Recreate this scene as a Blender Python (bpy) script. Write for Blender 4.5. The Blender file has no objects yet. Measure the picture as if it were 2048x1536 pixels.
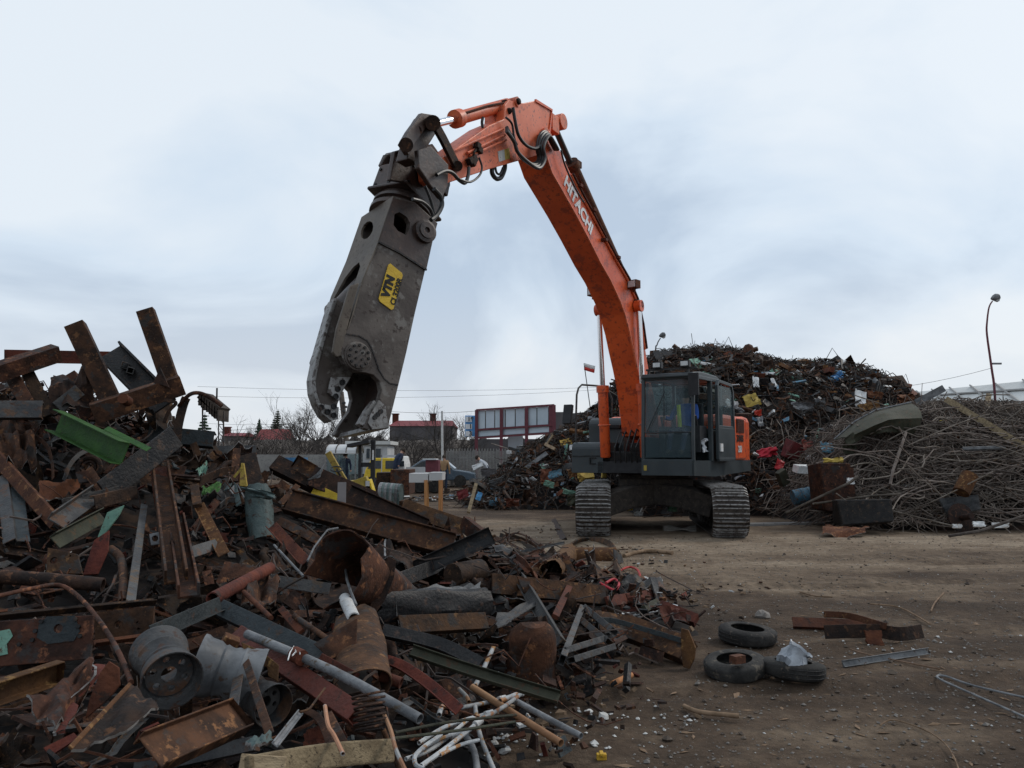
import bpy, bmesh, math, random
import numpy as np
from mathutils import Vector, Matrix, noise
from mathutils.geometry import tessellate_polygon
R = math.radians
random.seed(7)
sc = bpy.context.scene
COL = sc.collection

# ------------------------------------------------------------------ camera
F = 1600.0; CAMH = 1.5; PITCH = math.atan(147 / F)
cd = bpy.data.cameras.new('camera'); cam = bpy.data.objects.new('camera', cd); COL.objects.link(cam)
cd.sensor_width = 36; cd.lens = 36 * F / 2048; cd.clip_end = 3000; cd.clip_start = .05
cam.location = (0, 0, CAMH); cam.rotation_euler = (math.pi / 2 + PITCH, 0, 0)
sc.camera = cam

# ------------------------------------------------------------------ sky and sun
SUN_EL, SUN_AZ = R(42), R(62)          # azimuth from +Y towards +X
w = bpy.data.worlds.new('World'); sc.world = w; w.use_nodes = True
nt = w.node_tree; N = nt.nodes; L = nt.links; N.clear()
def nd(tree, t, **kw):
    n = tree.nodes.new(t)
    for k, v in kw.items():
        if k.startswith('i_'):
            k = k[2:]; k = int(k) if k.isdigit() else k
            n.inputs[k].default_value = v
        else: setattr(n, k, v)
    return n
out = nd(nt, 'ShaderNodeOutputWorld'); bg = nd(nt, 'ShaderNodeBackground', i_Strength=.1)
sky = nd(nt, 'ShaderNodeTexSky', sky_type='NISHITA', sun_disc=False, sun_elevation=SUN_EL, sun_rotation=SUN_AZ, dust_density=3.0)
tc = nd(nt, 'ShaderNodeTexCoord')
sep = nd(nt, 'ShaderNodeSeparateXYZ'); L.new(tc.outputs['Generated'], sep.inputs[0])
# project the view direction on a high flat cloud layer so that clouds stretch towards the horizon
ab = nd(nt, 'ShaderNodeMath', operation='ABSOLUTE'); L.new(sep.outputs[2], ab.inputs[0])
ad = nd(nt, 'ShaderNodeMath', operation='ADD', i_1=.42); L.new(ab.outputs[0], ad.inputs[0])
dx = nd(nt, 'ShaderNodeMath', operation='DIVIDE'); L.new(sep.outputs[0], dx.inputs[0]); L.new(ad.outputs[0], dx.inputs[1])
dy = nd(nt, 'ShaderNodeMath', operation='DIVIDE'); L.new(sep.outputs[1], dy.inputs[0]); L.new(ad.outputs[0], dy.inputs[1])
cb = nd(nt, 'ShaderNodeCombineXYZ', i_2=3.1); L.new(dx.outputs[0], cb.inputs[0]); L.new(dy.outputs[0], cb.inputs[1])
n1 = nd(nt, 'ShaderNodeTexNoise', i_Scale=1.55, i_Detail=6.0, i_Roughness=.52, i_Distortion=.45); L.new(cb.outputs[0], n1.inputs['Vector'])
rp = nd(nt, 'ShaderNodeValToRGB'); L.new(n1.outputs['Fac'], rp.inputs[0])
e = rp.color_ramp.elements
e[0].position = .37; e[0].color = (.52, .63, .77, 1)
e[1].position = .60; e[1].color = (.83, .905, .98, 1)
x = rp.color_ramp.elements.new(.49); x.color = (.70, .81, .93, 1)
# brighter band low on the horizon
hz = nd(nt, 'ShaderNodeMapRange', i_1=.0, i_2=.22, i_3=1.0, i_4=0.0); L.new(ab.outputs[0], hz.inputs[0])
n2 = nd(nt, 'ShaderNodeTexNoise', i_Scale=1.5, i_Detail=3.0); L.new(tc.outputs['Generated'], n2.inputs['Vector'])
hm = nd(nt, 'ShaderNodeMath', operation='MULTIPLY'); L.new(hz.outputs[0], hm.inputs[0]); L.new(n2.outputs['Fac'], hm.inputs[1])
mh = nd(nt, 'ShaderNodeMixRGB'); L.new(hm.outputs[0], mh.inputs[0]); L.new(rp.outputs[0], mh.inputs[1]); mh.inputs[2].default_value = (.88, .85, .82, 1)
sc10 = nd(nt, 'ShaderNodeMixRGB', blend_type='MULTIPLY', i_0=1.0); L.new(mh.outputs[0], sc10.inputs[1]); sc10.inputs[2].default_value = (10, 10, 10, 1)
mx = nd(nt, 'ShaderNodeMixRGB', i_0=.93); L.new(sky.outputs[0], mx.inputs[1]); L.new(sc10.outputs[0], mx.inputs[2])
L.new(mx.outputs[0], bg.inputs[0]); L.new(bg.outputs[0], out.inputs[0])
sd = bpy.data.lights.new('sun', 'SUN'); so = bpy.data.objects.new('sun', sd); COL.objects.link(so)
sd.energy = 1.35; sd.angle = R(14); sd.color = (1, .93, .84)
so.location = (30, 10, 40)
sdir = Vector((math.sin(SUN_AZ) * math.cos(SUN_EL), math.cos(SUN_AZ) * math.cos(SUN_EL), math.sin(SUN_EL)))
so.rotation_euler = (-sdir).to_track_quat('-Z', 'Y').to_euler()
sc.view_settings.view_transform = 'Standard'; sc.view_settings.look = 'None'
sc.view_settings.exposure = 0; sc.view_settings.gamma = 1
sc.cycles.max_bounces = 6; sc.cycles.use_denoising = True

# ------------------------------------------------------------------ pixels of the 2048x1536 photograph -> points in the yard
CAMP = Vector((0, 0, CAMH))
def ray(px, py):
    cx = (px - 1024) / F; cy = (768 - py) / F
    return Vector((cx, math.cos(PITCH) - cy * math.sin(PITCH), math.sin(PITCH) + cy * math.cos(PITCH)))
def W(px, py, d):
    r = ray(px, py); return CAMP + r * (d / r.y)
def PL(px, py, o, n):
    r = ray(px, py); return CAMP + r * ((o - CAMP).dot(n) / r.dot(n))
def G(px, py, z=0.0):
    r = ray(px, py); return CAMP + r * ((z - CAMH) / r.z)

# ------------------------------------------------------------------ ground and heaps as one height function
PX = np.array([-9, -5, -4, -3, -2, -1, 0, 1, 2.0, 3])
PY = np.array([0.5, 2.0, 3.5, 5, 6.5, 8, 9.5, 11, 12.5])
PZ = np.array([[.25, .25, .25, .25, .25, .15, 0, 0, 0, 0],
               [.3, .3, .3, .3, .3, .2, 0, 0, 0, 0],
               [.5, .5, .5, .45, .4, .3, .02, 0, 0, 0],
               [.9, .9, .85, .75, .6, .45, .2, 0, 0, 0],
               [1.5, 1.5, 1.35, 1.05, .75, .6, .42, .12, 0, 0],
               [2.3, 2.2, 2.0, 1.5, 1.05, .75, .58, .35, .0, 0],
               [2.2, 2.0, 1.7, 1.1, .6, .4, .25, .05, 0, 0],
               [.9, .8, .5, .3, .1, 0, 0, 0, 0, 0],
               [0, 0, 0, 0, 0, 0, 0, 0, 0, 0]], float)
BX = np.array([-2.5, -1.5, -.5, .5, 1.2, 2, 3, 4, 5, 7, 8.3, 9.4, 11, 12.2, 13, 14.5, 17, 24, 30])
BZ = np.array([0, .1, .8, 1.75, 2.0, 2.4, 3.1, 4.3, 4.95, 5.2, 4.9, 4.6, 4.7, 4.4, 3.6, 2.4, 1.6, 1.2, 0])
CX = np.array([6.4, 7.3, 8.4, 9.7, 11, 12.8, 15, 18, 22])
CZ = np.array([0, .85, 2.05, 2.5, 2.72, 2.6, 2.3, 1.5, 0])
def ss(x): x = np.clip(x, 0, 1); return x * x * (3 - 2 * x)
def H(x, y):
    x = np.asarray(x, float); y = np.asarray(y, float)
    xi = np.interp(x, PX, np.arange(len(PX))); yi = np.interp(y, PY, np.arange(len(PY)))
    a = np.clip(xi.astype(int), 0, len(PX) - 2); b = np.clip(yi.astype(int), 0, len(PY) - 2)
    fx = xi - a; fy = yi - b
    h1 = (PZ[b, a] * (1 - fx) + PZ[b, a + 1] * fx) * (1 - fy) + (PZ[b + 1, a] * (1 - fx) + PZ[b + 1, a + 1] * fx) * fy
    h1 = np.where(x < -9, h1 * np.clip((x + 13) / 4, 0, 1), h1)
    base = np.where(x < 3.2, 23.0, 20.6)
    t = np.clip((y - base) / (28.0 - base), 0, 1); prof = np.sin(t * math.pi / 2) ** .9
    prof = np.where(y > 31, prof * np.clip((38 - y) / 7, 0, 1), prof)
    h2 = np.interp(x, BX, BZ, left=0, right=0) * prof
    t = np.clip((y - 16.5) / 3.6, 0, 1); prof = np.sin(t * math.pi / 2)
    prof = np.where(y > 22, prof * np.clip((25 - y) / 3, 0, 1), prof)
    h3 = np.interp(x, CX, CZ, left=0, right=0) * prof
    return np.maximum(np.maximum(h1, h2), h3)
YS = np.concatenate([np.arange(1.6, 14, .02), np.arange(14, 40, .04)])
def S(px, py, lift=0.0):
    r = ray(px, py) / ray(px, py).y
    z = CAMH + r.z * YS; h = H(r.x * YS, YS)
    k = np.argmax(z < h)
    if (z < h).any(): y = YS[k]
    else:
        gap = np.where((YS > 16) if px > 940 else (YS < 9) & (YS > 6), z - h, 99); y = YS[np.argmin(gap)]
    return CAMP + r * max(y - lift, 1.2)

# ------------------------------------------------------------------ mesh building
class MB:
    def __init__(s): s.v = []; s.f = []; s.m = []
    def add(s, vs, fs, m=0):
        b = len(s.v); s.v += [Vector(q) for q in vs]; s.f += [tuple(b + i for i in f) for f in fs]; s.m += [m] * len(fs); return s
    def box(s, c, d, M=None, m=0, taper=None):
        c = Vector(c); x, y, z = [q / 2 for q in d]; vs = []
        for i, (a, b, e_) in enumerate([(-1, -1, -1), (1, -1, -1), (1, 1, -1), (-1, 1, -1), (-1, -1, 1), (1, -1, 1), (1, 1, 1), (-1, 1, 1)]):
            k = taper if (taper and e_ > 0) else 1
            p = Vector((a * x * k, b * y * k, e_ * z))
            vs.append(c + (M @ p if M else p))
        return s.add(vs, [(0, 3, 2, 1), (4, 5, 6, 7), (0, 1, 5, 4), (1, 2, 6, 5), (2, 3, 7, 6), (3, 0, 4, 7)], m)
    def hexa(s, lo, hi, m=0):      # two rings of equal length
        n = len(lo); vs = list(lo) + list(hi)
        fs = [tuple(range(n))[::-1], tuple(range(n, 2 * n))] + [(i, (i + 1) % n, n + (i + 1) % n, n + i) for i in range(n)]
        return s.add(vs, fs, m)
    def sweep(s, pts, prof, nrm, inner=None, m=0, tw=0, sc_=None, closed=False, cap=True):
        pts = [Vector(p) for p in pts]; n = len(pts); k = len(prof); rings = []; rin = []
        for i, p in enumerate(pts):
            if closed: t = pts[(i + 1) % n] - pts[i - 1]
            else: t = pts[min(i + 1, n - 1)] - pts[max(i - 1, 0)]
            t.normalize(); nn = Vector(nrm[i]) if isinstance(nrm, list) else Vector(nrm)
            nn = nn - t * nn.dot(t)
            if nn.length < 1e-4: nn = t.orthogonal()
            nn.normalize(); sd_ = t.cross(nn)
            if tw: q = Matrix.Rotation(tw * i / max(n - 1, 1), 3, t); nn = q @ nn; sd_ = q @ sd_
            f_ = sc_[i] if sc_ else 1
            rings.append([p + sd_ * u * f_ + nn * v * f_ for u, v in prof])
            if inner: rin.append([p + sd_ * u * f_ + nn * v * f_ for u, v in inner])
        vs = [q for r_ in rings for q in r_]; fs = []
        nr = n if closed else n - 1
        for i in range(nr):
            a = i * k; b = ((i + 1) % n) * k
            fs += [(a + j, a + (j + 1) % k, b + (j + 1) % k, b + j) for j in range(k)]
        if inner:
            o = len(vs); vs += [q for r_ in rin for q in r_]
            for i in range(nr):
                a = o + i * k; b = o + ((i + 1) % n) * k
                fs += [(a + (j + 1) % k, a + j, b + j, b + (j + 1) % k) for j in range(k)]
            for st in ((0, o), ((n - 1) * k, o + (n - 1) * k)):
                fs += [(st[0] + j, st[1] + j, st[1] + (j + 1) % k, st[0] + (j + 1) % k) for j in range(k)]
        elif not closed and cap:
            fs += [tuple(range(k))[::-1], tuple((n - 1) * k + j for j in range(k))]
        return s.add(vs, fs, m)
    def tube(s, pts, r, k=8, m=0, hollow=0, closed=False):
        pts = [Vector(p) for p in pts]
        c = [(math.cos(2 * math.pi * j / k), math.sin(2 * math.pi * j / k)) for j in range(k)]
        rs = r if isinstance(r, list) else [r] * len(pts)
        # parallel transport
        t0 = (pts[1] - pts[0]).normalized(); nn = t0.orthogonal().normalized(); ns = []
        for i in range(len(pts)):
            t = (pts[min(i + 1, len(pts) - 1)] - pts[max(i - 1, 0)])
            t = t.normalized() if t.length > 1e-9 else t0
            nn = nn - t * nn.dot(t); nn = nn.normalized() if nn.length > 1e-6 else t.orthogonal().normalized(); ns.append(nn.copy())
        return s.sweep(pts, c, ns, inner=[(a * hollow, b * hollow) for a, b in c] if hollow else None, m=m, sc_=rs, closed=closed)
    def cyl(s, a, b, r, k=16, m=0, hollow=0): return s.tube([a, b], r, k, m, hollow)
    def lathe(s, o, ax, prof, k=24, m=0, caps=True):    # prof (radius, height)
        o = Vector(o); ax = Vector(ax).normalized(); u = ax.orthogonal().normalized(); v = ax.cross(u)
        vs = [o + ax * h + (u * math.cos(2 * math.pi * j / k) + v * math.sin(2 * math.pi * j / k)) * r for r, h in prof for j in range(k)]
        fs = [(i * k + j, i * k + (j + 1) % k, (i + 1) * k + (j + 1) % k, (i + 1) * k + j) for i in range(len(prof) - 1) for j in range(k)]
        if caps and prof[0][0] > 1e-4: fs.append(tuple(range(k))[::-1])
        if caps and prof[-1][0] > 1e-4: fs.append(tuple((len(prof) - 1) * k + j for j in range(k)))
        return s.add(vs, fs, m)
    def torus(s, o, ax, Rr, r, k=28, q=10, m=0, sq=1, hollow=False):
        o = Vector(o); ax = Vector(ax).normalized(); u = ax.orthogonal().normalized(); v = ax.cross(u)
        vs = []; fs = []
        for i in range(k):
            a = 2 * math.pi * i / k; d = u * math.cos(a) + v * math.sin(a)
            for j in range(q):
                b = 2 * math.pi * j / q; vs.append(o + d * (Rr + r * math.cos(b)) + ax * r * sq * math.sin(b))
        fs = [(i * q + j, i * q + (j + 1) % q, ((i + 1) % k) * q + (j + 1) % q, ((i + 1) % k) * q + j) for i in range(k) for j in range(q)]
        return s.add(vs, fs, m)
    def prism(s, poly, vec, holes=(), m=0, sm=None):   # poly: 3D loop; vec: extrusion
        vec = Vector(vec); loops = [[Vector(p) for p in poly]] + [[Vector(p) for p in h] for h in holes]
        flat = [p for l in loops for p in l]; n = len(flat)
        tris = tessellate_polygon(loops)
        if not tris: tris = [(0, i, i + 1) for i in range(1, len(poly) - 1)]
        fs = [tuple(t) for t in tris] + [tuple(n + i for i in reversed(t)) for t in tris]
        s.add(flat + [p + vec for p in flat], fs, m)
        b = len(s.v) - 2 * n; o = 0
        for l in loops:
            k = len(l)
            s.f += [(b + o + i, b + o + (i + 1) % k, b + n + o + (i + 1) % k, b + n + o + i) for i in range(k)]
            s.m += [m if sm is None else sm] * k; o += k
        return s
    def sheet(s, q, nx=8, ny=8, amp=.03, th=.008, seed=0, m=0, fr=3.0, curl=0, rag=0, em=None):   # crumpled sheet over a quad of 3D corners
        a, b, c, d = [Vector(p) for p in q]; nrm = (b - a).cross(d - a)
        if nrm.length < 1e-9: nrm = Vector((0, -1, 0))
        nrm.normalize(); vs = []
        L_ = max((b - a).length, (d - a).length)
        for j in range(ny + 1):
            for i in range(nx + 1):
                u = i / nx; v = j / ny
                if rag and (i in (0, nx) or j in (0, ny)):
                    rr = random.Random(seed * 77 + i * 31 + j); u = min(max(u, .0), 1) + rr.uniform(-rag, rag) * .5; v += rr.uniform(-rag, rag) * .5
                p = (a * (1 - u) + b * u) * (1 - v) + (d * (1 - u) + c * u) * v
                f_ = noise.noise(Vector((u * fr, v * fr, seed * 3.7))) + .5 * noise.noise(Vector((u * fr * 2.3, v * fr * 2.3, seed * 1.7)))
                vs.append(p + nrm * (amp * f_ * 1.6 + curl * L_ * (4 * (u - .5) ** 2)))
        k = nx + 1; n = len(vs)
        top = [(j * k + i, j * k + i + 1, (j + 1) * k + i + 1, (j + 1) * k + i) for j in range(ny) for i in range(nx)]
        bot = [tuple(n + q_ for q_ in reversed(f)) for f in top]
        ed = [i for i in range(k)] + [j * k + nx for j in range(1, ny + 1)] + [ny * k + i for i in range(nx - 1, -1, -1)] + [j * k for j in range(ny - 1, 0, -1)]
        side = [(ed[i], ed[(i + 1) % len(ed)], n + ed[(i + 1) % len(ed)], n + ed[i]) for i in range(len(ed))]
        s.add(vs + [p - nrm * th for p in vs], top + bot, m); s.f += [tuple(len(s.v) - 2 * n + q for q in f) for f in side]; s.m += [m if em is None else em] * len(side); return s
    def build(s, name, mats, parent=None, smooth=False, bevel=0, world=False, base=None):
        if not isinstance(mats, (list, tuple)): mats = [mats]
        vs = s.v
        if base is None and not world:
            lo = [min(p[i] for p in vs) for i in range(3)]; hi = [max(p[i] for p in vs) for i in range(3)]
            base = Vector(((lo[0] + hi[0]) / 2, (lo[1] + hi[1]) / 2, lo[2]))
        o = Vector(base) if base is not None else Vector((0, 0, 0))
        me = bpy.data.meshes.new(name); me.from_pydata([p - o for p in vs], [], s.f)
        for mt in mats: me.materials.append(mt)
        if len(mats) > 1: me.polygons.foreach_set('material_index', s.m)
        bm = bmesh.new(); bm.from_mesh(me); bmesh.ops.recalc_face_normals(bm, faces=bm.faces); bm.to_mesh(me); bm.free()
        if smooth:
            me.polygons.foreach_set('use_smooth', [True] * len(me.polygons)); me.set_sharp_from_angle(angle=R(38))
        ob = bpy.data.objects.new(name, me); COL.objects.link(ob); ob.location = o
        if parent: ob.parent = parent; ob.location = o - parent.location
        if bevel:
            md = ob.modifiers.new('bevel', 'BEVEL'); md.width = bevel; md.segments = 2; md.limit_method = 'ANGLE'; md.angle_limit = R(40)
        return ob
def tag(o, label=None, cat=None, group=None, kind=None):
    if label: o['label'] = label
    if cat: o['category'] = cat
    if group: o['group'] = group
    if kind: o['kind'] = kind
    return o
def empty(name, loc, label, cat, group=None):
    o = bpy.data.objects.new(name, None); COL.objects.link(o); o.location = loc; o.empty_display_size = .1
    return tag(o, label, cat, group)
def dup(root, loc=None, rot=None, sc_=None, label=None):
    r = root.copy(); COL.objects.link(r)
    if loc is not None: r.location = loc
    if rot is not None: r.rotation_euler = rot
    if sc_ is not None: r.scale = sc_ if hasattr(sc_, '__len__') else (sc_,) * 3
    if label: r['label'] = label
    for ch in list(root.children):
        c = ch.copy(); COL.objects.link(c); c.parent = r
        for g in list(ch.children):
            d = g.copy(); COL.objects.link(d); d.parent = c
    return r

# ------------------------------------------------------------------ materials
def mat(name, c1, c2=None, c3=None, scale=8, rough=.75, metal=0, bump=.35, spot=.60, vary=.3, stretch=None, detail=9, bscale=None, spread=.1, spots=17, c4=None, spec=.22):
    m = bpy.data.materials.new(name); m.use_nodes = True; t = m.node_tree; b = t.nodes['Principled BSDF']; K = t.links
    b.inputs['Roughness'].default_value = rough; b.inputs['Metallic'].default_value = metal; b.inputs['Specular IOR Level'].default_value = .5 if metal or rough < .5 else spec
    co = nd(t, 'ShaderNodeTexCoord'); oi = nd(t, 'ShaderNodeObjectInfo')
    mul = nd(t, 'ShaderNodeMath', operation='MULTIPLY', i_1=37.0); K.new(oi.outputs['Random'], mul.inputs[0])
    va = nd(t, 'ShaderNodeVectorMath', operation='ADD'); K.new(co.outputs['Object'], va.inputs[0]); K.new(mul.outputs[0], va.inputs[1])
    vec = va.outputs[0]
    if stretch:
        ms = nd(t, 'ShaderNodeVectorMath', operation='MULTIPLY'); ms.inputs[1].default_value = stretch; K.new(vec, ms.inputs[0]); vec = ms.outputs[0]
    no = nd(t, 'ShaderNodeTexNoise', i_Scale=scale, i_Detail=detail, i_Roughness=.62); K.new(vec, no.inputs['Vector'])
    r_ = nd(t, 'ShaderNodeValToRGB'); K.new(no.outputs['Fac'], r_.inputs[0]); e = r_.color_ramp.elements
    e[0].position = .5 - spread; e[0].color = (*c1, 1); e[1].position = .5 + spread; e[1].color = (*(c2 or c1), 1)
    col = r_.outputs[0]
    for cc, sc1, th in ((c3, spots, spot), (c4, spots * .33, spot - .02)):
        if cc:
            n3 = nd(t, 'ShaderNodeTexNoise', i_Scale=sc1, i_Detail=8.0, i_Roughness=.65); K.new(vec, n3.inputs['Vector'])
            r3 = nd(t, 'ShaderNodeMapRange', i_1=th - .03, i_2=th + .03); K.new(n3.outputs['Fac'], r3.inputs[0])
            mi = nd(t, 'ShaderNodeMixRGB'); K.new(r3.outputs[0], mi.inputs[0]); K.new(col, mi.inputs[1]); mi.inputs[2].default_value = (*cc, 1); col = mi.outputs[0]
    if vary:
        mr = nd(t, 'ShaderNodeMapRange', i_3=1 - vary, i_4=1 + vary); K.new(oi.outputs['Random'], mr.inputs[0])
        hs = nd(t, 'ShaderNodeHueSaturation'); K.new(col, hs.inputs['Color']); K.new(mr.outputs[0], hs.inputs['Value']); col = hs.outputs[0]
        m5 = nd(t, 'ShaderNodeMath', operation='MULTIPLY', i_1=7.31); K.new(oi.outputs['Random'], m5.inputs[0]); m6 = nd(t, 'ShaderNodeMath', operation='FRACT'); K.new(m5.outputs[0], m6.inputs[0])
        m7 = nd(t, 'ShaderNodeMapRange', i_3=.488, i_4=.512); K.new(m6.outputs[0], m7.inputs[0]); K.new(m7.outputs[0], hs.inputs['Hue'])
    K.new(col, b.inputs['Base Color'])
    if bump:
        nb = nd(t, 'ShaderNodeTexNoise', i_Scale=bscale or scale * 6, i_Detail=5.0); K.new(vec, nb.inputs['Vector'])
        bu = nd(t, 'ShaderNodeBump', i_Strength=bump, i_Distance=.02); K.new(nb.outputs['Fac'], bu.inputs['Height']); K.new(bu.outputs[0], b.inputs['Normal'])
    if not metal:
        rr = nd(t, 'ShaderNodeMapRange', i_3=max(rough - .15, .1), i_4=min(rough + .15, 1)); K.new(no.outputs['Fac'], rr.inputs[0]); K.new(rr.outputs[0], b.inputs['Roughness'])
    return m
M = {}
M['rust'] = mat('brown_rust', (.026, .0125, .0075), (.082, .036, .019), (.16, .072, .032), rough=.8, c4=(.04, .033, .03))
M['rustd'] = mat('dark_rust', (.011, .0065, .005), (.038, .020, .0125), (.09, .043, .022), rough=.75)
M['rustr'] = mat('red_rust', (.06, .018, .011), (.11, .034, .018), (.03, .016, .012), rough=.8)
M['rusto'] = mat('orange_rust', (.10, .042, .016), (.055, .025, .013), (.19, .1, .04), rough=.85, spot=.58)
M['steel'] = mat('grey_steel', (.035, .035, .036), (.066, .064, .062), (.05, .028, .018), rough=.55, c4=(.085, .05, .03))
M['black'] = mat('black_steel', (.010, .010, .011), (.024, .022, .021), (.055, .035, .025), rough=.5)
M['slate'] = mat('slate_paint', (.024, .03, .033), (.042, .049, .051), (.05, .03, .02), rough=.6)
M['green'] = mat('green_paint', (.022, .07, .016), (.036, .105, .022), (.035, .028, .018), rough=.6, spot=.62)
M['pale'] = mat('pale_green_paint', (.11, .21, .16), (.15, .27, .2), (.07, .045, .03), rough=.7)
M['teal'] = mat('teal_paint', (.055, .082, .082), (.09, .12, .117), (.05, .035, .025), rough=.6, spot=.6)
M['red'] = mat('red_paint', (.10, .022, .018), (.15, .03, .025), (.06, .025, .018), rough=.6)
M['redb'] = mat('bright_red_paint', (.42, .02, .02), (.3, .02, .02), (.12, .03, .02), rough=.5)
M['galv'] = mat('galvanised', (.10, .103, .107), (.19, .193, .197), (.08, .055, .038), rough=.5, spot=.63)
M['white'] = mat('white_paint', (.5, .5, .49), (.62, .62, .61), (.3, .2, .13), rough=.6, spot=.62, vary=.12)
M['rimg'] = mat('dull_rim_paint', (.07, .073, .077), (.14, .145, .15), (.06, .04, .03), rough=.5, bump=.08)
M['pipe'] = mat('peeling_pipe_paint', (.26, .27, .275), (.4, .41, .41), (.3, .15, .06), rough=.6, spot=.56, spots=14)
M['pipeo'] = mat('rusty_pipe_paint', (.24, .115, .06), (.36, .2, .11), (.3, .3, .29), rough=.7, scale=2, spot=.56, spots=5)
M['olive'] = mat('olive_steel', (.032, .034, .022), (.058, .058, .038), (.075, .045, .025), rough=.7)
M['wood'] = mat('weathered_wood', (.17, .12, .075), (.3, .22, .14), (.07, .05, .035), rough=.9, stretch=(1, 6, 6), scale=3)
M['woodo'] = mat('fresh_wood', (.33, .16, .06), (.44, .22, .09), rough=.85, stretch=(6, 6, 1), scale=3)
M['bark'] = mat('bark', (.06, .048, .04), (.12, .1, .085), rough=.95, scale=8)
M['twig'] = mat('twig', (.045, .038, .034), (.085, .075, .068), rough=.95, scale=8, bump=0)
M['rod'] = mat('rusty_rod', (.085, .067, .055), (.18, .15, .128), (.10, .06, .035), rough=.8, scale=3, bump=.1, vary=.45)
M['rodd'] = mat('dark_rod', (.03, .023, .02), (.09, .07, .058), (.1, .05, .03), rough=.8, scale=2, bump=.1, vary=.5)
M['yellow'] = mat('yellow_paint', (.5, .32, .03), (.6, .4, .04), (.12, .08, .03), rough=.5, spot=.64)
M['yeld'] = mat('faded_yellow_paint', (.33, .23, .05), (.42, .29, .07), (.2, .12, .05), rough=.7, spot=.6)
M['blue'] = mat('blue_paint', (.05, .17, .36), (.08, .24, .45), (.12, .08, .05), rough=.5)
M['blued'] = mat('faded_blue_paint', (.06, .14, .2), (.1, .2, .27), (.12, .06, .035), rough=.6, spot=.56)
M['rubber'] = mat('tyre_rubber', (.018, .017, .016), (.04, .037, .034), (.09, .075, .06), rough=.85, spot=.6)
M['bag'] = mat('grey_plastic', (.16, .175, .19), (.26, .28, .3), rough=.35, scale=6)
M['hose'] = mat('black_hose', (.012, .012, .013), (.02, .02, .02), rough=.45, bump=0)
M['redhose'] = mat('red_hose', (.28, .02, .02), (.35, .03, .03), rough=.5, bump=0)
M['orange'] = mat('orange_paint', (.7, .105, .022), (.58, .08, .018), (.3, .045, .018), rough=.4, bump=.06, vary=0, scale=1.5, spot=.6, spots=12, c4=(.36, .055, .022))
M['orangef'] = mat('pale_orange_paint', (.72, .155, .06), (.62, .12, .042), (.26, .06, .03), rough=.48, bump=.06, vary=0, scale=2, spot=.6, spots=14, c4=(.4, .085, .04))  # lighter orange for the arm, bucket cylinder and small fittings
M['graph'] = mat('graphite_paint', (.021, .029, .033), (.032, .041, .045), (.035, .035, .033), rough=.45, bump=.05, vary=0, scale=2)
M['shear'] = mat('worn_shear_steel', (.07, .056, .048), (.115, .096, .083), (.04, .028, .023), rough=.5, bump=.3, vary=0, scale=2.2, spot=.6, c4=(.16, .145, .13), spots=11)
M['sheart'] = mat('rusty_shear_steel', (.092, .074, .058), (.14, .114, .09), (.06, .042, .032), rough=.55, bump=.2, vary=0, scale=2.2)
M['sheard'] = mat('greasy_shear_steel', (.024, .0145, .0115), (.06, .034, .025), (.10, .05, .032), rough=.45, bump=.25, vary=0, scale=3, spot=.63)
M['shearb'] = mat('scraped_steel', (.14, .13, .12), (.26, .25, .24), (.06, .045, .038), rough=.45, bump=.3, vary=0, scale=6, spot=.55, spots=16)
M['chrome'] = mat('chrome_rod', (.7, .7, .72), rough=.12, metal=1, bump=0, vary=0)
M['shoe'] = mat('track_shoe_steel', (.03, .024, .02), (.065, .052, .043), (.11, .095, .08), rough=.6, bump=.3, scale=7, vary=.2)
M['mud'] = mat('muddy_frame_steel', (.035, .03, .027), (.06, .05, .043), (.09, .07, .055), rough=.85, bump=.3, vary=0)
M['plast'] = mat('black_plastic', (.02, .02, .022), (.03, .03, .032), rough=.5, bump=.05, vary=0)
M['seat'] = mat('seat_fabric', (.03, .035, .04), (.05, .055, .06), rough=.9, vary=0)
M['conc'] = mat('concrete', (.2, .19, .18), (.27, .26, .24), (.12, .115, .11), rough=.95, scale=1.2, vary=.1)
M['concd'] = mat('sooty_concrete', (.075, .07, .072), (.11, .1, .1), rough=.95, scale=.8, vary=0)
M['panel'] = mat('grey_panel', (.42, .48, .53), (.5, .55, .6), rough=.5, scale=.6, bump=0, vary=.05)
M['maroon'] = mat('maroon_paint', (.12, .035, .045), (.15, .045, .055), rough=.6, vary=0)
M['skyb'] = mat('sky_blue_paint', (.1, .3, .6), (.12, .34, .65), rough=.6, vary=0)
M['roofr'] = mat('red_roof', (.15, .03, .035), (.2, .04, .045), rough=.7, vary=.15)
M['wall'] = mat('pale_wall', (.42, .43, .43), (.5, .5, .5), rough=.8, scale=1, bump=0, vary=.05)
M['lightroof'] = mat('pale_sheet_roof', (.5, .5, .48), (.58, .58, .56), (.4, .39, .36), rough=.6, scale=.3, bump=0, vary=0)
M['lightroofd'] = mat('roof_rib', (.26, .25, .24), (.32, .31, .3), rough=.7, scale=.3, bump=0, vary=0)
M['needle'] = mat('needles', (.02, .035, .022), (.04, .06, .035), rough=.9, bump=0)
M['glassd'] = mat('dark_window', (.03, .04, .05), (.05, .06, .07), rough=.1, bump=0, vary=0)
M['lens'] = mat('lamp_lens', (.6, .62, .62), (.5, .52, .52), rough=.2, bump=0, vary=0)
M['pink'] = mat('pink_sheet', (.45, .24, .23), (.5, .3, .28), rough=.8)
M['skin'] = mat('skin', (.45, .26, .19), (.5, .3, .22), rough=.6, bump=0, vary=0)
M['tan'] = mat('tan_cloth', (.27, .17, .09), (.33, .21, .12), rough=.9, vary=0)
M['navy'] = mat('navy_cloth', (.02, .028, .05), (.03, .04, .07), rough=.9, vary=0)
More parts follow.
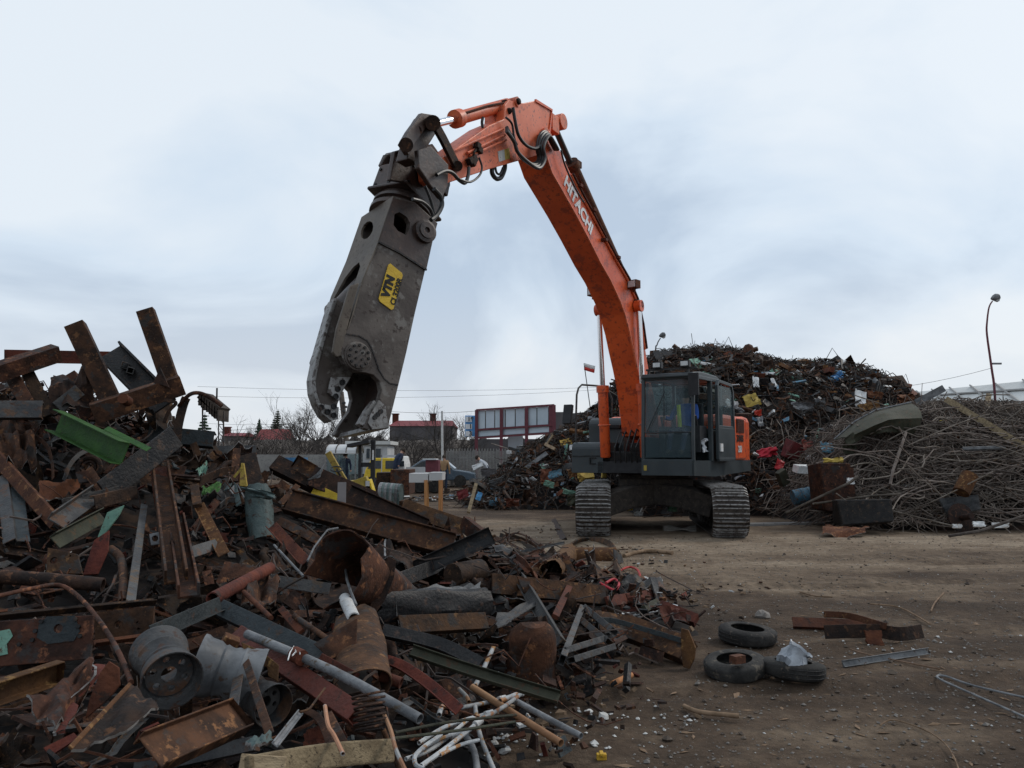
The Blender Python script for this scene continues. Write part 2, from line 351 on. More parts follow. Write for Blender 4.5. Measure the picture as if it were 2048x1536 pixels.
M['bluec'] = mat('blue_cloth', (.02, .07, .28), (.03, .09, .33), rough=.9, vary=0)
M['greyc'] = mat('light_grey_cloth', (.38, .4, .43), (.5, .52, .55), rough=.9, vary=0)
M['hiviz'] = mat('yellow_cloth', (.6, .7, .03), (.65, .75, .05), rough=.8, vary=0)
M['redc'] = mat('red_cloth', (.6, .03, .06), (.65, .04, .08), rough=.9, vary=0)
M['hair'] = mat('hair', (.03, .022, .018), (.05, .04, .03), rough=.9, vary=0)
M['ink'] = mat('black_ink', (.015, .015, .015), rough=.6, bump=0, vary=0)
M['letter'] = mat('white_lettering', (.8, .8, .8), (.7, .7, .7), rough=.5, bump=0, vary=0)
M['carp'] = mat('car_paint', (.07, .1, .13), (.08, .11, .14), rough=.25, bump=0, vary=0)
M['earth'] = mat('loose_earth', (.055, .042, .034), (.1, .078, .06), (.15, .12, .095), rough=.95, scale=3, vary=0)
M['stone'] = mat('pale_stone', (.35, .34, .32), (.6, .59, .57), rough=.9, bump=0, scale=20, vary=.1, spread=.3)
M['stoneg'] = mat('grey_stone', (.13, .115, .10), (.24, .22, .195), rough=.95, bump=0, scale=9, vary=.1, spread=.2)
M['chip'] = mat('wood_chip', (.13, .085, .05), (.22, .15, .095), (.1, .06, .035), rough=.95, bump=0, scale=9, vary=.1)
M['heapc'] = mat('shaded_scrap', (.006, .005, .0045), (.02, .015, .013), (.045, .027, .018), rough=.85, scale=1.5, spots=3)  # near-black: the shade between heap pieces is put into this colour
def glass(name, tint, rough=.02, alpha=.35):
    m = bpy.data.materials.new(name); m.use_nodes = True; t = m.node_tree; K = t.links; t.nodes.clear()
    o = nd(t, 'ShaderNodeOutputMaterial'); mx_ = nd(t, 'ShaderNodeMixShader', i_0=alpha)
    tr = nd(t, 'ShaderNodeBsdfTransparent'); tr.inputs[0].default_value = (*tint, 1)
    gl = nd(t, 'ShaderNodeBsdfPrincipled'); gl.inputs['Base Color'].default_value = (.13, .17, .19, 1); gl.inputs['Roughness'].default_value = rough
    gl.inputs['Specular IOR Level'].default_value = .8
    K.new(tr.outputs[0], mx_.inputs[1]); K.new(gl.outputs[0], mx_.inputs[2]); K.new(mx_.outputs[0], o.inputs[0]); return m
M['glass'] = glass('cab_glass', (.8, .88, .88), .02, .2)
M['glassc'] = glass('clear_glass', (.8, .88, .88), .03, .2)
# ------------------------------------------------------------------ ground
def ground_material():
    m = bpy.data.materials.new('yard_dirt'); m.use_nodes = True; t = m.node_tree; K = t.links; b = t.nodes['Principled BSDF']
    co = nd(t, 'ShaderNodeTexCoord'); v = co.outputs['Object']
    st = nd(t, 'ShaderNodeMapping'); st.inputs['Scale'].default_value = (.13, .62, .5); st.inputs['Rotation'].default_value = (0, 0, R(-5)); K.new(v, st.inputs['Vector'])
    big = nd(t, 'ShaderNodeTexNoise', i_Scale=1.0, i_Detail=7.0, i_Roughness=.6, i_Distortion=.6); K.new(st.outputs[0], big.inputs['Vector'])
    iso = nd(t, 'ShaderNodeTexNoise', i_Scale=.8, i_Detail=9.0, i_Roughness=.68); K.new(v, iso.inputs['Vector'])
    bm_ = nd(t, 'ShaderNodeMix'); bm_.inputs[0].default_value = .45; K.new(big.outputs['Fac'], bm_.inputs[2]); K.new(iso.outputs['Fac'], bm_.inputs[3])
    sp = nd(t, 'ShaderNodeSeparateXYZ'); K.new(v, sp.inputs[0])
    # the driven strip in front of the machine is dried out and paler than the churned dirt nearer by
    m1 = nd(t, 'ShaderNodeMapRange', i_1=8.0, i_2=12.5); K.new(sp.outputs[1], m1.inputs[0])
    m2 = nd(t, 'ShaderNodeMapRange', i_1=22.0, i_2=15.5); K.new(sp.outputs[1], m2.inputs[0])
    mm = nd(t, 'ShaderNodeMath', operation='MULTIPLY'); K.new(m1.outputs[0], mm.inputs[0]); K.new(m2.outputs[0], mm.inputs[1])
    ms = nd(t, 'ShaderNodeMath', operation='MULTIPLY', i_1=.13); K.new(mm.outputs[0], ms.inputs[0])
    ad_ = nd(t, 'ShaderNodeMath', operation='ADD'); K.new(bm_.outputs[0], ad_.inputs[0]); K.new(ms.outputs[0], ad_.inputs[1])
    r_ = nd(t, 'ShaderNodeValToRGB'); K.new(ad_.outputs[0], r_.inputs[0]); e = r_.color_ramp.elements
    e[0].position = .38; e[0].color = (.032, .0205, .013, 1); e[1].position = .70; e[1].color = (.27, .21, .15, 1)
    x_ = e.new(.50); x_.color = (.078, .051, .0325, 1); x_ = e.new(.60); x_.color = (.175, .127, .086, 1)
    fine = nd(t, 'ShaderNodeTexNoise', i_Scale=9.0, i_Detail=9.0, i_Roughness=.75); K.new(v, fine.inputs['Vector'])
    fr = nd(t, 'ShaderNodeMapRange', i_1=.3, i_2=.7, i_3=.55, i_4=1.45); K.new(fine.outputs['Fac'], fr.inputs[0])
    hs = nd(t, 'ShaderNodeHueSaturation'); K.new(r_.outputs[0], hs.inputs['Color']); K.new(fr.outputs[0], hs.inputs['Value']); col = hs.outputs[0]
    # grit: small pale and dark specks
    for sc_, th, cc in ((60.0, .10, (.36, .34, .31)), (26.0, .075, (.28, .26, .23)), (38.0, .1, (.025, .02, .016))):
        vo = nd(t, 'ShaderNodeTexVoronoi', i_Scale=sc_); K.new(v, vo.inputs['Vector'])
        lt = nd(t, 'ShaderNodeMath', operation='LESS_THAN', i_1=th); K.new(vo.outputs['Distance'], lt.inputs[0])
        sx = nd(t, 'ShaderNodeSeparateColor'); K.new(vo.outputs['Color'], sx.inputs[0])
        gt = nd(t, 'ShaderNodeMath', operation='GREATER_THAN', i_1=.72); K.new(sx.outputs[0], gt.inputs[0])
        mu = nd(t, 'ShaderNodeMath', operation='MULTIPLY'); K.new(lt.outputs[0], mu.inputs[0]); K.new(gt.outputs[0], mu.inputs[1])
        mi = nd(t, 'ShaderNodeMixRGB'); K.new(mu.outputs[0], mi.inputs[0]); K.new(col, mi.inputs[1]); mi.inputs[2].default_value = (*cc, 1); col = mi.outputs[0]
    K.new(col, b.inputs['Base Color']); b.inputs['Roughness'].default_value = .95; b.inputs['Specular IOR Level'].default_value = .25
    bn = nd(t, 'ShaderNodeTexNoise', i_Scale=14.0, i_Detail=10.0, i_Roughness=.7); K.new(v, bn.inputs['Vector'])
    bu = nd(t, 'ShaderNodeBump', i_Strength=.85, i_Distance=.06); K.new(bn.outputs['Fac'], bu.inputs['Height'])
    # pressed prints of track shoes: short cross bars along two driven lines, broken up where later traffic smeared them
    wv = nd(t, 'ShaderNodeTexWave', bands_direction='X', i_Scale=1.55, i_Distortion=1.2, i_Detail=2.0); K.new(v, wv.inputs['Vector'])
    yy = nd(t, 'ShaderNodeMath', operation='MULTIPLY_ADD', i_1=-.07); K.new(sp.outputs[0], yy.inputs[0]); K.new(sp.outputs[1], yy.inputs[2])
    tot_ = None
    for c_ in (7.1, 9.5, 11.9):
        a_ = nd(t, 'ShaderNodeMath', operation='SUBTRACT', i_1=c_); K.new(yy.outputs[0], a_.inputs[0])
        a2_ = nd(t, 'ShaderNodeMath', operation='ABSOLUTE'); K.new(a_.outputs[0], a2_.inputs[0])
        a3_ = nd(t, 'ShaderNodeMapRange', i_1=.26, i_2=.34, i_3=1.0, i_4=0.0); K.new(a2_.outputs[0], a3_.inputs[0])
        if tot_ is None: tot_ = a3_.outputs[0]
        else: m_ = nd(t, 'ShaderNodeMath', operation='MAXIMUM'); K.new(tot_, m_.inputs[0]); K.new(a3_.outputs[0], m_.inputs[1]); tot_ = m_.outputs[0]
    br = nd(t, 'ShaderNodeMapRange', i_1=.45, i_2=.6); K.new(iso.outputs['Fac'], br.inputs[0])
    mk = nd(t, 'ShaderNodeMath', operation='MULTIPLY'); K.new(tot_, mk.inputs[0]); K.new(br.outputs[0], mk.inputs[1])
    mw = nd(t, 'ShaderNodeMath', operation='MULTIPLY'); K.new(mk.outputs[0], mw.inputs[0]); K.new(wv.outputs['Fac'], mw.inputs[1])
    b2_ = nd(t, 'ShaderNodeBump', i_Strength=.9, i_Distance=.04); K.new(mw.outputs[0], b2_.inputs['Height']); K.new(bu.outputs[0], b2_.inputs['Normal']); K.new(b2_.outputs[0], b.inputs['Normal'])
    return m
M['dirt'] = ground_material()
def gz(x, y):     # small relief of the yard: lumps and wheel ruts that run across the view
    if abs(x) > 14 or y > 30 or y < 0: return 0.0
    z = .022 * noise.noise(Vector((x * .9, y * .9, 0))) + .013 * noise.noise(Vector((x * 3.1, y * 3.1, 5)))
    yy = y + .03 * x * x * .1 - .06 * x
    for c in (5.6, 6.0, 7.3, 9.1, 9.55, 11.2, 11.6, 13.1):
        d = (yy - c + .9 * noise.noise(Vector((x * .22, c, 0))) + .1 * noise.noise(Vector((x * 1.3, c, 7)))) / (.12 + .06 * noise.noise(Vector((x * .5, c, 3))))
        z += (.9 + .9 * noise.noise(Vector((x * .4, c * 3, 9)))) * (-.02 * math.exp(-d * d) + .011 * math.exp(-(abs(d) - 1.9) ** 2))
    return z * min(1, (14 - abs(x)) / 2, (30 - y) / 3)
def axis(a, b, st, far):
    c = list(np.arange(a, b + st / 2, st)); k = st; x = b
    while x < far: k *= 1.5; x += k; c.append(x)
    k = st; x = a
    while x > -far: k *= 1.5; x -= k; c.insert(0, x)
    return c
gx = axis(-7, 12, .11, 900); gy = axis(2.2, 19, .09, 1200)
vs = [(x, y, gz(x, y)) for y in gy for x in gx]; k = len(gx)
fs = [(j * k + i, j * k + i + 1, (j + 1) * k + i + 1, (j + 1) * k + i) for j in range(len(gy) - 1) for i in range(k - 1)]
me = bpy.data.meshes.new('ground'); me.from_pydata(vs, [], fs); me.materials.append(M['dirt']); me.polygons.foreach_set('use_smooth', [True] * len(fs))
tag(bpy.data.objects.new('ground', me), kind='structure'); COL.objects.link(bpy.data.objects['ground'])

# pale grit strip and low kerb behind the machine, beside the heaps
b = MB(); P0, P1 = G(1490, 1052), G(1720, 1048)
b.sweep([P0, (P0 + P1) / 2 + Vector((0, .05, 0)), P1], [(-.12, 0), (.12, 0), (.12, .06), (-.12, .06)], (0, 0, 1)).build('kerb', M['conc'], bevel=.01)
bpy.data.objects['kerb']['kind'] = 'structure'

# stones, chips and crumbs lying on the dirt
def scatter(name, n, region, size, matl, seed, flat=.6, long=1.0, label=None):
    rnd = random.Random(seed); b = MB()
    oct_ = [(1, 0, 0), (-1, 0, 0), (0, 1, 0), (0, -1, 0), (0, 0, 1), (0, 0, -1)]
    of = [(0, 2, 4), (2, 1, 4), (1, 3, 4), (3, 0, 4), (2, 0, 5), (1, 2, 5), (3, 1, 5), (0, 3, 5)]
    for i in range(n):
        x, y = region(rnd)
        s = size * rnd.uniform(.35, 1) ** 1.6 * (1.9 if rnd.random() < .04 else 1); a = rnd.uniform(0, 6.28)
        q = Matrix.Rotation(a, 3, 'Z') @ Matrix.Rotation(rnd.uniform(-.3, .3), 3, 'X')
        z = gz(x, y) + float(H(x, y)) * 0
        b.add([Vector((x, y, z)) + q @ Vector((p[0] * s * long * rnd.uniform(.7, 1.2), p[1] * s * rnd.uniform(.7, 1.2), (p[2] * flat + .3) * s)) for p in oct_], of)
    o = b.build(name, matl, world=True); tag(o, label, kind='stuff'); return o
def fore(rnd):
    for _ in range(99):
        y = 3.6 + 12 * rnd.random() ** 1.5; x = rnd.uniform(-1.0, .68 * y + 1)
        if float(H(x, y)) < .04: break
    return x, y
def cluster(cs):
    def f(rnd):
        c = rnd.choice(cs); return c[0] + rnd.gauss(0, c[2]), c[1] + rnd.gauss(0, c[2] * .6)
    return f
scatter('gravel', 6500, fore, .013, M['stoneg'], 1, label='small grey stones trodden into the brown dirt')
scatter('pale_gravel', 380, fore, .011, M['stone'], 2, label='small pale stones scattered over the brown dirt')
cl = [(*G(px, py).to_2d(), s) for px, py, s in ((1180, 1425, .16), (1205, 1440, .1), (985, 1490, .12), (1010, 1480, .08), (1160, 1500, .12), (1300, 1150, .5), (1340, 1120, .6), (1600, 1300, .35), (1100, 1480, .2), (1530, 1290, .3), (1290, 1430, .25), (1820, 1290, .5), (1230, 1460, .25))]
scatter('broken_plaster', 220, cluster(cl), .019, M['stone'], 3, label='white crumbs of plaster lying between the white pipes and the tyres')
scatter('wood_chips', 620, fore, .017, M['chip'], 4, flat=.3, long=3.2, label='splintered wood chips scattered on the dirt')
scatter('dark_clods', 1200, fore, .022, M['earth'], 5, flat=.6, label='clods of dark dirt on the yard')

# ------------------------------------------------------------------ heap bodies (uncountable scrap)
def mound(name, x0, x1, y0, y1, st, matl, label, sink=.12, rough_=.16, mask=None):
    nx = int((x1 - x0) / st); ny = int((y1 - y0) / st)
    X = np.linspace(x0, x1, nx + 1); Y = np.linspace(y0, y1, ny + 1); hh = H(*np.meshgrid(X, Y))
    b = MB(); k = nx + 1; vs = []
    for j in range(ny + 1):
        for i in range(nx + 1):
            h = hh[j, i]; n_ = noise.noise(Vector((X[i] * 2.2, Y[j] * 2.2, 1))) + .6 * noise.noise(Vector((X[i] * 6, Y[j] * 6, 3)))
            vs.append((X[i], Y[j], h - sink + (n_ * rough_ if h > .02 else 0) - (.1 if h < .02 else 0)))
    fs = [(j * k + i, j * k + i + 1, (j + 1) * k + i + 1, (j + 1) * k + i) for j in range(ny) for i in range(nx) if max(hh[j, i], hh[j + 1, i + 1], hh[j, i + 1], hh[j + 1, i]) > .01]
    b.add(vs, fs); o = b.build(name, matl, world=True); tag(o, label, kind='stuff'); return o
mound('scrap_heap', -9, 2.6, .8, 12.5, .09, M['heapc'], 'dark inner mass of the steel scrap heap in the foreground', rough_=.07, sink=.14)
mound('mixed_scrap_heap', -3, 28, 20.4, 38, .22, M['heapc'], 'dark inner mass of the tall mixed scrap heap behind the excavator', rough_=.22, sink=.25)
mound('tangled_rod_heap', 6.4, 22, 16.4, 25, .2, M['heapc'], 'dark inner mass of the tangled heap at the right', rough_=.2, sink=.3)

def onheap(rnd, x0, x1, y0, y1):
    for _ in range(60):
        x = rnd.uniform(x0, x1); y = rnd.uniform(y0, y1)
        if float(H(x, y)) > .08: return Vector((x, y, float(H(x, y))))
    return None
def grad(p):
    e_ = .15; return Vector((float(H(p.x + e_, p.y) - H(p.x - e_, p.y)) / (2 * e_), float(H(p.x, p.y + e_) - H(p.x, p.y - e_)) / (2 * e_), 0))
def tangle(name, mats, n, box, ln, r, bend, seed, label, up=.25, k=4, seg=6, over=0.0, cap=.35):
    rnd = random.Random(seed); b = MB()
    for i in range(n):
        p = onheap(rnd, *box)
        if p is None: continue
        g = grad(p); a = rnd.uniform(0, 2 * math.pi); d = Vector((math.cos(a), math.sin(a) * .6, 0)); d.z = g.dot(d) + rnd.gauss(0, up)
        d.normalize(); l = ln * rnd.uniform(.4, 1.3) / seg; pts = []; q = p - d * l * seg / 2 + Vector((0, -rnd.uniform(0, .25), rnd.uniform(-.1, .12 + over)))
        c = Vector([rnd.gauss(0, bend) for _ in range(3)])
        for s_ in range(seg + 1):
            pts.append(q.copy()); q = q + d * l; d = (d + c + Vector([rnd.gauss(0, bend * .5) for _ in range(3)])).normalized()
        for q in pts:
            hh = max(float(H(q.x, q.y)), p.z - .5) + cap * (.35 + .65 * rnd.random()) * (2.2 if rnd.random() < .02 else 1); q.z = min(q.z, hh)
        b.tube(pts, r * rnd.uniform(.6, 1.4), k, m=rnd.randrange(len(mats)))
    o = b.build(name, mats, world=True); tag(o, label, kind='stuff'); return o
def shards(name, mats, n, box, size, seed, label, wt=None, over=.0):
    rnd = random.Random(seed); b = MB(); wt = wt or [1] * len(mats)
    for i in range(n):
        p = onheap(rnd, *box)
        if p is None: continue
        p += Vector((0, -rnd.uniform(0, .1), rnd.uniform(-.12, .06 + over)))
        q = Matrix.Rotation(rnd.uniform(0, 6.3), 3, 'Z') @ Matrix.Rotation(rnd.gauss(.5, .6), 3, 'X') @ Matrix.Rotation(rnd.gauss(0, .5), 3, 'Y')
        s = size * rnd.uniform(.3, 1) ** 1.5 * (2.2 if rnd.random() < .05 else 1); mi = rnd.choices(range(len(mats)), wt)[0]
        if rnd.random() < .35:
            b.box(p, (s * rnd.uniform(.8, 2.4), s * rnd.uniform(.15, .4), s * rnd.uniform(.1, .3)), q, m=mi)
        else:
            w_, h_ = s * rnd.uniform(.5, 1.3), s * rnd.uniform(.4, 1.1); j = lambda: rnd.uniform(.6, 1.1)
            lo = [Vector((-w_ * j(), -h_ * j(), 0)), Vector((w_ * j(), -h_ * j(), s * rnd.uniform(-.3, .3))), Vector((w_ * j(), h_ * j(), 0)), Vector((-w_ * j(), h_ * j(), s * rnd.uniform(-.3, .3)))]
            b.hexa([p + q @ (a_ * .5) for a_ in lo], [p + q @ (a_ * .5 + Vector((0, 0, .012 + s * .02))) for a_ in lo], m=mi)
    o = b.build(name, mats, world=True); tag(o, label, kind='stuff'); return o
# far mixed heap
bb = (-2.2, 16, 20.7, 30.5)
tangle('wire_tangle', [M['rodd'], M['rust'], M['rodd'], M['twig']], 3200, bb, 1.3, .011, .25, 11, 'tangled dark wire, rods and branches all over the tall heap', over=.06)
shards('heap_fragments', [M['rustd'], M['rust'], M['black'], M['steel'], M['galv'], M['white'], M['rustr'], M['blued'], M['pale'], M['rusto']], 6500, bb, .34, 12,
       'countless small fragments of sheet and bar in the tall heap', wt=[9, 9, 7, 4, 2.0, .8, 1.7, .8, .7, 1.5], over=.12)
tangle('crest_twigs', [M['rodd'], M['twig']], 380, (3.8, 10, 26.5, 29.5), 1.0, .011, .25, 13, 'thin twigs and wires bristling along the top of the tall heap', up=.3, over=.25)
# tangled heap at the right
bb = (6.8, 17, 16.7, 22.5)
tangle('rod_tangle', [M['rod'], M['rodd'], M['rod'], M['rodd']], 4800, bb, 1.8, .009, .24, 14, 'uncountable thin grey rods and branches tangled through the right heap', over=.08, up=.14)
shards('rod_heap_fragments', [M['rustd'], M['rust'], M['black'], M['steel'], M['galv']], 900, bb, .3, 15, 'small dark fragments between the tangled rods', wt=[6, 6, 6, 3, .6])
# dirt level litter between the heaps
def litter(name, cs, mats, n, size, seed, label, wt=None):
    rnd = random.Random(seed); b = MB(); f = cluster(cs)
    for i in range(n):
        x, y = f(rnd); s = size * rnd.uniform(.3, 1.1); mi = rnd.choices(range(len(mats)), wt or [1] * len(mats))[0]
        q = Matrix.Rotation(rnd.uniform(0, 6.3), 3, 'Z') @ Matrix.Rotation(rnd.gauss(0, .45), 3, 'X')
        p = Vector((x, y, float(H(x, y)) + s * rnd.uniform(.05, .5)))
        if rnd.random() < .5: b.box(p, (s * rnd.uniform(.8, 2.2), s * rnd.uniform(.1, .3), s * rnd.uniform(.06, .25)), q, m=mi)
        else:
            lo = [Vector((-s * rnd.uniform(.2, .6), -s * rnd.uniform(.2, .6), 0)), Vector((s * rnd.uniform(.2, .6), -s * .4, .1 * s)), Vector((s * .5, s * rnd.uniform(.2, .6), 0)), Vector((-s * .4, s * .5, .14 * s))]
            b.hexa([p + q @ a_ for a_ in lo], [p + q @ (a_ + Vector((0, 0, .015))) for a_ in lo], m=mi)
    o = b.build(name, mats, world=True); tag(o, label, kind='stuff')
cs = [(*G(px, py).to_2d(), s) for px, py, s in ((1080, 1010, .8), (1130, 1000, .9), (1030, 1015, .7), (960, 1000, .9), (930, 975, 1.2), (880, 985, 1.0), (840, 1000, 1.), (1000, 975, 1.3), (1180, 990, 1.2), (1300, 1020, 1), (1370, 1015, .8), (1540, 1015, .8), (1600, 1010, .9), (1560, 985, 1.), (1700, 1030, .7), (620, 950, 1.6), (560, 960, 1.8), (600, 975, 1.2), (1520, 960, 1.), (1900, 1055, .7), (2000, 1050, .7))]
litter('yard_litter', cs, [M['rustd'], M['rust'], M['black'], M['steel'], M['galv'], M['white'], M['rustr'], M['yeld'], M['blued'], M['chip']], 1500, .24, 16,
       'mixed litter of small scrap pieces along the foot of the heaps', wt=[8, 8, 6, 4, 2.5, 1.2, 1.5, .5, .6, 1.5])
cs = [(*G(px, py).to_2d(), s) for px, py, s in ((1060, 1480, .35), (1200, 1300, .4), (1250, 1250, .4), (1330, 1220, .4), (1150, 1420, .3), (1000, 1500, .25), (1290, 1130, .5), (1200, 1100, .5), (1100, 1060, .8), (1420, 1180, .4))]
litter('small_litter', cs, [M['rustd'], M['rust'], M['chip'], M['steel'], M['white']], 420, .055, 17, 'small rusty scraps and splinters on the dirt beside the foreground heap', wt=[5, 5, 5, 2, .5])
# foreground heap filler below the individual pieces
bb = (-6.8, 1.9, 1.4, 11)
shards('small_scrap', [M['rustd'], M['rust'], M['black'], M['steel'], M['rustr'], M['slate'], M['rusto']], 5600, bb, .13, 18, 'countless small offcuts filling the gaps of the foreground heap', wt=[12, 5, 12, 1.2, 1.0, .8, .4])  # weighted to black and dark rust, painting shade into the gaps
tangle('wire_scraps', [M['rodd'], M['rust'], M['rodd']], 650, bb, .5, .006, .22, 19, 'thin rusty wires between the pieces of the foreground heap', over=.05)
# ------------------------------------------------------------------ excavator
TH = R(31); S0 = Vector((3.05, 17.3, 0)); FW = Vector((-math.sin(TH), -math.cos(TH), 0)); LF = Vector((math.cos(TH), -math.sin(TH), 0)); UP = Vector((0, 0, 1))
def E(t, l, z): return S0 + FW * t + LF * l + UP * z
ME = Matrix((FW, LF, UP)).transposed()      # local (t,l,z) -> world directions
ex = empty('excavator', S0, 'orange tracked excavator with grey cab, raised boom and a huge hanging scrap shear', 'excavator')
def part(name, b, mt, parent=ex, label=None, **kw):
    o = b.build(name, mt, **kw)
    if parent:
        pw = parent.location.copy()
        if parent.parent: pw = pw + parent.parent.location
        o.location = o.location - pw; o.parent = parent
    if label: o['label'] = label
    return o
def ebox(b, t0, t1, l0, l1, z0, z1, m=0):
    return b.box(E((t0 + t1) / 2, (l0 + l1) / 2, (z0 + z1) / 2), (t1 - t0, l1 - l0, z1 - z0), ME, m)
def eprism(b, pts, l0, l1, holes=(), m=0):    # polygon in (t,z), extruded sideways
    return b.prism([E(t, l0, z) for t, z in pts], LF * (l1 - l0), [[E(t, l0, z) for t, z in h] for h in holes], m)

# tracks
YT = R(7); TF = Vector((-math.sin(YT), -math.cos(YT), 0)); TL = Vector((math.cos(YT), -math.sin(YT), 0)); MT = Matrix((TF, TL, UP)).transposed()
TC = Vector((3.06, 17.35, 0))
def T(t, l, z): return TC + TF * t + TL * l + UP * z
HL, RR = 1.98, .43
path = []
n_ = 48; straight = 2 * HL; arc = math.pi * RR; tot = 2 * straight + 2 * arc
for i in range(n_):
    s = tot * i / n_
    if s < straight: path.append((-HL + s, .92, 0))
    elif s < straight + arc: a = (s - straight) / RR; path.append((HL + RR * math.sin(a), .49 + RR * math.cos(a), a))
    elif s < 2 * straight + arc: path.append((HL - (s - straight - arc), .06, math.pi))
    else: a = math.pi + (s - 2 * straight - arc) / RR; path.append((-HL + RR * math.sin(a), .49 + RR * math.cos(a), a))
for l in (-1.26, 1.26):
    b = MB(); b.box(T(0, l, .49), (3.9, .30, .5), MT); b.box(T(0, l, .6), (3.3, .42, .2), MT)
    tr = part('track', b, M['mud'], bevel=.02)
    for t_, nm in ((HL, 'idler'), (-HL, 'sprocket')):
        b = MB(); b.lathe(T(t_, l - .14, .49), TL, [(.1, 0), (.36, .0), (.38, .06), (.34, .1), (.34, .18), (.38, .22), (.36, .28), (.1, .28)], 24); part(nm, b, M['mud'], tr, smooth=True)
    for t_ in (-1.4, -.95, -.5, 0, .5, .95, 1.4):
        b = MB(); b.lathe(T(t_, l - .16, .17), TL, [(.1, 0), (.12, .0), (.12, .32), (.1, .32)], 16); part('roller', b, M['mud'], tr, smooth=True)
    first = None
    for t_, z_, a in path:
        Mr = MT @ Matrix.Rotation(a, 3, 'Y')
        if first is None:
            b = MB(); b.box((0, 0, 0), (.225, .66, .028)); 
            for dx_ in (-.095, 0, .085): b.box((dx_, 0, .034), (.024, .66, .045), taper=.8, m=1)
            b.box((0, .12, -.05), (.2, .05, .1)); b.box((0, -.12, -.05), (.2, .05, .1))
            first = b.build('track_shoe', [M['shoe'], M['shearb']], base=(0, 0, 0)); o = first
        else: o = first.copy(); COL.objects.link(o)
        o.parent = tr; o.matrix_local = Matrix.Translation(T(t_, l, z_) - TC * 0 - (tr.location + S0)) @ Mr.to_4x4()
# undercarriage frame
b = MB()
for sgn in (-1, 1):
    for st_ in (-1, 1):
        a, c = T(st_ * .45, 0, .78), T(st_ * 1.25, sgn * 1.15, .55)
        b.sweep([a, (a + c) / 2 + UP * .06, c], [(-.22, -.24), (.22, -.24), (.22, .2), (-.22, .2)], UP)
b.box(T(0, 0, .82), (1.5, 1.5, .5), MT)
part('undercarriage_frame', b, M['mud'], bevel=.03)
b = MB(); b.lathe(TC + Vector((0, 0, 1.05)), UP, [(.62, 0), (.74, .02), (.74, .1), (.68, .12), (.68, .2), (.6, .22)], 40); part('slewing_ring', b, M['mud'], smooth=True)
# upper frame
b = MB(); eprism(b, [(1.25, 1.18), (1.25, 1.42), (-2.6, 1.42), (-2.6, 1.18)], -.75, .75); ebox(b, -2.4, 1.75, .42, 1.46, 1.2, 1.3); ebox(b, -2.4, 1.1, -1.44, -.75, 1.2, 1.3)
part('upper_frame', b, M['plast'], bevel=.01)
b = MB()      # left skirt that runs back and rises
b.prism([E(1.76, 1.47, 1.16), E(1.76, 1.47, 1.44), E(-.2, 1.47, 1.44), E(-2.3, 1.47, 1.44), E(-2.3, 1.47, 1.2), E(.4, 1.47, 1.12)], LF * -.12)
ebox(b, 1.70, 1.80, .44, 1.44, 1.16, 1.44)
part('side_skirt', b, M['graph'], bevel=.03)
# engine cover and counterweight
def rounded(t0, t1, z0, z1, r, seg=5):
    pts = []
    for ct, cz, a0 in ((t1 - r, z1 - r, 0), (t0 + r, z1 - r, 90)):
        for i in range(seg + 1):
            a = R(a0 + 90 * i / seg); pts.append((ct + r * math.cos(a), cz + r * math.sin(a)))
    return pts + [(t0, z0), (t1, z0)]
b = MB(); eprism(b, [(-.15, 1.44), (-.15, 2.2), (-.35, 2.42), (-2.2, 2.42), (-2.2, 1.44)], -1.2, 1.42)
cov = part('engine_cover', b, M['orange'], bevel=.09)
b = MB(); b.prism([E(-1.35, 1.425, 2.05), E(-1.95, 1.425, 2.05), E(-1.95, 1.425, 2.36), E(-1.35, 1.425, 2.36)], LF * .012)
for i in range(7): b.prism([E(-1.38, 1.437, 2.08 + i * .04), E(-1.92, 1.437, 2.08 + i * .04), E(-1.92, 1.437, 2.1 + i * .04), E(-1.38, 1.437, 2.1 + i * .04)], LF * .01)
part('vent_grille', b, M['rustr'], cov)
b = MB(); ro = []
for i in range(13):
    a = R(-90 + 180 * i / 12); ro.append(E(-2.2 - .68 * math.cos(a) ** .6 if math.cos(a) > 1e-6 else -2.2, 1.45 * math.sin(a), 0))
b.hexa([p + UP * 1.2 for p in ro], [p + UP * 2.45 for p in ro]); part('counterweight', b, M['orange'], bevel=.14)
# lettering helper
def text(body, size, o, xd, yd, mt, parent, name='lettering', bold=.0, ext=.003, xs=1.0):
    cu = bpy.data.curves.new(name, 'FONT'); cu.body = body; cu.size = size; cu.extrude = ext; cu.offset = bold; cu.align_x = 'CENTER'; cu.align_y = 'CENTER'
    ob = bpy.data.objects.new(name, cu); COL.objects.link(ob)
    me = bpy.data.meshes.new_from_object(ob); bpy.data.objects.remove(ob)
    me.materials.clear(); me.materials.append(mt)
    xd = Vector(xd).normalized(); yd = Vector(yd); yd = (yd - xd * yd.dot(xd)).normalized(); zd = xd.cross(yd)
    Mx = Matrix((xd * xs, yd, zd)).transposed().to_4x4(); Mx.translation = Vector(o)
    me.transform(Mx); c = Vector(o); me.transform(Matrix.Translation(-c))
    ob = bpy.data.objects.new(name, me); COL.objects.link(ob)
    if parent:
        pw = parent.location + (parent.parent.location if parent.parent else Vector()); ob.parent = parent; ob.location = c - pw
    else: ob.location = c
    return ob
text('ZAXIS', .2, E(-1.62, 1.432, 1.92), -FW, UP, M['ink'], cov, bold=.006)
text('280', .2, E(-1.58, 1.432, 1.68), -FW, UP, M['white'], cov, bold=.006)

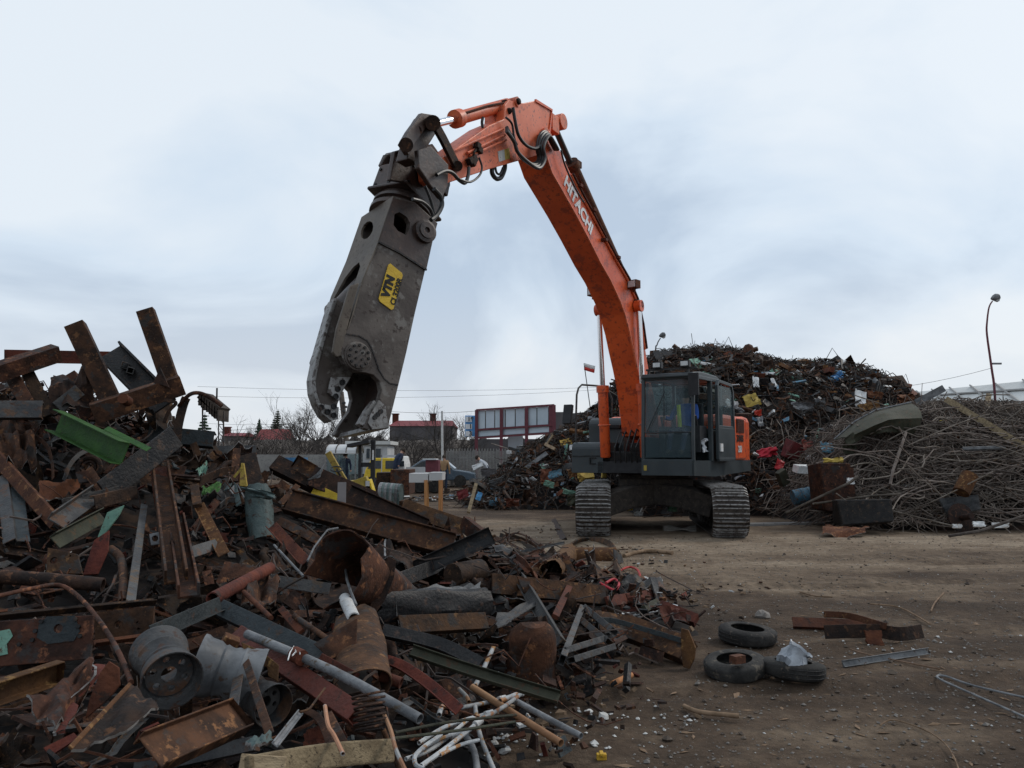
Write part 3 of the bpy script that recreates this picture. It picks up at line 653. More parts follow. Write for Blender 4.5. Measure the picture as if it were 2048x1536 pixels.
# right-hand tool boxes, handrail and mirror
b = MB()
b.prism([E(t, -.62, z) for t, z in rounded(.15, 1.25, 1.18, 1.82, .14)], LF * -.72); rb = part('tool_box', b, M['graph'], bevel=.03)
b = MB(); b.prism([E(1.262, l, z) for l, z in ((-1.33, 1.54), (-1.22, 1.54), (-1.15, 1.525), (-1.05, 1.54), (-.64, 1.54), (-.64, 1.525), (-1.05, 1.525), (-1.15, 1.51), (-1.22, 1.525), (-1.33, 1.525))], FW * .012); part('lid_seam', b, M['black'], rb)
b = MB(); b.prism([E(1.262, -.78, 1.36), E(1.262, -.92, 1.36), E(1.262, -.92, 1.5), E(1.262, -.78, 1.5), E(1.262, -.78, 1.48), E(1.262, -.90, 1.48), E(1.262, -.90, 1.38), E(1.262, -.78, 1.38)], FW * .015); part('handle', b, M['black'], rb)
b = MB(); b.prism([E(t, -.5, z) for t, z in rounded(-1.2, .45, 1.3, 2.36, .18)], LF * -.82); ub = part('fuel_tank', b, M['graph'], bevel=.03)
b = MB(); ebox(b, .44, .56, -1.0, -.55, 2.12, 2.2); part('step', b, M['black'], ub, bevel=.01)
b = MB(); b.cyl(E(-.1, -.75, 2.42), E(-.1, -.75, 2.62), .07, 14); b.cyl(E(-.1, -.75, 2.62), E(-.1, -.75, 2.66), .09, 14); part('exhaust_cap', b, M['orange'], ub, smooth=True)
b = MB(); q1, q2 = E(1.15, -1.40, 1.95), E(.25, -1.38, 2.3)
topz = 3.08
hp = [E(1.1, -1.31, 1.8), E(1.08, -1.32, 2.3), E(.95, -1.36, 2.85), E(.84, -1.37, 3.0), E(.72, -1.35, topz), E(.2, -1.12, topz), E(.05, -1.02, 2.98), E(.0, -.96, 2.8), E(0, -.96, 2.42)]
b.tube(hp, .022, 8); hr = part('handrail', b, M['steel'], smooth=True)
b = MB(); mp = E(1.1, -1.5, 2.42); b.box(mp, (.09, .2, .42), ME @ Matrix.Rotation(R(-12), 3, 'Y')); b.cyl(mp + UP * .1, E(1.03, -1.4, 2.52), .015, 6); b.cyl(mp - UP * .08, E(1.07, -1.4, 2.34), .015, 6); part('mirror', b, M['plast'], hr, bevel=.03)

# cab
CT0, CT1, CL0, CL1, CZ0, CZ1 = -.05, 1.72, .45, 1.45, 1.42, 3.1
b = MB()
pil = [(-.035, -.035), (.035, -.035), (.035, .035), (-.035, .035)]
def fr(pts, nrm, w_=.07): b.sweep([E(*p) for p in pts], [(u * w_ / .07, v * w_ / .07) for u, v in pil], nrm)
for l in (CL0, CL1):
    fr([(CT1, l, CZ0), (CT1, l, 1.85), (CT1 - .07, l, CZ1 - .06)], FW, .062)          # windscreen pillars, leaning back
    fr([(CT0, l, CZ0), (CT0, l, CZ1 - .05)], FW, .09)
    fr([(CT1 - .07, l, CZ1 - .06), (CT0, l, CZ1 - .03)], UP, .08)
fr([(.62, CL1, CZ0), (.62, CL1, CZ1 - .05)], FW, .09)
fr([(CT1 - .07, CL0, CZ1 - .06), (CT1 - .07, CL1, CZ1 - .06)], UP, .08); fr([(CT0, CL0, CZ1 - .03), (CT0, CL1, CZ1 - .03)], UP, .08)
fr([(CT1, CL0, CZ0), (CT1, CL1, CZ0)], UP, .09); fr([(CT1 - .005, CL0, 1.98), (CT1 - .005, CL1, 1.98)], UP, .025)
ebox(b, CT0, .6, CL1 - .03, CL1 + .01, CZ0, 2.05); ebox(b, CT0 - .03, CT0 + .02, CL0, CL1, CZ0, 2.1); ebox(b, CT0, CT1, CL0 - .01, CL0 + .02, CZ0, 1.9); ebox(b, CT0, CT1, CL0, CL1, CZ0 - .03, CZ0 + .02)
cab = part('cab', b, M['graph'], bevel=.012, label='graphite grey operator cab with tinted glass and open door')
b = MB(); b.prism([E(t, CL0 - .02, z) for t, z in ((CT1 + .03, 3.06), (CT1 - .02, 3.12), (1.2, 3.17), (.2, 3.17), (CT0 - .04, 3.1), (CT0 - .04, 3.05), (CT1 + .03, 3.03))], LF * 1.04); part('roof', b, M['graph'], cab, bevel=.02)
b = MB(); b.prism([E(CT1 + .0, CL0 + .05, 2.0), E(CT1 + .0, CL1 - .05, 2.0), E(CT1 - .065, CL1 - .05, CZ1 - .1), E(CT1 - .065, CL0 + .05, CZ1 - .1)], -FW * .008); part('windscreen', b, M['glass'], cab)
b = MB(); b.prism([E(CT1, CL0 + .05, 1.5), E(CT1, CL1 - .05, 1.5), E(CT1, CL1 - .05, 1.96), E(CT1, CL0 + .05, 1.96)], -FW * .008); part('lower_windscreen', b, M['glass'], cab)
b = MB(); b.prism([E(CT1 - .1, CL0 + .005, 1.95), E(.05, CL0 + .005, 1.95), E(.05, CL0 + .005, 3.0), E(CT1 - .12, CL0 + .005, 3.0)], LF * .008); part('side_window', b, M['glassc'], cab)
b = MB(); b.prism([E(CT0, CL0 + .07, 2.15), E(CT0, CL1 - .07, 2.15), E(CT0, CL1 - .07, 2.98), E(CT0, CL0 + .07, 2.98)], FW * .008); part('rear_window', b, M['glassc'], cab)
b = MB(); b.cyl(E(CT1 + .045, .55, 1.99), E(CT1 + .0, .9, 2.75), .01, 5); b.cyl(E(CT1 + .05, .9, 2.1), E(CT1 + .02, .9, 2.95), .008, 5); part('wiper', b, M['plast'], cab)
b = MB(); ebox(b, CT1 - .2, CT1 - .15, CL0 + .02, CL1 + .05, 3.2, 3.235); [ebox(b, CT1 - .2, CT1 - .15, l, l + .04, 3.12, 3.21) for l in (.5, 1.3)]; part('lamp_bar', b, M['steel'], cab)
for l in (.72, 1.28):
    b = MB(); ebox(b, CT1 - .2, CT1 - .08, l - .09, l + .09, 3.235, 3.36); ebox(b, CT1 - .082, CT1 - .066, l - .07, l + .07, 3.255, 3.34, m=1); part('work_lamp', b, [M['plast'], M['lens']], cab)
# door swung back against the engine cover
b = MB(); d0, d1, dl = .52, -.42, 1.56
def dfr(pts, w_=.06): b.sweep([E(*p) for p in pts], [(u * w_ / .07, v * w_ / .07) for u, v in pil], LF)
dpts = [(d0, dl, 1.46), (d0, dl, 2.95), (d0 - .1, dl, 3.04), (d1 + .12, dl + .05, 3.0), (d1 + .02, dl + .05, 2.85), (d1, dl + .05, 2.1), (d1, dl + .05, 1.46)]
dfr(dpts, .07); dfr([dpts[0], dpts[-1]], .07); dfr([(d0, dl, 2.12), (d1, dl + .05, 2.12)], .05)
b.prism([E(d0, dl, 1.46), E(d0, dl, 2.1), E(d1, dl + .05, 2.1), E(d1, dl + .05, 1.46)], LF * .03)
door = part('door', b, M['graph'], cab, bevel=.01)
b = MB(); b.prism([E(d0 - .03, dl + .01, 2.14), E(d0 - .03, dl + .01, 2.95), E(d1 + .08, dl + .055, 2.95), E(d1 + .03, dl + .055, 2.14)], LF * .006); part('door_glass', b, M['glassc'], cab)
b = MB(); ebox(b, .35, .5, dl + .035, dl + .06, 1.62, 1.78); part('safety_sticker', b, M['white'], cab)
b = MB(); b.box(E(1.78, 1.5, 2.88), (.05, .2, .42), ME); b.tube([E(1.66, 1.46, 2.95), E(1.74, 1.58, 3.02), E(1.78, 1.52, 2.98)], .012, 6); part('mirror', b, M['plast'], cab, bevel=.02)
b = MB(); b.box(E(1.805, .52, 1.3), (.01, .06, .1), ME); part('warning_sticker', b, M['yeld'], cab)
# seat, console, levers
b = MB(); ebox(b, .35, .9, .68, 1.22, 1.62, 1.95); ebox(b, .2, .38, .7, 1.2, 1.9, 2.62); ebox(b, .2, .34, .8, 1.1, 2.62, 2.85); part('seat', b, M['seat'], cab, bevel=.05)
for l in (.59, 1.3): b = MB(); ebox(b, .6, 1.05, l - .07, l + .07, 1.6, 2.12); b.cyl(E(1., l, 2.1), E(1.08, l, 2.32), .025, 8); part('control_console', b, M['plast'], cab, bevel=.02)

# boom
BO = E(0, .22, 0)      # boom side plane facing the camera's right
def bp(px, py, l=0.22): return PL(px, py, E(0, l, 0), LF)
inner = [(1078, 268), (1089, 300), (1104, 345), (1128, 387), (1148, 422), (1175, 473), (1201, 525), (1221, 560), (1240, 601), (1250, 628), (1260, 666), (1267, 701), (1275, 738), (1283, 780), (1289, 825), (1293, 872)]
outer = [(1100, 262), (1122, 305), (1143, 350), (1164, 392), (1186, 432), (1208, 474), (1233, 520), (1256, 560), (1273, 600), (1284, 650), (1291, 700), (1299, 750), (1308, 790), (1316, 830), (1320, 880)]
poly = [bp(*p) for p in inner] + [bp(*p) for p in reversed(outer)]
b = MB(); b.prism(poly, -LF * .54)
boom = part('boom', b, M['orange'], bevel=.012)
# flange lips along the side plate and a weld seam
b = MB(); b.sweep([bp(x_, y_, .225) for x_, y_ in inner[1:13]], [(-.012, -.02), (.012, -.02), (.012, .01), (-.012, .01)], LF); part('edge_lip', b, M['orangef'], boom)
a_, c_ = bp(1152, 415, .23), bp(1197, 490, .23)      # lettering down the side
a2, c2 = bp(1127, 368, .225), bp(1181, 470, .225); mid = (a2 + c2) / 2
up_ = LF.cross(c2 - a2)
tx = text('HITACHI', .36, mid + LF * .004 + up_.normalized() * .10, c2 - a2, up_, M['letter'], boom, bold=.014, xs=1.0)
ln = (c2 - a2).length
ext_ = max((v.co).dot((c2 - a2).normalized()) for v in tx.data.vertices) * 2
tx.scale = (ln / ext_,) * 3
# pin boss, lamps
b = MB(); pb = bp(1270, 610); b.cyl(pb - LF * .62, pb + LF * .09, .11, 20); b.cyl(pb + LF * .09, pb + LF * .16, .07, 12); part('cylinder_pin', b, M['black'], boom, smooth=True)
b = MB(); pb2 = bp(1255, 640); b.cyl(bp(1092, 268) - LF * .56, bp(1092, 268) + LF * .02, .1, 20); part('arm_pin', b, M['orangef'], boom, smooth=True)
for (px_, py_), l, nm in (((1268, 569), .34, 1), ((1187, 584), -.48, 2)):
    c = bp(px_, py_, l); Mz = Matrix.Rotation(-R(12), 3, 'Z') @ ME
    b = MB(); b.box(c, (.16, .2, .16), Mz); b.box(c - UP * .1, (.05, .05, .1), Mz); b.box(c + Mz @ Vector((.082, 0, 0)), (.016, .16, .12), Mz, m=1); part('boom_lamp', b, [M['rustr'], M['lens']], boom)
# hydraulic pipes along the boom top edge
for off, l in ((0.03, .24), (.07, .20), (.10, .27)):
    pts = []
    for (x_, y_) in outer[2:11]:
        p = bp(x_ - 3 + off * 60, y_ - off * 30, l); pts.append(p)
    b = MB(); b.tube(pts, .022, 6); part('hydraulic_pipe', b, M['orangef' if off < .09 else 'rustr'], boom, smooth=True)
b = MB()
for x_, y_ in ((1157, 372), (1184, 420), (1207, 480), (1233, 515)): b.box(bp(x_, y_, .25), (.1, .14, .05), ME)
part('pipe_clamp', b, M['rustr'], boom)
# boom cylinders
for l in (-.56, .31):
    top = bp(1269, 613) + LF * (l - .22)
    bot = E(1.25, l, 1.5); d = (top - bot); k = .44
    b = MB(); b.lathe(bot, d, [(.09, 0), (.105, .02), (.105, d.length * k), (.13, d.length * k), (.13, d.length * k + .14), (.07, d.length * k + .15)], 20); cy = part('boom_cylinder', b, M['orange'], smooth=True)
    b = MB(); b.cyl(bot + d * k, top, .055, 16); part('piston_rod', b, M['chrome'], cy, smooth=True)
    b = MB(); b.cyl(top - LF * .07, top + LF * .07, .12, 18); part('rod_eye', b, M['orange'], cy, smooth=True)
    b = MB(); b.torus(bot + d * .22, d, .115, .014, 20, 6); part('clamp_band', b, M['orangef'], cy)
# hoses and valve block at the boom foot
b = MB(); ebox(b, .7, 1.2, -.5, .42, 1.3, 1.62); ebox(b, .8, 1.1, -.1, .35, 1.62, 1.8); part('valve_block', b, M['black'], bevel=.02)
rnd = random.Random(3)
for i in range(6):
    l0 = -.35 + i * .12; pts = [E(1.25, l0, 1.4), E(1.35 + rnd.uniform(0, .1), l0 + .05, 1.7), E(1.25, l0 + .12, 1.95 + rnd.uniform(0, .12)), E(.95, l0 + .1 + rnd.uniform(-.1, .1), 2.0), E(.7, -.05 + l0 * .4, 2.1)]
    b = MB(); b.tube(pts, .017, 6); part('foot_hose', b, M['hose'], smooth=True)
# arm: side plate facing camera right
al = .18
def ap(px, py, l=al): return PL(px, py, E(0, l, 0), LF)
arm_o = [(876, 322), (911, 298), (945, 274), (978, 251), (1008, 238), (1010, 210), (1018, 199), (1030, 204), (1048, 206), (1072, 201), (1104, 221), (1098, 262), (1093, 292), (1076, 310), (1039, 321), (980, 338), (893, 367), (880, 355)]
b = MB(); b.prism([ap(*p) for p in arm_o], -LF * .36); arm = part('arm', b, M['orangef'], bevel=.012)
b = MB(); b.sweep([ap(x_, y_, al + .005) for x_, y_ in ((1071, 202), (1103, 221), (1098, 262), (1092, 292))], [(-.03, -.02), (.015, -.02), (.015, .015), (-.03, .015)], LF); part('edge_lip', b, M['orange'], arm)
b = MB(); b.lathe(ap(1106, 248, -.1), LF, [(.05, 0), (.14, 0), (.14, .22), (.05, .22)], 20); b.box(ap(1102, 250, 0), (.25, .2, .3), ME); part('cylinder_bracket', b, M['orangef'], arm, bevel=.01)
b = MB()
for i, (o1, o2) in enumerate((((905, 303), (1006, 258)), ((935, 306), (1010, 270)), ((940, 312), (1012, 280)))): b.tube([ap(*o1, al + .03), ap((o1[0] + o2[0]) / 2, (o1[1] + o2[1]) / 2, al + .05), ap(*o2, al + .03)], .02, 6)
part('arm_pipe', b, M['orangef'], arm, smooth=True)
b = MB(); b.prism([ap(995, 303, al + .002), ap(1008, 299, al + .002), ap(1010, 320, al + .002), ap(998, 324, al + .002)], LF * .004); part('sticker', b, M['white'], arm)
b = MB(); b.prism([ap(1008, 299, al + .002), ap(1018, 296, al + .002), ap(1020, 317, al + .002), ap(1010, 320, al + .002)], LF * .004); part('warning_sticker', b, M['yeld'], arm)
b = MB()
for p in ((955, 292), (958, 300), (948, 318), (945, 325), (940, 322)): b.box(ap(*p, al + .06), (.1, .08, .09), ME @ Matrix.Rotation(p[0], 3, 'Y'))
b.tube([ap(956, 292, al + .05), ap(948, 305, al + .07), ap(946, 330, al + .06)], .02, 6); part('pipe_coupling', b, M['rustd'], arm, bevel=.008)
# bucket cylinder on top of the arm
c0, c1, c2_, c3_ = ap(862, 250, 0), ap(911, 238, 0), ap(915, 237, 0), ap(1014, 209, 0)
b = MB(); b.tube([c2_, c3_], .095, 18); b.lathe(c2_ - (c3_ - c2_).normalized() * .08, c3_ - c2_, [(.06, 0), (.13, .0), (.13, .14), (.1, .16)], 18); b.cyl(c3_ - LF * .2, c3_ + LF * .2, .08, 14); bc = part('bucket_cylinder', b, M['orangef'], smooth=True)
b = MB(); b.cyl(c0, c1, .055, 14); part('piston_rod', b, M['chrome'], bc, smooth=True)
b = MB(); b.tube([ap(930, 226, .1), ap(975, 212, .1), ap(1012, 205, .12)], .018, 6); part('feed_pipe', b, M['rustr'], bc)
b = MB(); b.cyl(c3_ - LF * .24 , c3_ + LF * .24, .05, 12); b.cyl(ap(1018, 222, -.2), ap(1018, 222, .2), .05, 10); b.box(ap(1003, 225, 0), (.2, .3, .3), ME); part('cylinder_mount', b, M['rustd'], arm, bevel=.02)
# arm cylinder along the boom back
q0, q1, q2 = ap(1108, 252, -.03), ap(1140, 325, -.03), ap(1242, 550, -.03)
b = MB(); b.lathe(q1, q2 - q1, [(.06, 0), (.15, 0), (.15, .12), (.12, .14), (.12, (q2 - q1).length), (.06, (q2 - q1).length)], 20); b.box(ap(1150, 330, -.03), (.16, .2, .12), ME); ac = part('arm_cylinder', b, M['rustr'], smooth=True)
b = MB(); b.cyl(q0, q1, .055, 14); part('piston_rod', b, M['hose'], ac, smooth=True)
b = MB(); b.tube([ap(1148, 328, .05), ap(1160, 360, .05), ap(1185, 408, .06), ap(1218, 478, .06)], .02, 6); part('feed_pipe', b, M['rustr'], ac)
# hoses hanging around the elbow
def hose(pts, r=.03, l=.3, nm='hose', par=arm, mt='hose'):
    P = [ap(x_, y_, l if len(q) < 3 else q[2]) for q in pts for x_, y_ in (q[:2],)]
    # Catmull-Rom
    res = []; n = len(P)
    for i in range(n - 1):
        p0, p1, p2, p3 = P[max(i - 1, 0)], P[i], P[i + 1], P[min(i + 2, n - 1)]
        for s_ in range(5):
            u = s_ / 5; res.append(.5 * ((2 * p1) + (p2 - p0) * u + (2 * p0 - 5 * p1 + 4 * p2 - p3) * u * u + (3 * p1 - p0 - 3 * p2 + p3) * u ** 3))
    res.append(P[-1]); b = MB(); b.tube(res, r, 8); return part(nm, b, M[mt], par, smooth=True)
for dx_, dy_, l in ((0, 0, .30), (5, 3, .34), (-4, -2, .26), (9, 6, .38)):
    hose([(1013, 256 + dy_), (1028, 283), (1036, 305), (1052 + dx_, 322 + dy_), (1070 + dx_, 330 + dy_), (1081 + dx_, 318), (1078 + dx_, 295), (1084 + dx_, 272 + dy_), (1094 + dx_ * .6, 266 + dy_), (1104 + dx_ * .5, 285), (1112 + dx_ * .5, 300)], .028, l)
hose([(1026, 215), (1030, 240), (1037, 270), (1052, 290), (1070, 297), (1083, 290)], .026, .32)
hose([(1012, 235), (1024, 248), (1028, 275), (1034, 290)], .018, .26)
hose([(986, 330), (984, 345), (992, 357), (1002, 355), (1009, 340), (1010, 326)], .035, .1)
hose([(990, 330), (993, 345), (1000, 348), (1006, 335)], .018, .12)
hose([(966, 235), (964, 245), (966, 258)], .022, .1)
hose([(873, 350), (890, 342), (905, 346), (918, 360), (930, 366), (936, 352), (938, 335)], .026, .32)
hose([(918, 358), (940, 364), (958, 352), (964, 335), (958, 315)], .016, .34)
hose([(1122, 300), (1130, 330), (1150, 375), (1168, 405)], .016, .3)

# ---- shear: its own frame. broad side plane faces the camera's right
SO = W(760, 600, 9.9); AX = Vector((-.93, -1.2, -3.75)).normalized()
NB = Vector((.60, -.80, 0)); NB = (NB - AX * NB.dot(AX)).normalized(); NL = AX.cross(NB).normalized()
if NL.x > 0: NL = -NL
TK = .86
def sp(px, py, d=0.0): return PL(px, py, SO - NB * d, NB)
body = [(787, 392), (830, 404), (876, 446), (869, 470), (851, 540), (830, 628), (813, 706), (798, 768), (779, 845), (777, 856), (742, 861), (727, 856), (735, 838), (757, 806), (763, 781), (759, 762), (747, 750), (730, 745), (713, 743), (700, 736), (690, 727), (683, 712), (680, 700), (692, 665), (705, 629), (725, 560), (756, 485)]
hole = [(789, 428), (799, 424), (814, 434), (820, 446), (818, 460), (812, 470), (796, 462), (787, 450)]
b = MB(); b.prism([sp(*p) for p in body], -NB * .1, [[sp(*p) for p in hole]])       # near plate
b.prism([sp(*p) - NB * (TK - .1) for p in body], -NB * .1)                      # far plate
shear = part('shear', b, M['shear'], bevel=.012, label='long grey scrap shear with open jaws and a yellow plate')
# spine plate (right edge) and front faces
def strip(name, pts, d0, d1, mt, th=.03, par=shear, holes=()):
    b = MB()
    for i in range(len(pts) - 1):
        a, c = sp(*pts[i]), sp(*pts[i + 1]); n = (c - a).cross(NB).normalized() * th
        b.add([a - NB * d0, c - NB * d0, c - NB * d1, a - NB * d1, a - NB * d0 + n, c - NB * d0 + n, c - NB * d1 + n, a - NB * d1 + n], [(0, 1, 2, 3), (7, 6, 5, 4), (0, 4, 5, 1), (1, 5, 6, 2), (2, 6, 7, 3), (3, 7, 4, 0)])
    return part(name, b, M[mt], par)
strip('spine_plate', [(876, 446), (869, 470), (851, 540), (830, 628), (813, 706), (798, 768), (779, 845)], .09, TK - .09, 'sheard')
strip('top_plate', [(787, 392), (830, 404), (876, 446)], .09, TK - .09, 'sheard')
# front cover plate with two long openings (built on the left face)
def lf(px, py, off=0.0):   # ray onto the left face plane through the boundary edge
    return PL(px, py, sp(725, 560) + NL * off, NL)
fpl = [(787, 392), (756, 485), (725, 560), (705, 629), (694, 662)]
edge = [(734, 408), (703, 479), (677, 543), (655, 600), (648, 622)]
def plane_pt(i, f_):  # across the thickness at boundary index i
    return sp(*fpl[i]) - NB * (TK * f_)
def fpt(s, f_):       # s 0..4 along, f 0..1 across
    i = min(int(s), 3); u = s - i; return (plane_pt(i, f_) * (1 - u) + plane_pt(i + 1, f_) * u) + NL * .004
def oval(s0, s1, f0, f1, k=12, sk=.12):
    return [fpt((s0 + s1) / 2 + (s1 - s0) / 2 * math.cos(2 * math.pi * j / k), (f0 + f1) / 2 + (f1 - f0) / 2 * math.sin(2 * math.pi * j / k) - sk * math.cos(2 * math.pi * j / k)) for j in range(k)]
loop = [fpt(s, 0.0) for s in (0, 1, 2, 3, 3.9)] + [fpt(3.9, .26), fpt(3.0, .26), fpt(2.3, .26), fpt(1.75, .27), fpt(1.5, .30)] + [fpt(1.32, .42), fpt(1.38, .58), fpt(1.6, .74), fpt(2.1, .86), fpt(3.0, .9), fpt(3.9, .92)] + [fpt(s, 1.0) for s in (3.9, 3, 2, 1, 0)]
b = MB(); b.prism(loop, -NL * .03, [oval(.25, .72, .38, .78)]); part('front_plate', b, M['sheart'], shear)
b = MB(); b.prism([fpt(s, f_) - NL * .5 for s, f_ in ((0, .12), (0, .88), (3.6, .88), (3.6, .12))], NL * .02); part('inner_web', b, M['sheard'], shear)
# cylinder seen through the long slot
a, c = fpt(1.5, .55) - NL * .28, fpt(2.8, .58) - NL * .02
b = MB(); b.lathe(a, c - a, [(.1, 0), (.17, .0), (.17, (c - a).length * .8), (.2, (c - a).length * .8), (.2, (c - a).length), (.12, (c - a).length + .1), (.0, (c - a).length + .12)], 20); part('jaw_cylinder', b, M['sheard'], shear, smooth=True)
# raised upper reinforcement plate and its weld line
b = MB(); b.prism([sp(*p, -.012) for p in ((786, 396), (829, 406), (875, 447), (868, 470), (853, 538), (800, 505), (758, 484))], -NB * .011, [[sp(*p, -.012) for p in hole]]); part('upper_plate', b, M['sheard'], shear)
b = MB(); b.sweep([sp(*p, -.012) for p in ((757, 484), (800, 506), (853, 540))], [(-.012, -.01), (.012, -.01), (.012, .012), (-.012, .012)], NB); part('weld_seam', b, M['black'], shear)
b = MB(); b.sweep([sp(*p, -.004) for p in ((693, 668), (718, 672), (734, 681), (742, 694), (750, 716), (758, 740), (768, 757), (780, 767), (796, 770))], [(-.008, -.005), (.008, -.005), (.008, .006), (-.008, .006)], NB); part('weld_seam', b, M['black'], shear)
# side lug and eye
c = sp(851, 462, -.05); b = MB(); b.lathe(c - NB * .05, NB, [(.16, 0), (.16, .07), (.11, .08), (.11, .1), (.04, .1), (.04, .07)], 22); part('side_lug', b, M['sheard'], shear, smooth=True)
# pivot boss with a ring of bolts
pc = sp(716, 712, -.02); PR = (sp(738, 712) - sp(716, 712)).length * 1.1
b = MB(); b.lathe(pc - NB * .03, NB, [(PR * 1.08, 0), (PR * 1.08, .03), (PR * .96, .035), (PR * .94, .055), (0, .058)], 36); piv = part('jaw_pivot', b, M['shear'], shear, smooth=True)
u_ = NB.orthogonal().normalized(); v_ = NB.cross(u_)
for i in range(11):
    a = 2 * math.pi * i / 11; q = pc + (u_ * math.cos(a) + v_ * math.sin(a)) * PR * .78 + NB * .025
    b = MB(); b.cyl(q, q + NB * .02, .018, 8); part('bolt', b, M['black'], shear)
for i in range(4):
    q = pc + (u_ * math.cos(i * 1.6) + v_ * math.sin(i * 1.6)) * PR * .35 + NB * .028
    b = MB(); b.cyl(q, q + NB * .02, .014, 8); part('bolt', b, M['black'], shear)
# yellow name plate
ypl = [(776, 530), (780, 527), (803, 546), (805, 551), (786, 619), (782, 620), (759, 603), (757, 597)]
b = MB(); b.prism([sp(*p, -.008) for p in ypl], NB * .008); part('name_plate', b, M['yellow'], shear, label='yellow name plate')
dn = (sp(764, 604) - sp(785, 532)).normalized(); rt = (sp(803, 548) - sp(778, 529)).normalized()
def ptxt(s, size, px, py, bold=.004): return text(s, size, sp(px, py, -.0185), -dn, -rt, M['ink'], shear, bold=bold, ext=.002)
ptxt('VTN', .15, 777, 573, .012)
b = MB(); pp = [sp(*p, -.018) for p in ((784, 556), (790, 541), (797, 548), (793, 552), (789, 549), (787, 558))]; b.prism(pp, NB * .003)
ptxt('CI 3200R', .1, 793, 583, .004)
# fixed jaw details: blades on the inner faces
b = MB(); b.prism([sp(*p, -.01) for p in ((757, 800), (770, 812), (776, 855), (744, 859), (735, 846), (742, 826))], NB * .012); fj = part('wear_plate', b, M['shearb'], shear)
for p in ((761, 823), (755, 829), (749, 835)):
    q = sp(*p, -.02); b = MB(); b.cyl(q, q + NB * .02, .03, 12); part('bolt', b, M['black'], shear)
b = MB(); bt = [(700, 858), (716, 852), (742, 862), (776, 857), (775, 848), (742, 851)]
lo = [sp(778, 857), sp(736, 861), sp(736, 861) - NB * TK, sp(778, 857) - NB * TK]
b.hexa(lo, [p - AX * .06 for p in lo]); part('jaw_toe', b, M['shearb'], shear, bevel=.01)
for d0 in (.02, TK - .13):
    b = MB(); a, c = [(757, 806), (742, 826), (728, 852)], d0
    P = [sp(*p, d0) + (sp(700, 800, d0) - sp(757, 806, d0)).normalized() * .02 for p in a]
    b.sweep(P, [(-.05, -.0), (.05, .0), (.05, -.11), (-.05, -.11)], NB)
    part('fixed_blade', b, M['shearb'], shear, bevel=.008)
# moving jaw: one thick forging between the plates, front arms outside
jaw = [(672, 596), (666, 620), (657, 655), (645, 690), (632, 735), (629, 768), (637, 806), (650, 828), (663, 840), (674, 838), (676, 808), (684, 788), (700, 756), (716, 738), (722, 715), (716, 690), (700, 676), (692, 640), (688, 605)]
b = MB(); b.prism([sp(*p, .3) for p in jaw], -NB * .22); jw = part('moving_jaw', b, M['shear'], bevel=.02)
b = MB(); b.sweep([sp(*p, .27) for p in ((672, 600), (662, 630), (650, 672), (638, 715), (629, 760), (631, 785), (638, 806), (650, 828), (664, 841))], [(-.02, 0), (.03, 0), (.03, -.17), (-.02, -.17)], NB); part('front_rib', b, M['shearb'], jw, bevel=.01)
b = MB(); b.prism([sp(*p, .265) for p in ((660, 755), (700, 755), (683, 781), (676, 803), (654, 786))], NB * .03); part('blade', b, M['shearb'], jw, bevel=.006)
b = MB(); b.prism([sp(*p, .265) for p in ((632, 806), (676, 815), (674, 839), (660, 842), (642, 828))], NB * .03); part('blade', b, M['shearb'], jw, bevel=.006)
for p in ((684, 765), (675, 778), (671, 793), (667, 813), (642, 815), (655, 824), (667, 831)):
    q = sp(*p, .235); b = MB(); b.lathe(q, NB, [(.036, 0), (.036, .02), (.024, .02), (.024, .008), (0, .008)], 14); part('bolt', b, M['black'], jw)
# arms of the jaw beside the slot
for d0, d1, o in ((.0, .05, 0), (TK - .08, TK - .02, 0)):
    pts = [(704, 572), (722, 566), (706, 625), (694, 676), (688, 712), (676, 716), (668, 706), (676, 660)]
    b = MB(); b.prism([sp(*p, d0) + NL * .02 for p in pts], -NB * (d1 - d0)); part('jaw_arm', b, M['sheart'], shear, bevel=.015)
# rotator, head bracket
tp = (sp(787, 392) + sp(876, 446)) / 2 - NB * (TK * .5); up_a = -AX
rc = tp + up_a * .03
b = MB(); b.lathe(rc, up_a, [(.34, -.05), (.43, -.03), (.43, .03), (.37, .04), (.37, .09), (.42, .10), (.42, .14), (.38, .15), (.38, .22), (.3, .23)], 40); part('rotator', b, M['sheard'], shear, smooth=True)
hb = rc + up_a * .22
HX = LF.copy(); HX = (HX - up_a * HX.dot(up_a)).normalized(); HY = up_a.cross(HX)       # head frame aligned to the arm
MH = Matrix((HX, HY, up_a)).transposed()
def hp_(x_, y_, z_): return hb + HX * x_ + HY * y_ + up_a * z_
b = MB(); b.box(hp_(0, 0, .22), (.6, .8, .42), MH); b.box(hp_(0, 0, .02), (.68, .88, .05), MH)
head = part('head_bracket', b, M['sheard'], bevel=.02)
b = MB()
for s_ in (-1, 1):
    sgn = s_ * .27; b.prism([hp_(sgn, y_ * .84, z_) for y_, z_ in ((-.48, .42), (-.46, .62), (-.22, .86), (.05, .84), (.25, .62), (.46, .62), (.5, .42))], HX * .06 * s_)
part('ear_plate', b, M['sheard'], head, bevel=.012)
b = MB()
for y_, z_ in ((-.3, .68), (.34, .55)): b.cyl(hp_(-.36, y_ * .84, z_), hp_(.36, y_ * .84, z_), .075, 18)
part('bracket_pin', b, M['sheard'], head, smooth=True)
b = MB()
for x_, y_ in ((-.24, -.41), (0, -.41), (.24, -.41), (-.24, .41), (.24, .41)):
    for z_ in (.08, .34): b.cyl(hp_(x_, y_ * .95, z_), hp_(x_, y_ * 1.02, z_), .022, 8)
for y_ in (-.35, .35):
    for z_ in (.08, .34): b.cyl(hp_(-.32, y_, z_), hp_(.32, y_, z_), .022, 8)
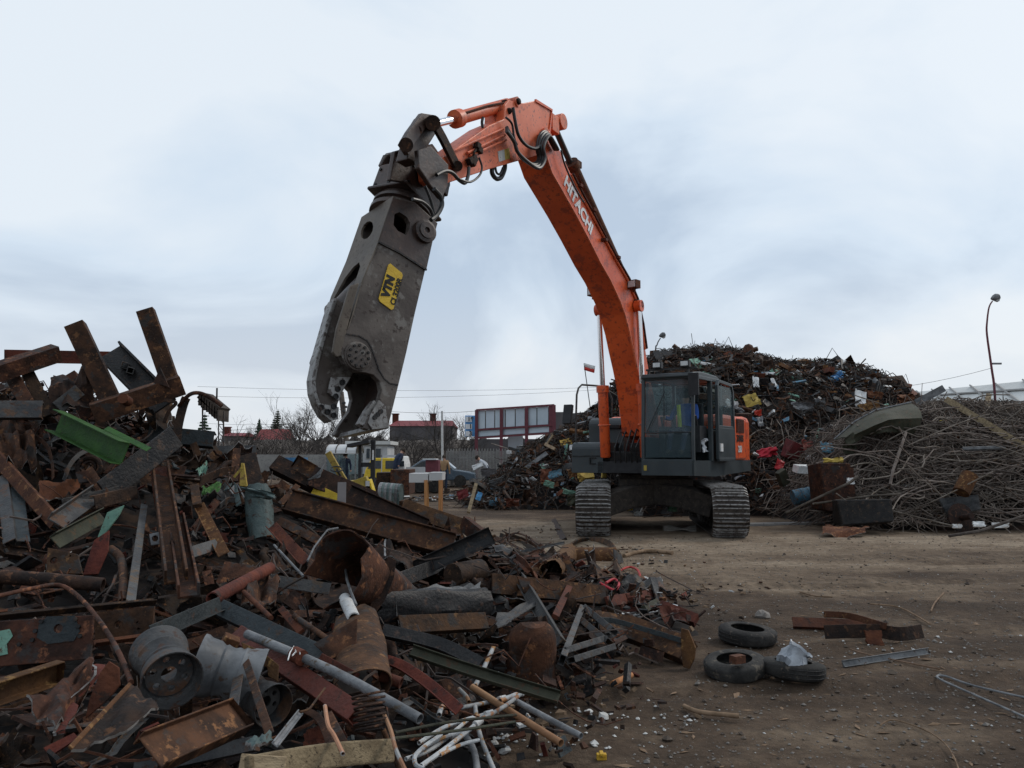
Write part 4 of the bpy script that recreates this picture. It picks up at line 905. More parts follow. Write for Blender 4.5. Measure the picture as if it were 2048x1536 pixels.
part('bolt_row', b, M['black'], head)
# linkage
def bar(name, P, w_, t_, mt, par=ex, l=0.0):
    b = MB()
    for ll in l if isinstance(l, tuple) else (l,):
        b.sweep([ap(x_, y_, ll) for x_, y_ in P], [(-w_ / 2, -t_ / 2), (w_ / 2, -t_ / 2), (w_ / 2, t_ / 2), (-w_ / 2, t_ / 2)], LF)
    return part(name, b, M[mt], par, bevel=.008)
bar('rocker_link', [(868, 246), (886, 278), (912, 330)], .15, .05, 'rustd', l=(-.24, .24))
bar('push_link', [(866, 244), (845, 240), (820, 275), (806, 300)], .17, .07, 'sheard', l=(-.15, .15))
b = MB(); b.cyl(ap(866, 246, -.3), ap(866, 246, .3), .1, 16); b.cyl(ap(812, 290, -.25), ap(812, 290, .25), .09, 16); b.cyl(ap(915, 332, -.28), ap(915, 332, .28), .07, 16); b.cyl(ap(833, 262, -.15), ap(833, 262, .15), .07, 14); part('link_pin', b, M['rustd'], smooth=True)
b = MB(); b.prism([ap(x_, y_, .1) for x_, y_ in ((828, 268), (850, 232), (874, 236), (880, 255), (852, 300), (835, 330), (815, 318))], -LF * .2); part('link_casting', b, M['sheard'], bevel=.02)
b = MB(); b.prism([ap(x_, y_, .27) for x_, y_ in ((836, 300), (862, 292), (898, 330), (896, 372), (884, 398), (862, 372), (838, 336))], -LF * .07); part('cheek_plate', b, M['sheard'], head, bevel=.015)
b = MB(); b.prism([ap(x_, y_, -.22) for x_, y_ in ((790, 302), (812, 296), (862, 300), (890, 340), (860, 372), (780, 360))], -LF * .07); part('cheek_plate', b, M['sheard'], head, bevel=.015)
hose([(868, 378), (880, 392), (884, 410), (874, 430), (862, 440)], .03, .36, par=shear)
hose([(850, 372), (862, 402), (868, 428)], .02, .34, par=shear)
hose([(825, 398), (845, 404), (860, 418), (868, 438)], .022, .34, par=shear)
# ------------------------------------------------------------------ named pieces of the foreground heap
def prof(kind, w_, hd, th=.09):
    h = w_ / 2; t = max(w_ * th, .006); d = hd * w_
    if kind == 'I': return [(-h, -d / 2), (-h + t, -d / 2), (-h + t, -t / 2), (h - t, -t / 2), (h - t, -d / 2), (h, -d / 2), (h, d / 2), (h - t, d / 2), (h - t, t / 2), (-h + t, t / 2), (-h + t, d / 2), (-h, d / 2)], None
    if kind == 'C': return [(-h, 0), (h, 0), (h, -d), (h - t, -d), (h - t, -t), (-h + t, -t), (-h + t, -d), (-h, -d)], None
    if kind == 'O': return [(-h, 0), (-h, d), (-h + t, d), (-h + t, t), (h - t, t), (h - t, d), (h, d), (h, 0)], None      # channel open to the viewer
    if kind == 'L': return [(-h, 0), (h, 0), (h, d), (h - t, d), (h - t, t), (-h, t)], None
    if kind == 'l': return [(-h, 0), (h, 0), (h, t), (-h + t, t), (-h + t, d), (-h, d)], None
    if kind == 'F': return [(-h, -t / 2), (h, -t / 2), (h, t / 2), (-h, t / 2)], None
    if kind == 'W': return [(-h, -d), (h, -d), (h, 0), (-h, 0)], None                      # solid bar
    if kind == 'B': return [(-h, -d), (h, -d), (h, 0), (-h, 0)], [(-h + t, -d + t), (h - t, -d + t), (h - t, -t), (-h + t, -t)]
    if kind == 'U':
        o = [(h * math.cos(a), -h * math.sin(a) * hd) for a in [math.pi * i / 8 for i in range(9)]]
        return o + [(x_ * .9, y_ * .9) for x_, y_ in reversed(o)], None
def Q(p, lift=.15): return W(*p) if len(p) > 2 else S(p[0], p[1], lift)
def wp(px, d): return px * d / F
def frame_n(P, roll):
    d = (P[-1] - P[0]).normalized(); m = (P[0] + P[-1]) / 2; n = CAMP - m; n = (n - d * n.dot(d)).normalized()
    return Matrix.Rotation(R(roll), 3, d) @ n
def beam(name, label, cat, pts, wpx, kind='F', mt='rust', lift=.15, roll=0, hd=.6, th=.09, tw=0, bev=.003, group=None, sub=1, par=None, dent=0):
    P = [Q(p, lift) for p in pts]; w_ = wp(wpx, sum(p.y for p in P) / len(P)); n = frame_n(P, roll)
    if len(P) > 2 or sub > 1:      # smooth path
        res = []; k = len(P)
        for i in range(k - 1):
            p0, p1, p2, p3 = P[max(i - 1, 0)], P[i], P[i + 1], P[min(i + 2, k - 1)]
            for s_ in range(4):
                u = s_ / 4; q = .5 * ((2 * p1) + (p2 - p0) * u + (2 * p0 - 5 * p1 + 4 * p2 - p3) * u * u + (3 * p1 - p0 - 3 * p2 + p3) * u ** 3)
                if dent: q += n * dent * noise.noise(q * 4)
                res.append(q)
        P = res + [P[-1]]
    b = MB()
    if kind in 'Pp': b.tube(P, w_ / 2, 14 if w_ > .02 else 7, hollow=.8 if kind == 'P' else 0)
    else: o, i_ = prof(kind, w_, hd, th); b.sweep(P, o, n, inner=i_, tw=tw)
    o = b.build(name, M[mt], smooth=kind in 'PpU', bevel=bev if kind not in 'Pp' else 0)
    if par: o.location = o.location - par.location; o.parent = par
    if label: tag(o, label, cat, group)
    return o
def plate(name, label, cat, poly, mt='rust', lift=.15, th=.02, nrm=None, holes=(), bev=.003, par=None, c=None, group=None, ret=False):
    """a cut plate: outline and round holes in the photograph's pixels, laid on a plane at the heap surface"""
    cx = sum(p[0] for p in poly) / len(poly); cy = sum(p[1] for p in poly) / len(poly)
    o = c if c is not None else S(cx, cy, lift)
    n = Vector(nrm).normalized() if nrm else ((CAMP - o).normalized() + Vector((0, 0, .5))).normalized()
    P = [PL(x_, y_, o, n) for x_, y_ in poly]; hs = []
    for hx, hy, hr in holes:
        r_ = wp(hr, o.y); ctr = PL(hx, hy, o, n); u = n.orthogonal().normalized(); v = n.cross(u)
        hs.append([ctr + (u * math.cos(a) + v * math.sin(a)) * r_ for a in [2 * math.pi * i / 14 for i in range(14)]])
    b = MB(); b.prism(P, -n * th, hs); ob = b.build(name, M[mt], bevel=bev)
    if par: ob.location = ob.location - par.location; ob.parent = par
    if label: tag(ob, label, cat, group)
    return (ob, o, n) if ret else ob
def sheet(name, label, cat, quad, mt='rust', lift=.15, amp=.03, n_=9, th=.006, fr=2.2, curl=0, rag=.05, lifts=None, seed=None, smooth=True, par=None):
    P = [Q(p, lift if lifts is None else lifts[i]) for i, p in enumerate(quad)]
    b = MB(); b.sheet(P, n_, n_, amp, max(th, .009), seed if seed is not None else int(quad[0][0]), fr=fr, curl=curl, rag=rag, em=1)
    o = b.build(name, [M[mt], M['shearb']], smooth=smooth)
    if par: o.location = o.location - par.location; o.parent = par
    if label: tag(o, label, cat)
    return o
def child(o, par): o.location = o.location - par.location; o.parent = par; return o

# --- top left: bent U frame and its neighbours
uf = empty('beam_frame', W(280, 800, 7.3), 'tall rusty U shaped box frame pointing up at the top of the left heap', 'steel frame')
beam('crossbar', None, None, [(186, 830, 6.95), (366, 771, 7.25)], 40, 'B', 'rust', par=uf, hd=.8, th=.06, roll=10)
beam('upright', None, None, [(224, 812, 7.1), (146, 646, 7.1)], 37, 'B', 'rust', par=uf, hd=.8, th=.06, roll=-8)
beam('upright', None, None, [(347, 788, 7.3), (288, 618, 7.3)], 33, 'B', 'rust', par=uf, hd=.8, th=.06, roll=-8)
plate('gusset', None, None, [(306, 765), (320, 735), (338, 775)], 'rustd', c=W(320, 755, 7.15), nrm=(.1, -1, 0), th=.03, par=uf)
b = MB(); q = W(256, 803, 6.95); b.cyl(q, q + Vector((0, -.1, .02)), .045, 16); child(b.build('boss', M['rustr'], smooth=True), uf)
beam('box_beam', 'long rusty box beam jutting left to right across the top left of the heap', 'steel beam', [(-60, 768, 6.9), (122, 708, 7.5)], 34, 'B', 'rust', hd=.9, roll=20)
beam('box_beam', 'rusty beam lying flat behind the box beam at the far top left', 'steel beam', [(8, 712, 8.0), (235, 716, 8.1)], 26, 'B', 'rustr', hd=.8)
sb = beam('steel_girder', 'dark girder end with two small square tubes welded on, right of the first upright', 'steel beam', [(222, 706, 7.8), (330, 815, 7.5)], 52, 'O', 'black', hd=.35, roll=-10)
for p in ((242, 728), (253, 738)):
    beam('square_tube', None, None, [(p[0], p[1], 7.68), (p[0] + 1, p[1] + 1, 7.55)], 13, 'B', 'steel', hd=1, th=.14, par=sb, roll=30)
beam('flat_bar', 'short thick rusty bar leaning under the box beam', 'steel bar', [(25, 755, 7.3), (58, 812, 7.1)], 26, 'W', 'rust', hd=.3)
beam('flat_bar', 'broad dark bar leaning steeply behind the U frame', 'steel bar', [(50, 735, 7.4), (98, 830, 7.2)], 24, 'W', 'rustd', hd=.3)
beam('steel_channel', 'brown channel standing on end behind the left foot of the U frame', 'steel beam', [(135, 748, 7.4), (178, 835, 7.15)], 30, 'C', 'rust', hd=.5, roll=15)
sheet('torn_sheet', 'crumpled dark sheet under the U frame with a rough pale edge', 'metal sheet', [(105, 742, 7.2), (180, 738, 7.3), (188, 810, 7.0), (98, 822, 6.9)], 'rustd', amp=.09)
beam('steel_block', 'short dark block with a hollow end left of the U frame foot', 'steel block', [(115, 815, 6.9), (160, 780, 7.0)], 26, 'B', 'steel', hd=.8, th=.16)
beam('steel_channel', 'flat grey brown ribbed channel at the left edge below the beams', 'steel channel', [(-40, 818, 6.6), (84, 818, 6.75)], 36, 'C', 'steel', hd=.5, roll=-18)
g = beam('green_channel', 'bright green painted channel resting near the top of the heap', 'steel channel', [(120, 843, 6.75), (252, 908, 6.35)], 46, 'O', 'green', hd=.55, th=.05, roll=14)
beam('green_flange', None, None, [(212, 856, 6.6), (298, 899, 6.3)], 12, 'F', 'green', par=g, roll=-30)
beam('wide_flat', 'wide dark grey flat bar crossing below the green channel', 'steel plate', [(352, 872, 6.75), (208, 985, 6.2)], 48, 'F', 'black', th=.12, roll=-15, bev=.004)
beam('steel_channel', 'grey blue channel lying level behind the notched upright', 'steel beam', [(296, 866, 7.6), (427, 878, 7.7)], 32, 'C', 'slate', hd=.7, roll=-14)
beam('support_leg', 'short rusty post holding up the grey blue channel', 'post', [(386, 886, 7.65), (396, 912, 7.6)], 14, 'W', 'rust', hd=1)
up = beam('notched_upright', 'dark notched bracket standing up with round holes at its top', 'bracket', [(352, 905, 7.2), (356, 855, 7.25), (366, 812, 7.3), (372, 796, 7.3)], 17, 'W', 'rustd', hd=.4)
beam('curved_pipe', 'thick rusty curved pipe hooking over beside the notched bracket', 'pipe', [(358, 812, 7.3), (378, 790, 7.2), (398, 786, 7.2), (420, 795, 7.2), (444, 812, 7.2)], 8, 'p', 'rust')
beam('curved_strap', 'thin curved strap looping down from the notched bracket', 'strap', [(316, 798, 7.2), (340, 802, 7.2), (352, 806, 7.2), (338, 822, 7.2), (328, 846, 7.2)], 7, 'W', 'rustd', hd=.4)
sheet('torn_sheet', 'dark torn sheet hanging beside the U frame corner', 'metal sheet', [(290, 812, 7.7), (350, 802, 7.7), (330, 860, 7.5), (295, 850, 7.5)], 'rustd', amp=.08)
beam('long_channel', 'long dark channel lying level to the right of the notched bracket', 'steel beam', [(398, 902, 8.2), (512, 900, 8.2)], 22, 'C', 'steel', hd=.8, roll=-25)
beam('box_beam', 'dark box beam beneath the long level channel', 'steel beam', [(398, 918, 8.0), (508, 917, 8.0)], 22, 'B', 'rustd', hd=.8)
beam('steel_post', 'broad rusty post standing behind the orange yellow spike', 'post', [(494, 908, 7.9), (512, 978, 7.6)], 34, 'C', 'rustd', hd=.5)
beam('steel_post', 'narrow rough rusty post left of the orange yellow spike', 'post', [(474, 896, 7.7), (468, 962, 7.5)], 15, 'W', 'rust', hd=.8)
plate('painted_spike', 'orange yellow pointed piece standing upright among rusty beams', 'metal piece', [(482, 926), (487, 926), (494, 973), (479, 972)], 'yeld', c=W(486, 950, 7.3), nrm=(0, -1, .1), th=.03)
beam('painted_strip', 'thin yellow strip leaning on the orange yellow spike', 'metal strip', [(468, 955, 7.3), (484, 935, 7.3)], 5, 'F', 'yeld')
# --- left edge
sheet('crumpled_sheet', 'big crumpled brown sheet at the left edge above the yellow rail', 'metal sheet', [(-20, 850), (60, 838), (78, 925), (10, 950)], 'rust', .25, amp=.16, fr=3)
beam('curved_strap', 'curved brown strap rising over the crumpled sheet', 'strap', [(28, 862), (58, 868), (92, 890), (104, 925), (106, 958)], 8, 'F', 'rust', .32, roll=30)
beam('rail', 'long rail with flaking yellow and red paint at the left edge', 'rail', [(-30, 892), (108, 1046)], 24, 'C', 'rusto', .38, hd=.5, roll=20)
beam('steel_post', 'dull grey steel post leaning at the left edge, the leftmost one', 'post', [(4, 950), (18, 1082)], 22, 'C', 'steel', .25, hd=.4, roll=20)
beam('steel_post', 'dull grey steel post leaning just right of the leftmost one', 'post', [(34, 975), (46, 1082)], 24, 'C', 'slate', .22, hd=.4, roll=-15)
b = MB(); q = S(178, 935, .3); b.torus(q, (.2, -1, .3), .085, .022, 24, 8); b.torus(q, (.2, -1, .3), .05, .014, 20, 6); tag(b.build('pulley', M['rustd'], smooth=True), 'round grooved pulley wheel below the green channel', 'pulley')
beam('flat_hose', 'flattened curved hose arching left of the pulley wheel', 'hose', [(128, 962), (140, 930), (160, 908), (184, 898)], 9, 'F', 'steel', .34, roll=20)
sheet('red_sheet', 'folded reddish sheet with bright red patch left of centre', 'metal sheet', [(75, 975), (160, 960), (165, 985), (80, 1010)], 'rustr', .28, amp=.06)
w1 = beam('steel_channel', 'short channel with pale top edge pointing up right', 'steel channel', [(110, 1048), (192, 990)], 34, 'l', 'steel', .42, hd=.5, roll=-20)
beam('steel_channel', 'channel lying in front of the pale edged channel, opening down', 'steel channel', [(108, 1086), (204, 1034)], 28, 'l', 'olive', .5, hd=.6, roll=-10)
beam('angle_iron', 'angle bracket standing against the wide grey flat bar', 'angle bracket', [(176, 938), (212, 992)], 18, 'L', 'rust', .48, hd=.8, roll=10)
plate('square_plate', 'small rusty square plate left of the angle bracket', 'metal plate', [(150, 945), (176, 940), (184, 962), (158, 966)], 'rust', .5, nrm=(.3, -1, .4))
beam('bolted_channel', 'channel with bolt heads and a rounded end under the wide flat bar', 'steel channel', [(190, 1005), (275, 984)], 26, 'C', 'rustd', .55, hd=.5, roll=8)
beam('bolted_channel', 'thin dark channel lying behind the bolted channel', 'steel channel', [(124, 1004), (280, 968)], 12, 'C', 'black', .5, hd=.8)
plate('painted_plate', 'pale green painted plate standing on its corner', 'metal plate', [(195, 1074), (214, 1025), (248, 1010), (238, 1030), (200, 1080)], 'pale', .6, nrm=(.2, -1, .3))
beam('flat_bar', 'long straight grey flat bar standing nearly upright', 'steel bar', [(262, 1202), (289, 1008)], 15, 'W', 'steel', .55, hd=.2, roll=10)
pb_ = [((320, 942), (352, 1168), 'tall hollow rusty edged post with black inside, the left of two'), ((352, 1048), (378, 1196), 'tall hollow rusty edged post with black inside, the right of two')]
for a, c, lb in pb_:
    o = beam('hollow_post', lb, 'post', [a, c], 36, 'O', 'rust', .5, hd=.7, th=.12, roll=-8)
beam('square_block', 'square capped end of a rusty post below the torn sheets', 'metal block', [(318, 935), (326, 990)], 34, 'B', 'rustr', .58, hd=.8)
plate('nut_plate', 'small pale square plate with a round hole beside the hollow posts', 'metal plate', [(298, 1068), (318, 1064), (322, 1088), (302, 1091)], 'galv', .7, holes=[(310, 1077, 6)], nrm=(.1, -1, .2))
beam('curved_pipe', 'curved brown pipe with a pale round end left of the upright grey bar', 'pipe', [(222, 1098), (240, 1115), (247, 1150), (246, 1205)], 17, 'P', 'rust', .45)
plate('holed_plate', 'brown plate with a round hole and bolt holes above the dark pipe', 'metal plate', [(95, 1095), (155, 1108), (165, 1148), (92, 1146)], 'rust', .5, holes=[(107, 1121, 7), (140, 1112, 2)], nrm=(.1, -1, .5))
plate('pointed_plate', 'rusty pointed plate rising between the holed plate and the curved pipe', 'metal plate', [(165, 1150), (188, 1080), (218, 1060), (216, 1100), (195, 1148)], 'rustr', .52, nrm=(.2, -1, .4))
p_ = beam('thick_pipe', 'thick dark pipe with a crushed end running to the left edge', 'pipe', [(-30, 1152), (100, 1160), (206, 1170)], 28, 'P', 'rustd', .5)
beam('curved_rod', 'long curved rusty rod arching over the plates with holes', 'rod', [(-20, 1196), (60, 1178), (118, 1170), (160, 1196), (205, 1250), (240, 1310), (262, 1365)], 9, 'p', 'rust', .95)
# --- bottom left: plates with holes
gl, go, gn = plate('holed_plate', 'large girder plate with a blue grey patch and round hole at the left edge', 'steel plate', [(-60, 1246), (186, 1230), (180, 1318), (-60, 1338)], 'rust', .75, .02, (.05, -1, .25), [(117, 1257, 8.5)], ret=True)
def decal(name, poly, o, n, mt, par, th=.003, holes=()):
    hs_ = []
    for hx, hy, hr in holes:
        c_ = PL(hx, hy, o, n); u = n.orthogonal().normalized(); v = n.cross(u); hs_.append([c_ + (u * math.cos(a) + v * math.sin(a)) * wp(hr, o.y) for a in [2 * math.pi * i / 14 for i in range(14)]])
    b = MB(); b.prism([PL(x_, y_, o + n * .001, n) for x_, y_ in poly], n * th, hs_); return child(b.build(name, M[mt]), par)
decal('paint_patch', [(78, 1250), (95, 1233), (150, 1231), (160, 1262), (148, 1282), (95, 1288), (74, 1275)][::-1], go, gn, 'slate', gl, holes=[(117, 1257, 8.8)])
decal('paint_patch', [(-30, 1268), (20, 1258), (26, 1272), (14, 1288), (16, 1308), (-30, 1318)], go, gn, 'pale', gl)
for x_, y_ in ((84, 1243), (72, 1262), (66, 1280), (152, 1239), (158, 1253), (161, 1272), (40, 1289)):
    q = PL(x_, y_, go, gn); b = MB(); b.cyl(q, q + gn * .012, .009, 8); child(b.build('rivet', M['black']), gl)
beam('girder_flange', 'dark top edge of the girder above the two plates with holes', 'steel beam', [(-60, 1240), (308, 1204)], 18, 'L', 'rustd', .78, hd=.9, roll=-40)
plate('holed_plate', 'brown plate with a round hole right of the blue grey patch', 'steel plate', [(188, 1226), (308, 1212), (302, 1282), (190, 1288)], 'rust', .72, .02, (.05, -1, .25), [(236, 1249, 7.5), (275, 1245, 2.5), (277, 1258, 2.5)])
beam('girder_flange', 'rusty strip under the brown plate with a round hole', 'steel strip', [(186, 1288), (300, 1272)], 14, 'L', 'rustr', .74, hd=1, roll=-30)
beam('angle_iron', 'long dark grey angle with slots, sloping up right towards the red brown pipe', 'angle iron', [(300, 1268), (440, 1208)], 30, 'L', 'slate', .72, hd=.4, roll=8)
beam('orange_channel', 'orange rusted channel at the bottom left edge', 'steel channel', [(-40, 1392), (112, 1342)], 46, 'O', 'rusto', .95, hd=.5, roll=22, th=.07)
sheet('folded_sheet', 'folded brown sheet gaping open between the orange channel and the wheel rims', 'metal sheet', [(48, 1400), (186, 1326), (176, 1380), (112, 1462)], 'rust', amp=.05, lifts=[.9, .95, .85, .8])
sheet('folded_sheet', 'narrow lip of sheet behind the folded brown sheet', 'metal sheet', [(186, 1326), (192, 1345), (122, 1470), (112, 1462)], 'rustr', amp=.04, lifts=[.95, .8, .7, .8])
plate('pear_plate', 'pear shaped plate with two dull spots leaning left of the rims', 'metal plate', [(200, 1345), (218, 1322), (238, 1335), (240, 1370), (215, 1400), (170, 1438), (178, 1400)], 'rustr', .95, .02, (.3, -1, .3))
v1 = sheet('angled_plate', 'large dark folded plate with an orange rusty edge in front of the rims', 'metal plate', [(262, 1366), (318, 1412), (250, 1470), (145, 1492)], 'rustd', amp=.02, lifts=[1.1, 1.05, .95, .95])
beam('plate_edge', None, None, [(262, 1366), (142, 1494)], 9, 'W', 'rusto', 1.1, hd=.5, par=v1)
# wheel rims
def rim(label, px, py, rp, ax, lift, mt='galv', disc=True):
    o = S(px, py, lift); r_ = wp(rp, o.y); ax = Vector(ax).normalized(); t = empty('wheel_rim', o, label, 'wheel rim', None)
    b = MB(); b.lathe(o, ax, [(r_ * .96, .0), (r_, .0), (r_, .012), (r_ * .93, .03), (r_ * .9, .07), (r_ * .8, .09), (r_ * .84, .10), (r_ * .8, .115), (r_ * .78, .13), (r_ * .83, .145), (r_ * .84, .165), (r_ * .9, .175), (r_ * .88, .19), (r_ * .93, .21), (r_ * .96, .235), (r_, .25), (r_, .26), (r_ * .93, .26), (r_ * .86, .19), (r_ * .74, .14), (r_ * .74, .10), (r_ * .87, .065), (r_ * .96, 0)], 40, caps=False)
    child(b.build('rim_barrel', M[mt], smooth=True), t)
    if disc:
        u = ax.orthogonal().normalized(); v = ax.cross(u); c = o + ax * .07
        lp = [c + (u * math.cos(a) + v * math.sin(a)) * r_ * .76 for a in [2 * math.pi * i / 32 for i in range(32)]]
        hs = [[c + (u * math.cos(a0) + v * math.sin(a0)) * r_ * .53 + (u * math.cos(a) + v * math.sin(a)) * r_ * .12 for a in [2 * math.pi * i / 10 for i in range(10)]] for a0 in [2 * math.pi * k_ / 6 for k_ in range(6)]]
        hs.append([c + (u * math.cos(a) + v * math.sin(a)) * r_ * .27 for a in [2 * math.pi * i / 16 for i in range(16)]])
        b = MB(); b.prism(lp, -ax * .012, hs); child(b.build('rim_disc', M['steel']), t)
    return t
rim('steel wheel rim with round holes facing up right, the nearest rim', 345, 1362, 58, (-.55, .8, .2), 1.0, 'steel')
rim('pale grey wheel rim standing edge on right of the nearest rim', 392, 1330, 60, (1, .2, -.3), .85, 'rimg')
rim('small dark wheel rim half buried under the bent straps', 548, 1412, 42, (-.7, .6, .1), .6, 'steel')
beam('bottom_girder', 'brown I beam with small holes at the bottom left', 'steel beam', [(300, 1506), (478, 1432)], 74, 'I', 'rust', 1.05, hd=.45, th=.05, roll=-25)
beam('rusty_flat', 'thin dark plate edge behind the bottom I beam', 'steel strip', [(480, 1330), (462, 1440)], 22, 'F', 'steel', .85, roll=30)
beam('rusty_flat', 'narrow rusty strap leaning across the bottom I beam end', 'steel strap', [(486, 1305), (540, 1470)], 16, 'F', 'rust', 1.0, th=.2, roll=15)
plate('bent_flap', 'light brown bent flap beside the long pale pipe', 'metal piece', [(482, 1284), (520, 1300), (558, 1330), (556, 1364), (536, 1352), (534, 1335), (505, 1322), (488, 1306)], 'rusto', .95, .012, (.2, -1, .4))
b = MB(); q = S(458, 1288, .9); b.box(q, (.07, .06, .07), Matrix.Rotation(.5, 3, 'Y') @ Matrix.Rotation(.4, 3, 'Z')); tag(b.build('label_box', M['rusto'], bevel=.004), 'small brown box with a pale label near the standing rim', 'box')
# --- middle: long pipe, red channel, spring
lp_ = beam('long_pipe', 'long pale grey pipe sloping down right across the lower heap', 'pipe', [(494, 1268), (665, 1342), (840, 1438)], 19, 'P', 'galv', .95)
b = MB(); q0_, q1_ = S(588, 1308, .97), S(604, 1316, .97); b.cyl(q0_, q1_, wp(15, q0_.y), 12); child(b.build('pipe_clamp', M['rustr'], smooth=True), lp_)
b = MB(); b.tube([S(x_, y_, 1.05) for x_, y_ in ((576, 1320), (580, 1305), (588, 1292), (592, 1304), (584, 1312), (598, 1296), (600, 1308))], .003, 5); tag(b.build('white_wire', M['white'], smooth=True), 'loop of thin white wire tied round the long pale pipe', 'wire')
beam('red_channel', 'dull red painted channel lying beneath the long pale pipe', 'steel channel', [(470, 1262), (708, 1422)], 36, 'B', 'red', .8, hd=.7, roll=-12)
beam('slate_beam', 'long dark slate box beam sloping down right behind the pale pipe', 'steel beam', [(436, 1212), (648, 1312)], 34, 'B', 'slate', .65, hd=.7, roll=-12)
beam('thick_pipe', 'thick red brown pipe rising right from the slotted angle', 'pipe', [(425, 1198), (540, 1136)], 25, 'P', 'rustr', .75)
beam('thin_pipe', 'thin rusty pipe sloping down right below the red brown pipe', 'pipe', [(488, 1184), (542, 1236)], 10, 'p', 'rustr', .75)
beam('thin_pipe', 'thin brown pipe running down right to the folded cone', 'pipe', [(588, 1232), (655, 1278)], 11, 'P', 'rust', .7)
def spring(label, px, py, rp, turns, ax, lift, mt='rustd'):
    o = S(px, py, lift); r_ = wp(rp, o.y); ax = Vector(ax).normalized(); u = ax.orthogonal().normalized(); v = ax.cross(u); k_ = 14
    pts = [o + (u * math.cos(2 * math.pi * i / k_) + v * math.sin(2 * math.pi * i / k_)) * r_ * (1 + .06 * math.sin(i)) + ax * (i / k_ * r_ * .33) for i in range(int(turns * k_) + 1)]
    b = MB(); b.tube(pts, r_ * .085, 7); tag(b.build('coil_spring', M[mt], smooth=True), label, 'coil spring')
spring('large rusty coil spring lying at the end of the red channel', 742, 1462, 30, 7, (-.15, .3, .95), 1.0)
bt_ = [((650, 1412), (656, 1450), (668, 1470), (686, 1508), 'short bent tan pipe standing left of the coil spring'), ((768, 1428), (782, 1462), (792, 1500), (820, 1560), 'short bent tan pipe standing right of the coil spring')]
for a, c, d_, f_, lb in bt_: beam('bent_pipe', lb, 'pipe', [a, c, d_, f_], 8.5, 'P', 'pipeo', 1.15)
pk = beam('wood_plank', 'thick weathered wooden plank across the bottom edge of the heap', 'wooden plank', [(500, 1540), (650, 1512), (790, 1500)], 46, 'W', 'wood', 1.0, hd=.5, dent=.012, bev=.006)
beam('wood_plank', 'short pale weathered board end below the folded strap', 'wooden board', [(480, 1524), (572, 1530)], 30, 'W', 'wood', 1.05, hd=.3)
beam('folded_strap', 'pale grey folded metal strap pointing up right near the bottom', 'metal strap', [(548, 1492), (598, 1428)], 15, 'O', 'galv', 1.05, hd=.5, th=.12)
beam('thin_rod', 'thin bent rod reaching up to the red channel', 'rod', [(600, 1424), (618, 1418), (632, 1400), (650, 1376)], 4.5, 'p', 'rust', 1.1)
sheet('small_sheet', 'small pale blue grey sheet near the bottom plank', 'metal sheet', [(490, 1490), (540, 1474), (548, 1486), (505, 1500)], 'teal', 1.0, amp=.02)
beam('rusty_flat', 'rusty flat bar bending down to the wooden plank', 'steel bar', [(610, 1420), (640, 1440), (665, 1500)], 15, 'F', 'rust', .95, th=.15)
beam('rusty_flat', 'brown bar lying under the right bent tan pipe', 'steel bar', [(655, 1425), (700, 1510)], 17, 'W', 'rust', .85, hd=.4)
# cone, torn tank, pipes around them
def cone(name, label, cat, a, c, r0, r1, mt, lift, arc=1.0, k_=22, n_=10, dent=.1, squash=.75, start=0, seed=1):
    A, C = Q(a, lift), Q(c, lift); ax = (C - A); nn = frame_n([A, C], 0); s_ = ax.normalized().cross(nn); R0, R1 = wp(r0, A.y), wp(r1, C.y); vs = []; rn = random.Random(seed)
    for ring in (1, .96):
        for i in range(n_ + 1):
            f_ = i / n_
            for j in range(k_ + 1):
                a_ = start + 2 * math.pi * arc * j / k_; r_ = (R0 * (1 - f_) + R1 * f_) * (1 + dent * noise.noise(Vector((math.cos(a_) * 1.6, math.sin(a_) * 1.6, f_ * 3 + seed)))) * ring
                rg = .10 * noise.noise(Vector((a_ * 1.8, seed, 2))) if i == 0 else 0
                vs.append(A + ax * (f_ + rg) + (s_ * math.cos(a_) + nn * math.sin(a_) * squash) * r_)
    k1 = k_ + 1; o = (n_ + 1) * k1
    fs = [(i * k1 + j, i * k1 + j + 1, (i + 1) * k1 + j + 1, (i + 1) * k1 + j) for i in range(n_) for j in range(k_)]
    fs += [tuple(o + q_ for q_ in reversed(f)) for f in fs[:]]
    fs += [(j, o + j, o + j + 1, j + 1) for j in range(k_)] + [(n_ * k1 + j + 1, o + n_ * k1 + j + 1, o + n_ * k1 + j, n_ * k1 + j) for j in range(k_)]
    if arc < 1: fs += [(i * k1, (i + 1) * k1, o + (i + 1) * k1, o + i * k1) for i in range(n_)] + [(i * k1 + k_, o + i * k1 + k_, o + (i + 1) * k1 + k_, (i + 1) * k1 + k_) for i in range(n_)]
    b = MB(); b.add(vs, fs); ob = b.build(name, M[mt], smooth=True); tag(ob, label, cat); return ob
tk = cone('torn_tank', 'large torn brown tank shell with ragged pale edges, pointing right', 'tank', (672, 1132, 4.7), (838, 1200, 5.6), 78, 12, 'rust', .75, dent=.25, squash=.9, arc=.8, start=.2, seed=4)
cone('torn_tank_half', 'black hollow half of the torn tank left of its brown shell', 'tank half', (646, 1072), (680, 1170), 40, 62, 'rustd', .6, arc=.5, start=3.1, dent=.25, seed=5)
def rag_edge(pts, lift, par):
    b = MB(); b.tube([S(x_, y_, lift) for x_, y_ in pts], .008, 5); child(b.build('torn_edge', M['galv'], smooth=True), par)
rag_edge([(683, 1092), (690, 1130), (694, 1160), (702, 1185), (712, 1210)], 1.3, tk)
rag_edge([(615, 1122), (628, 1095), (645, 1072), (655, 1060), (676, 1056)], .98, tk)
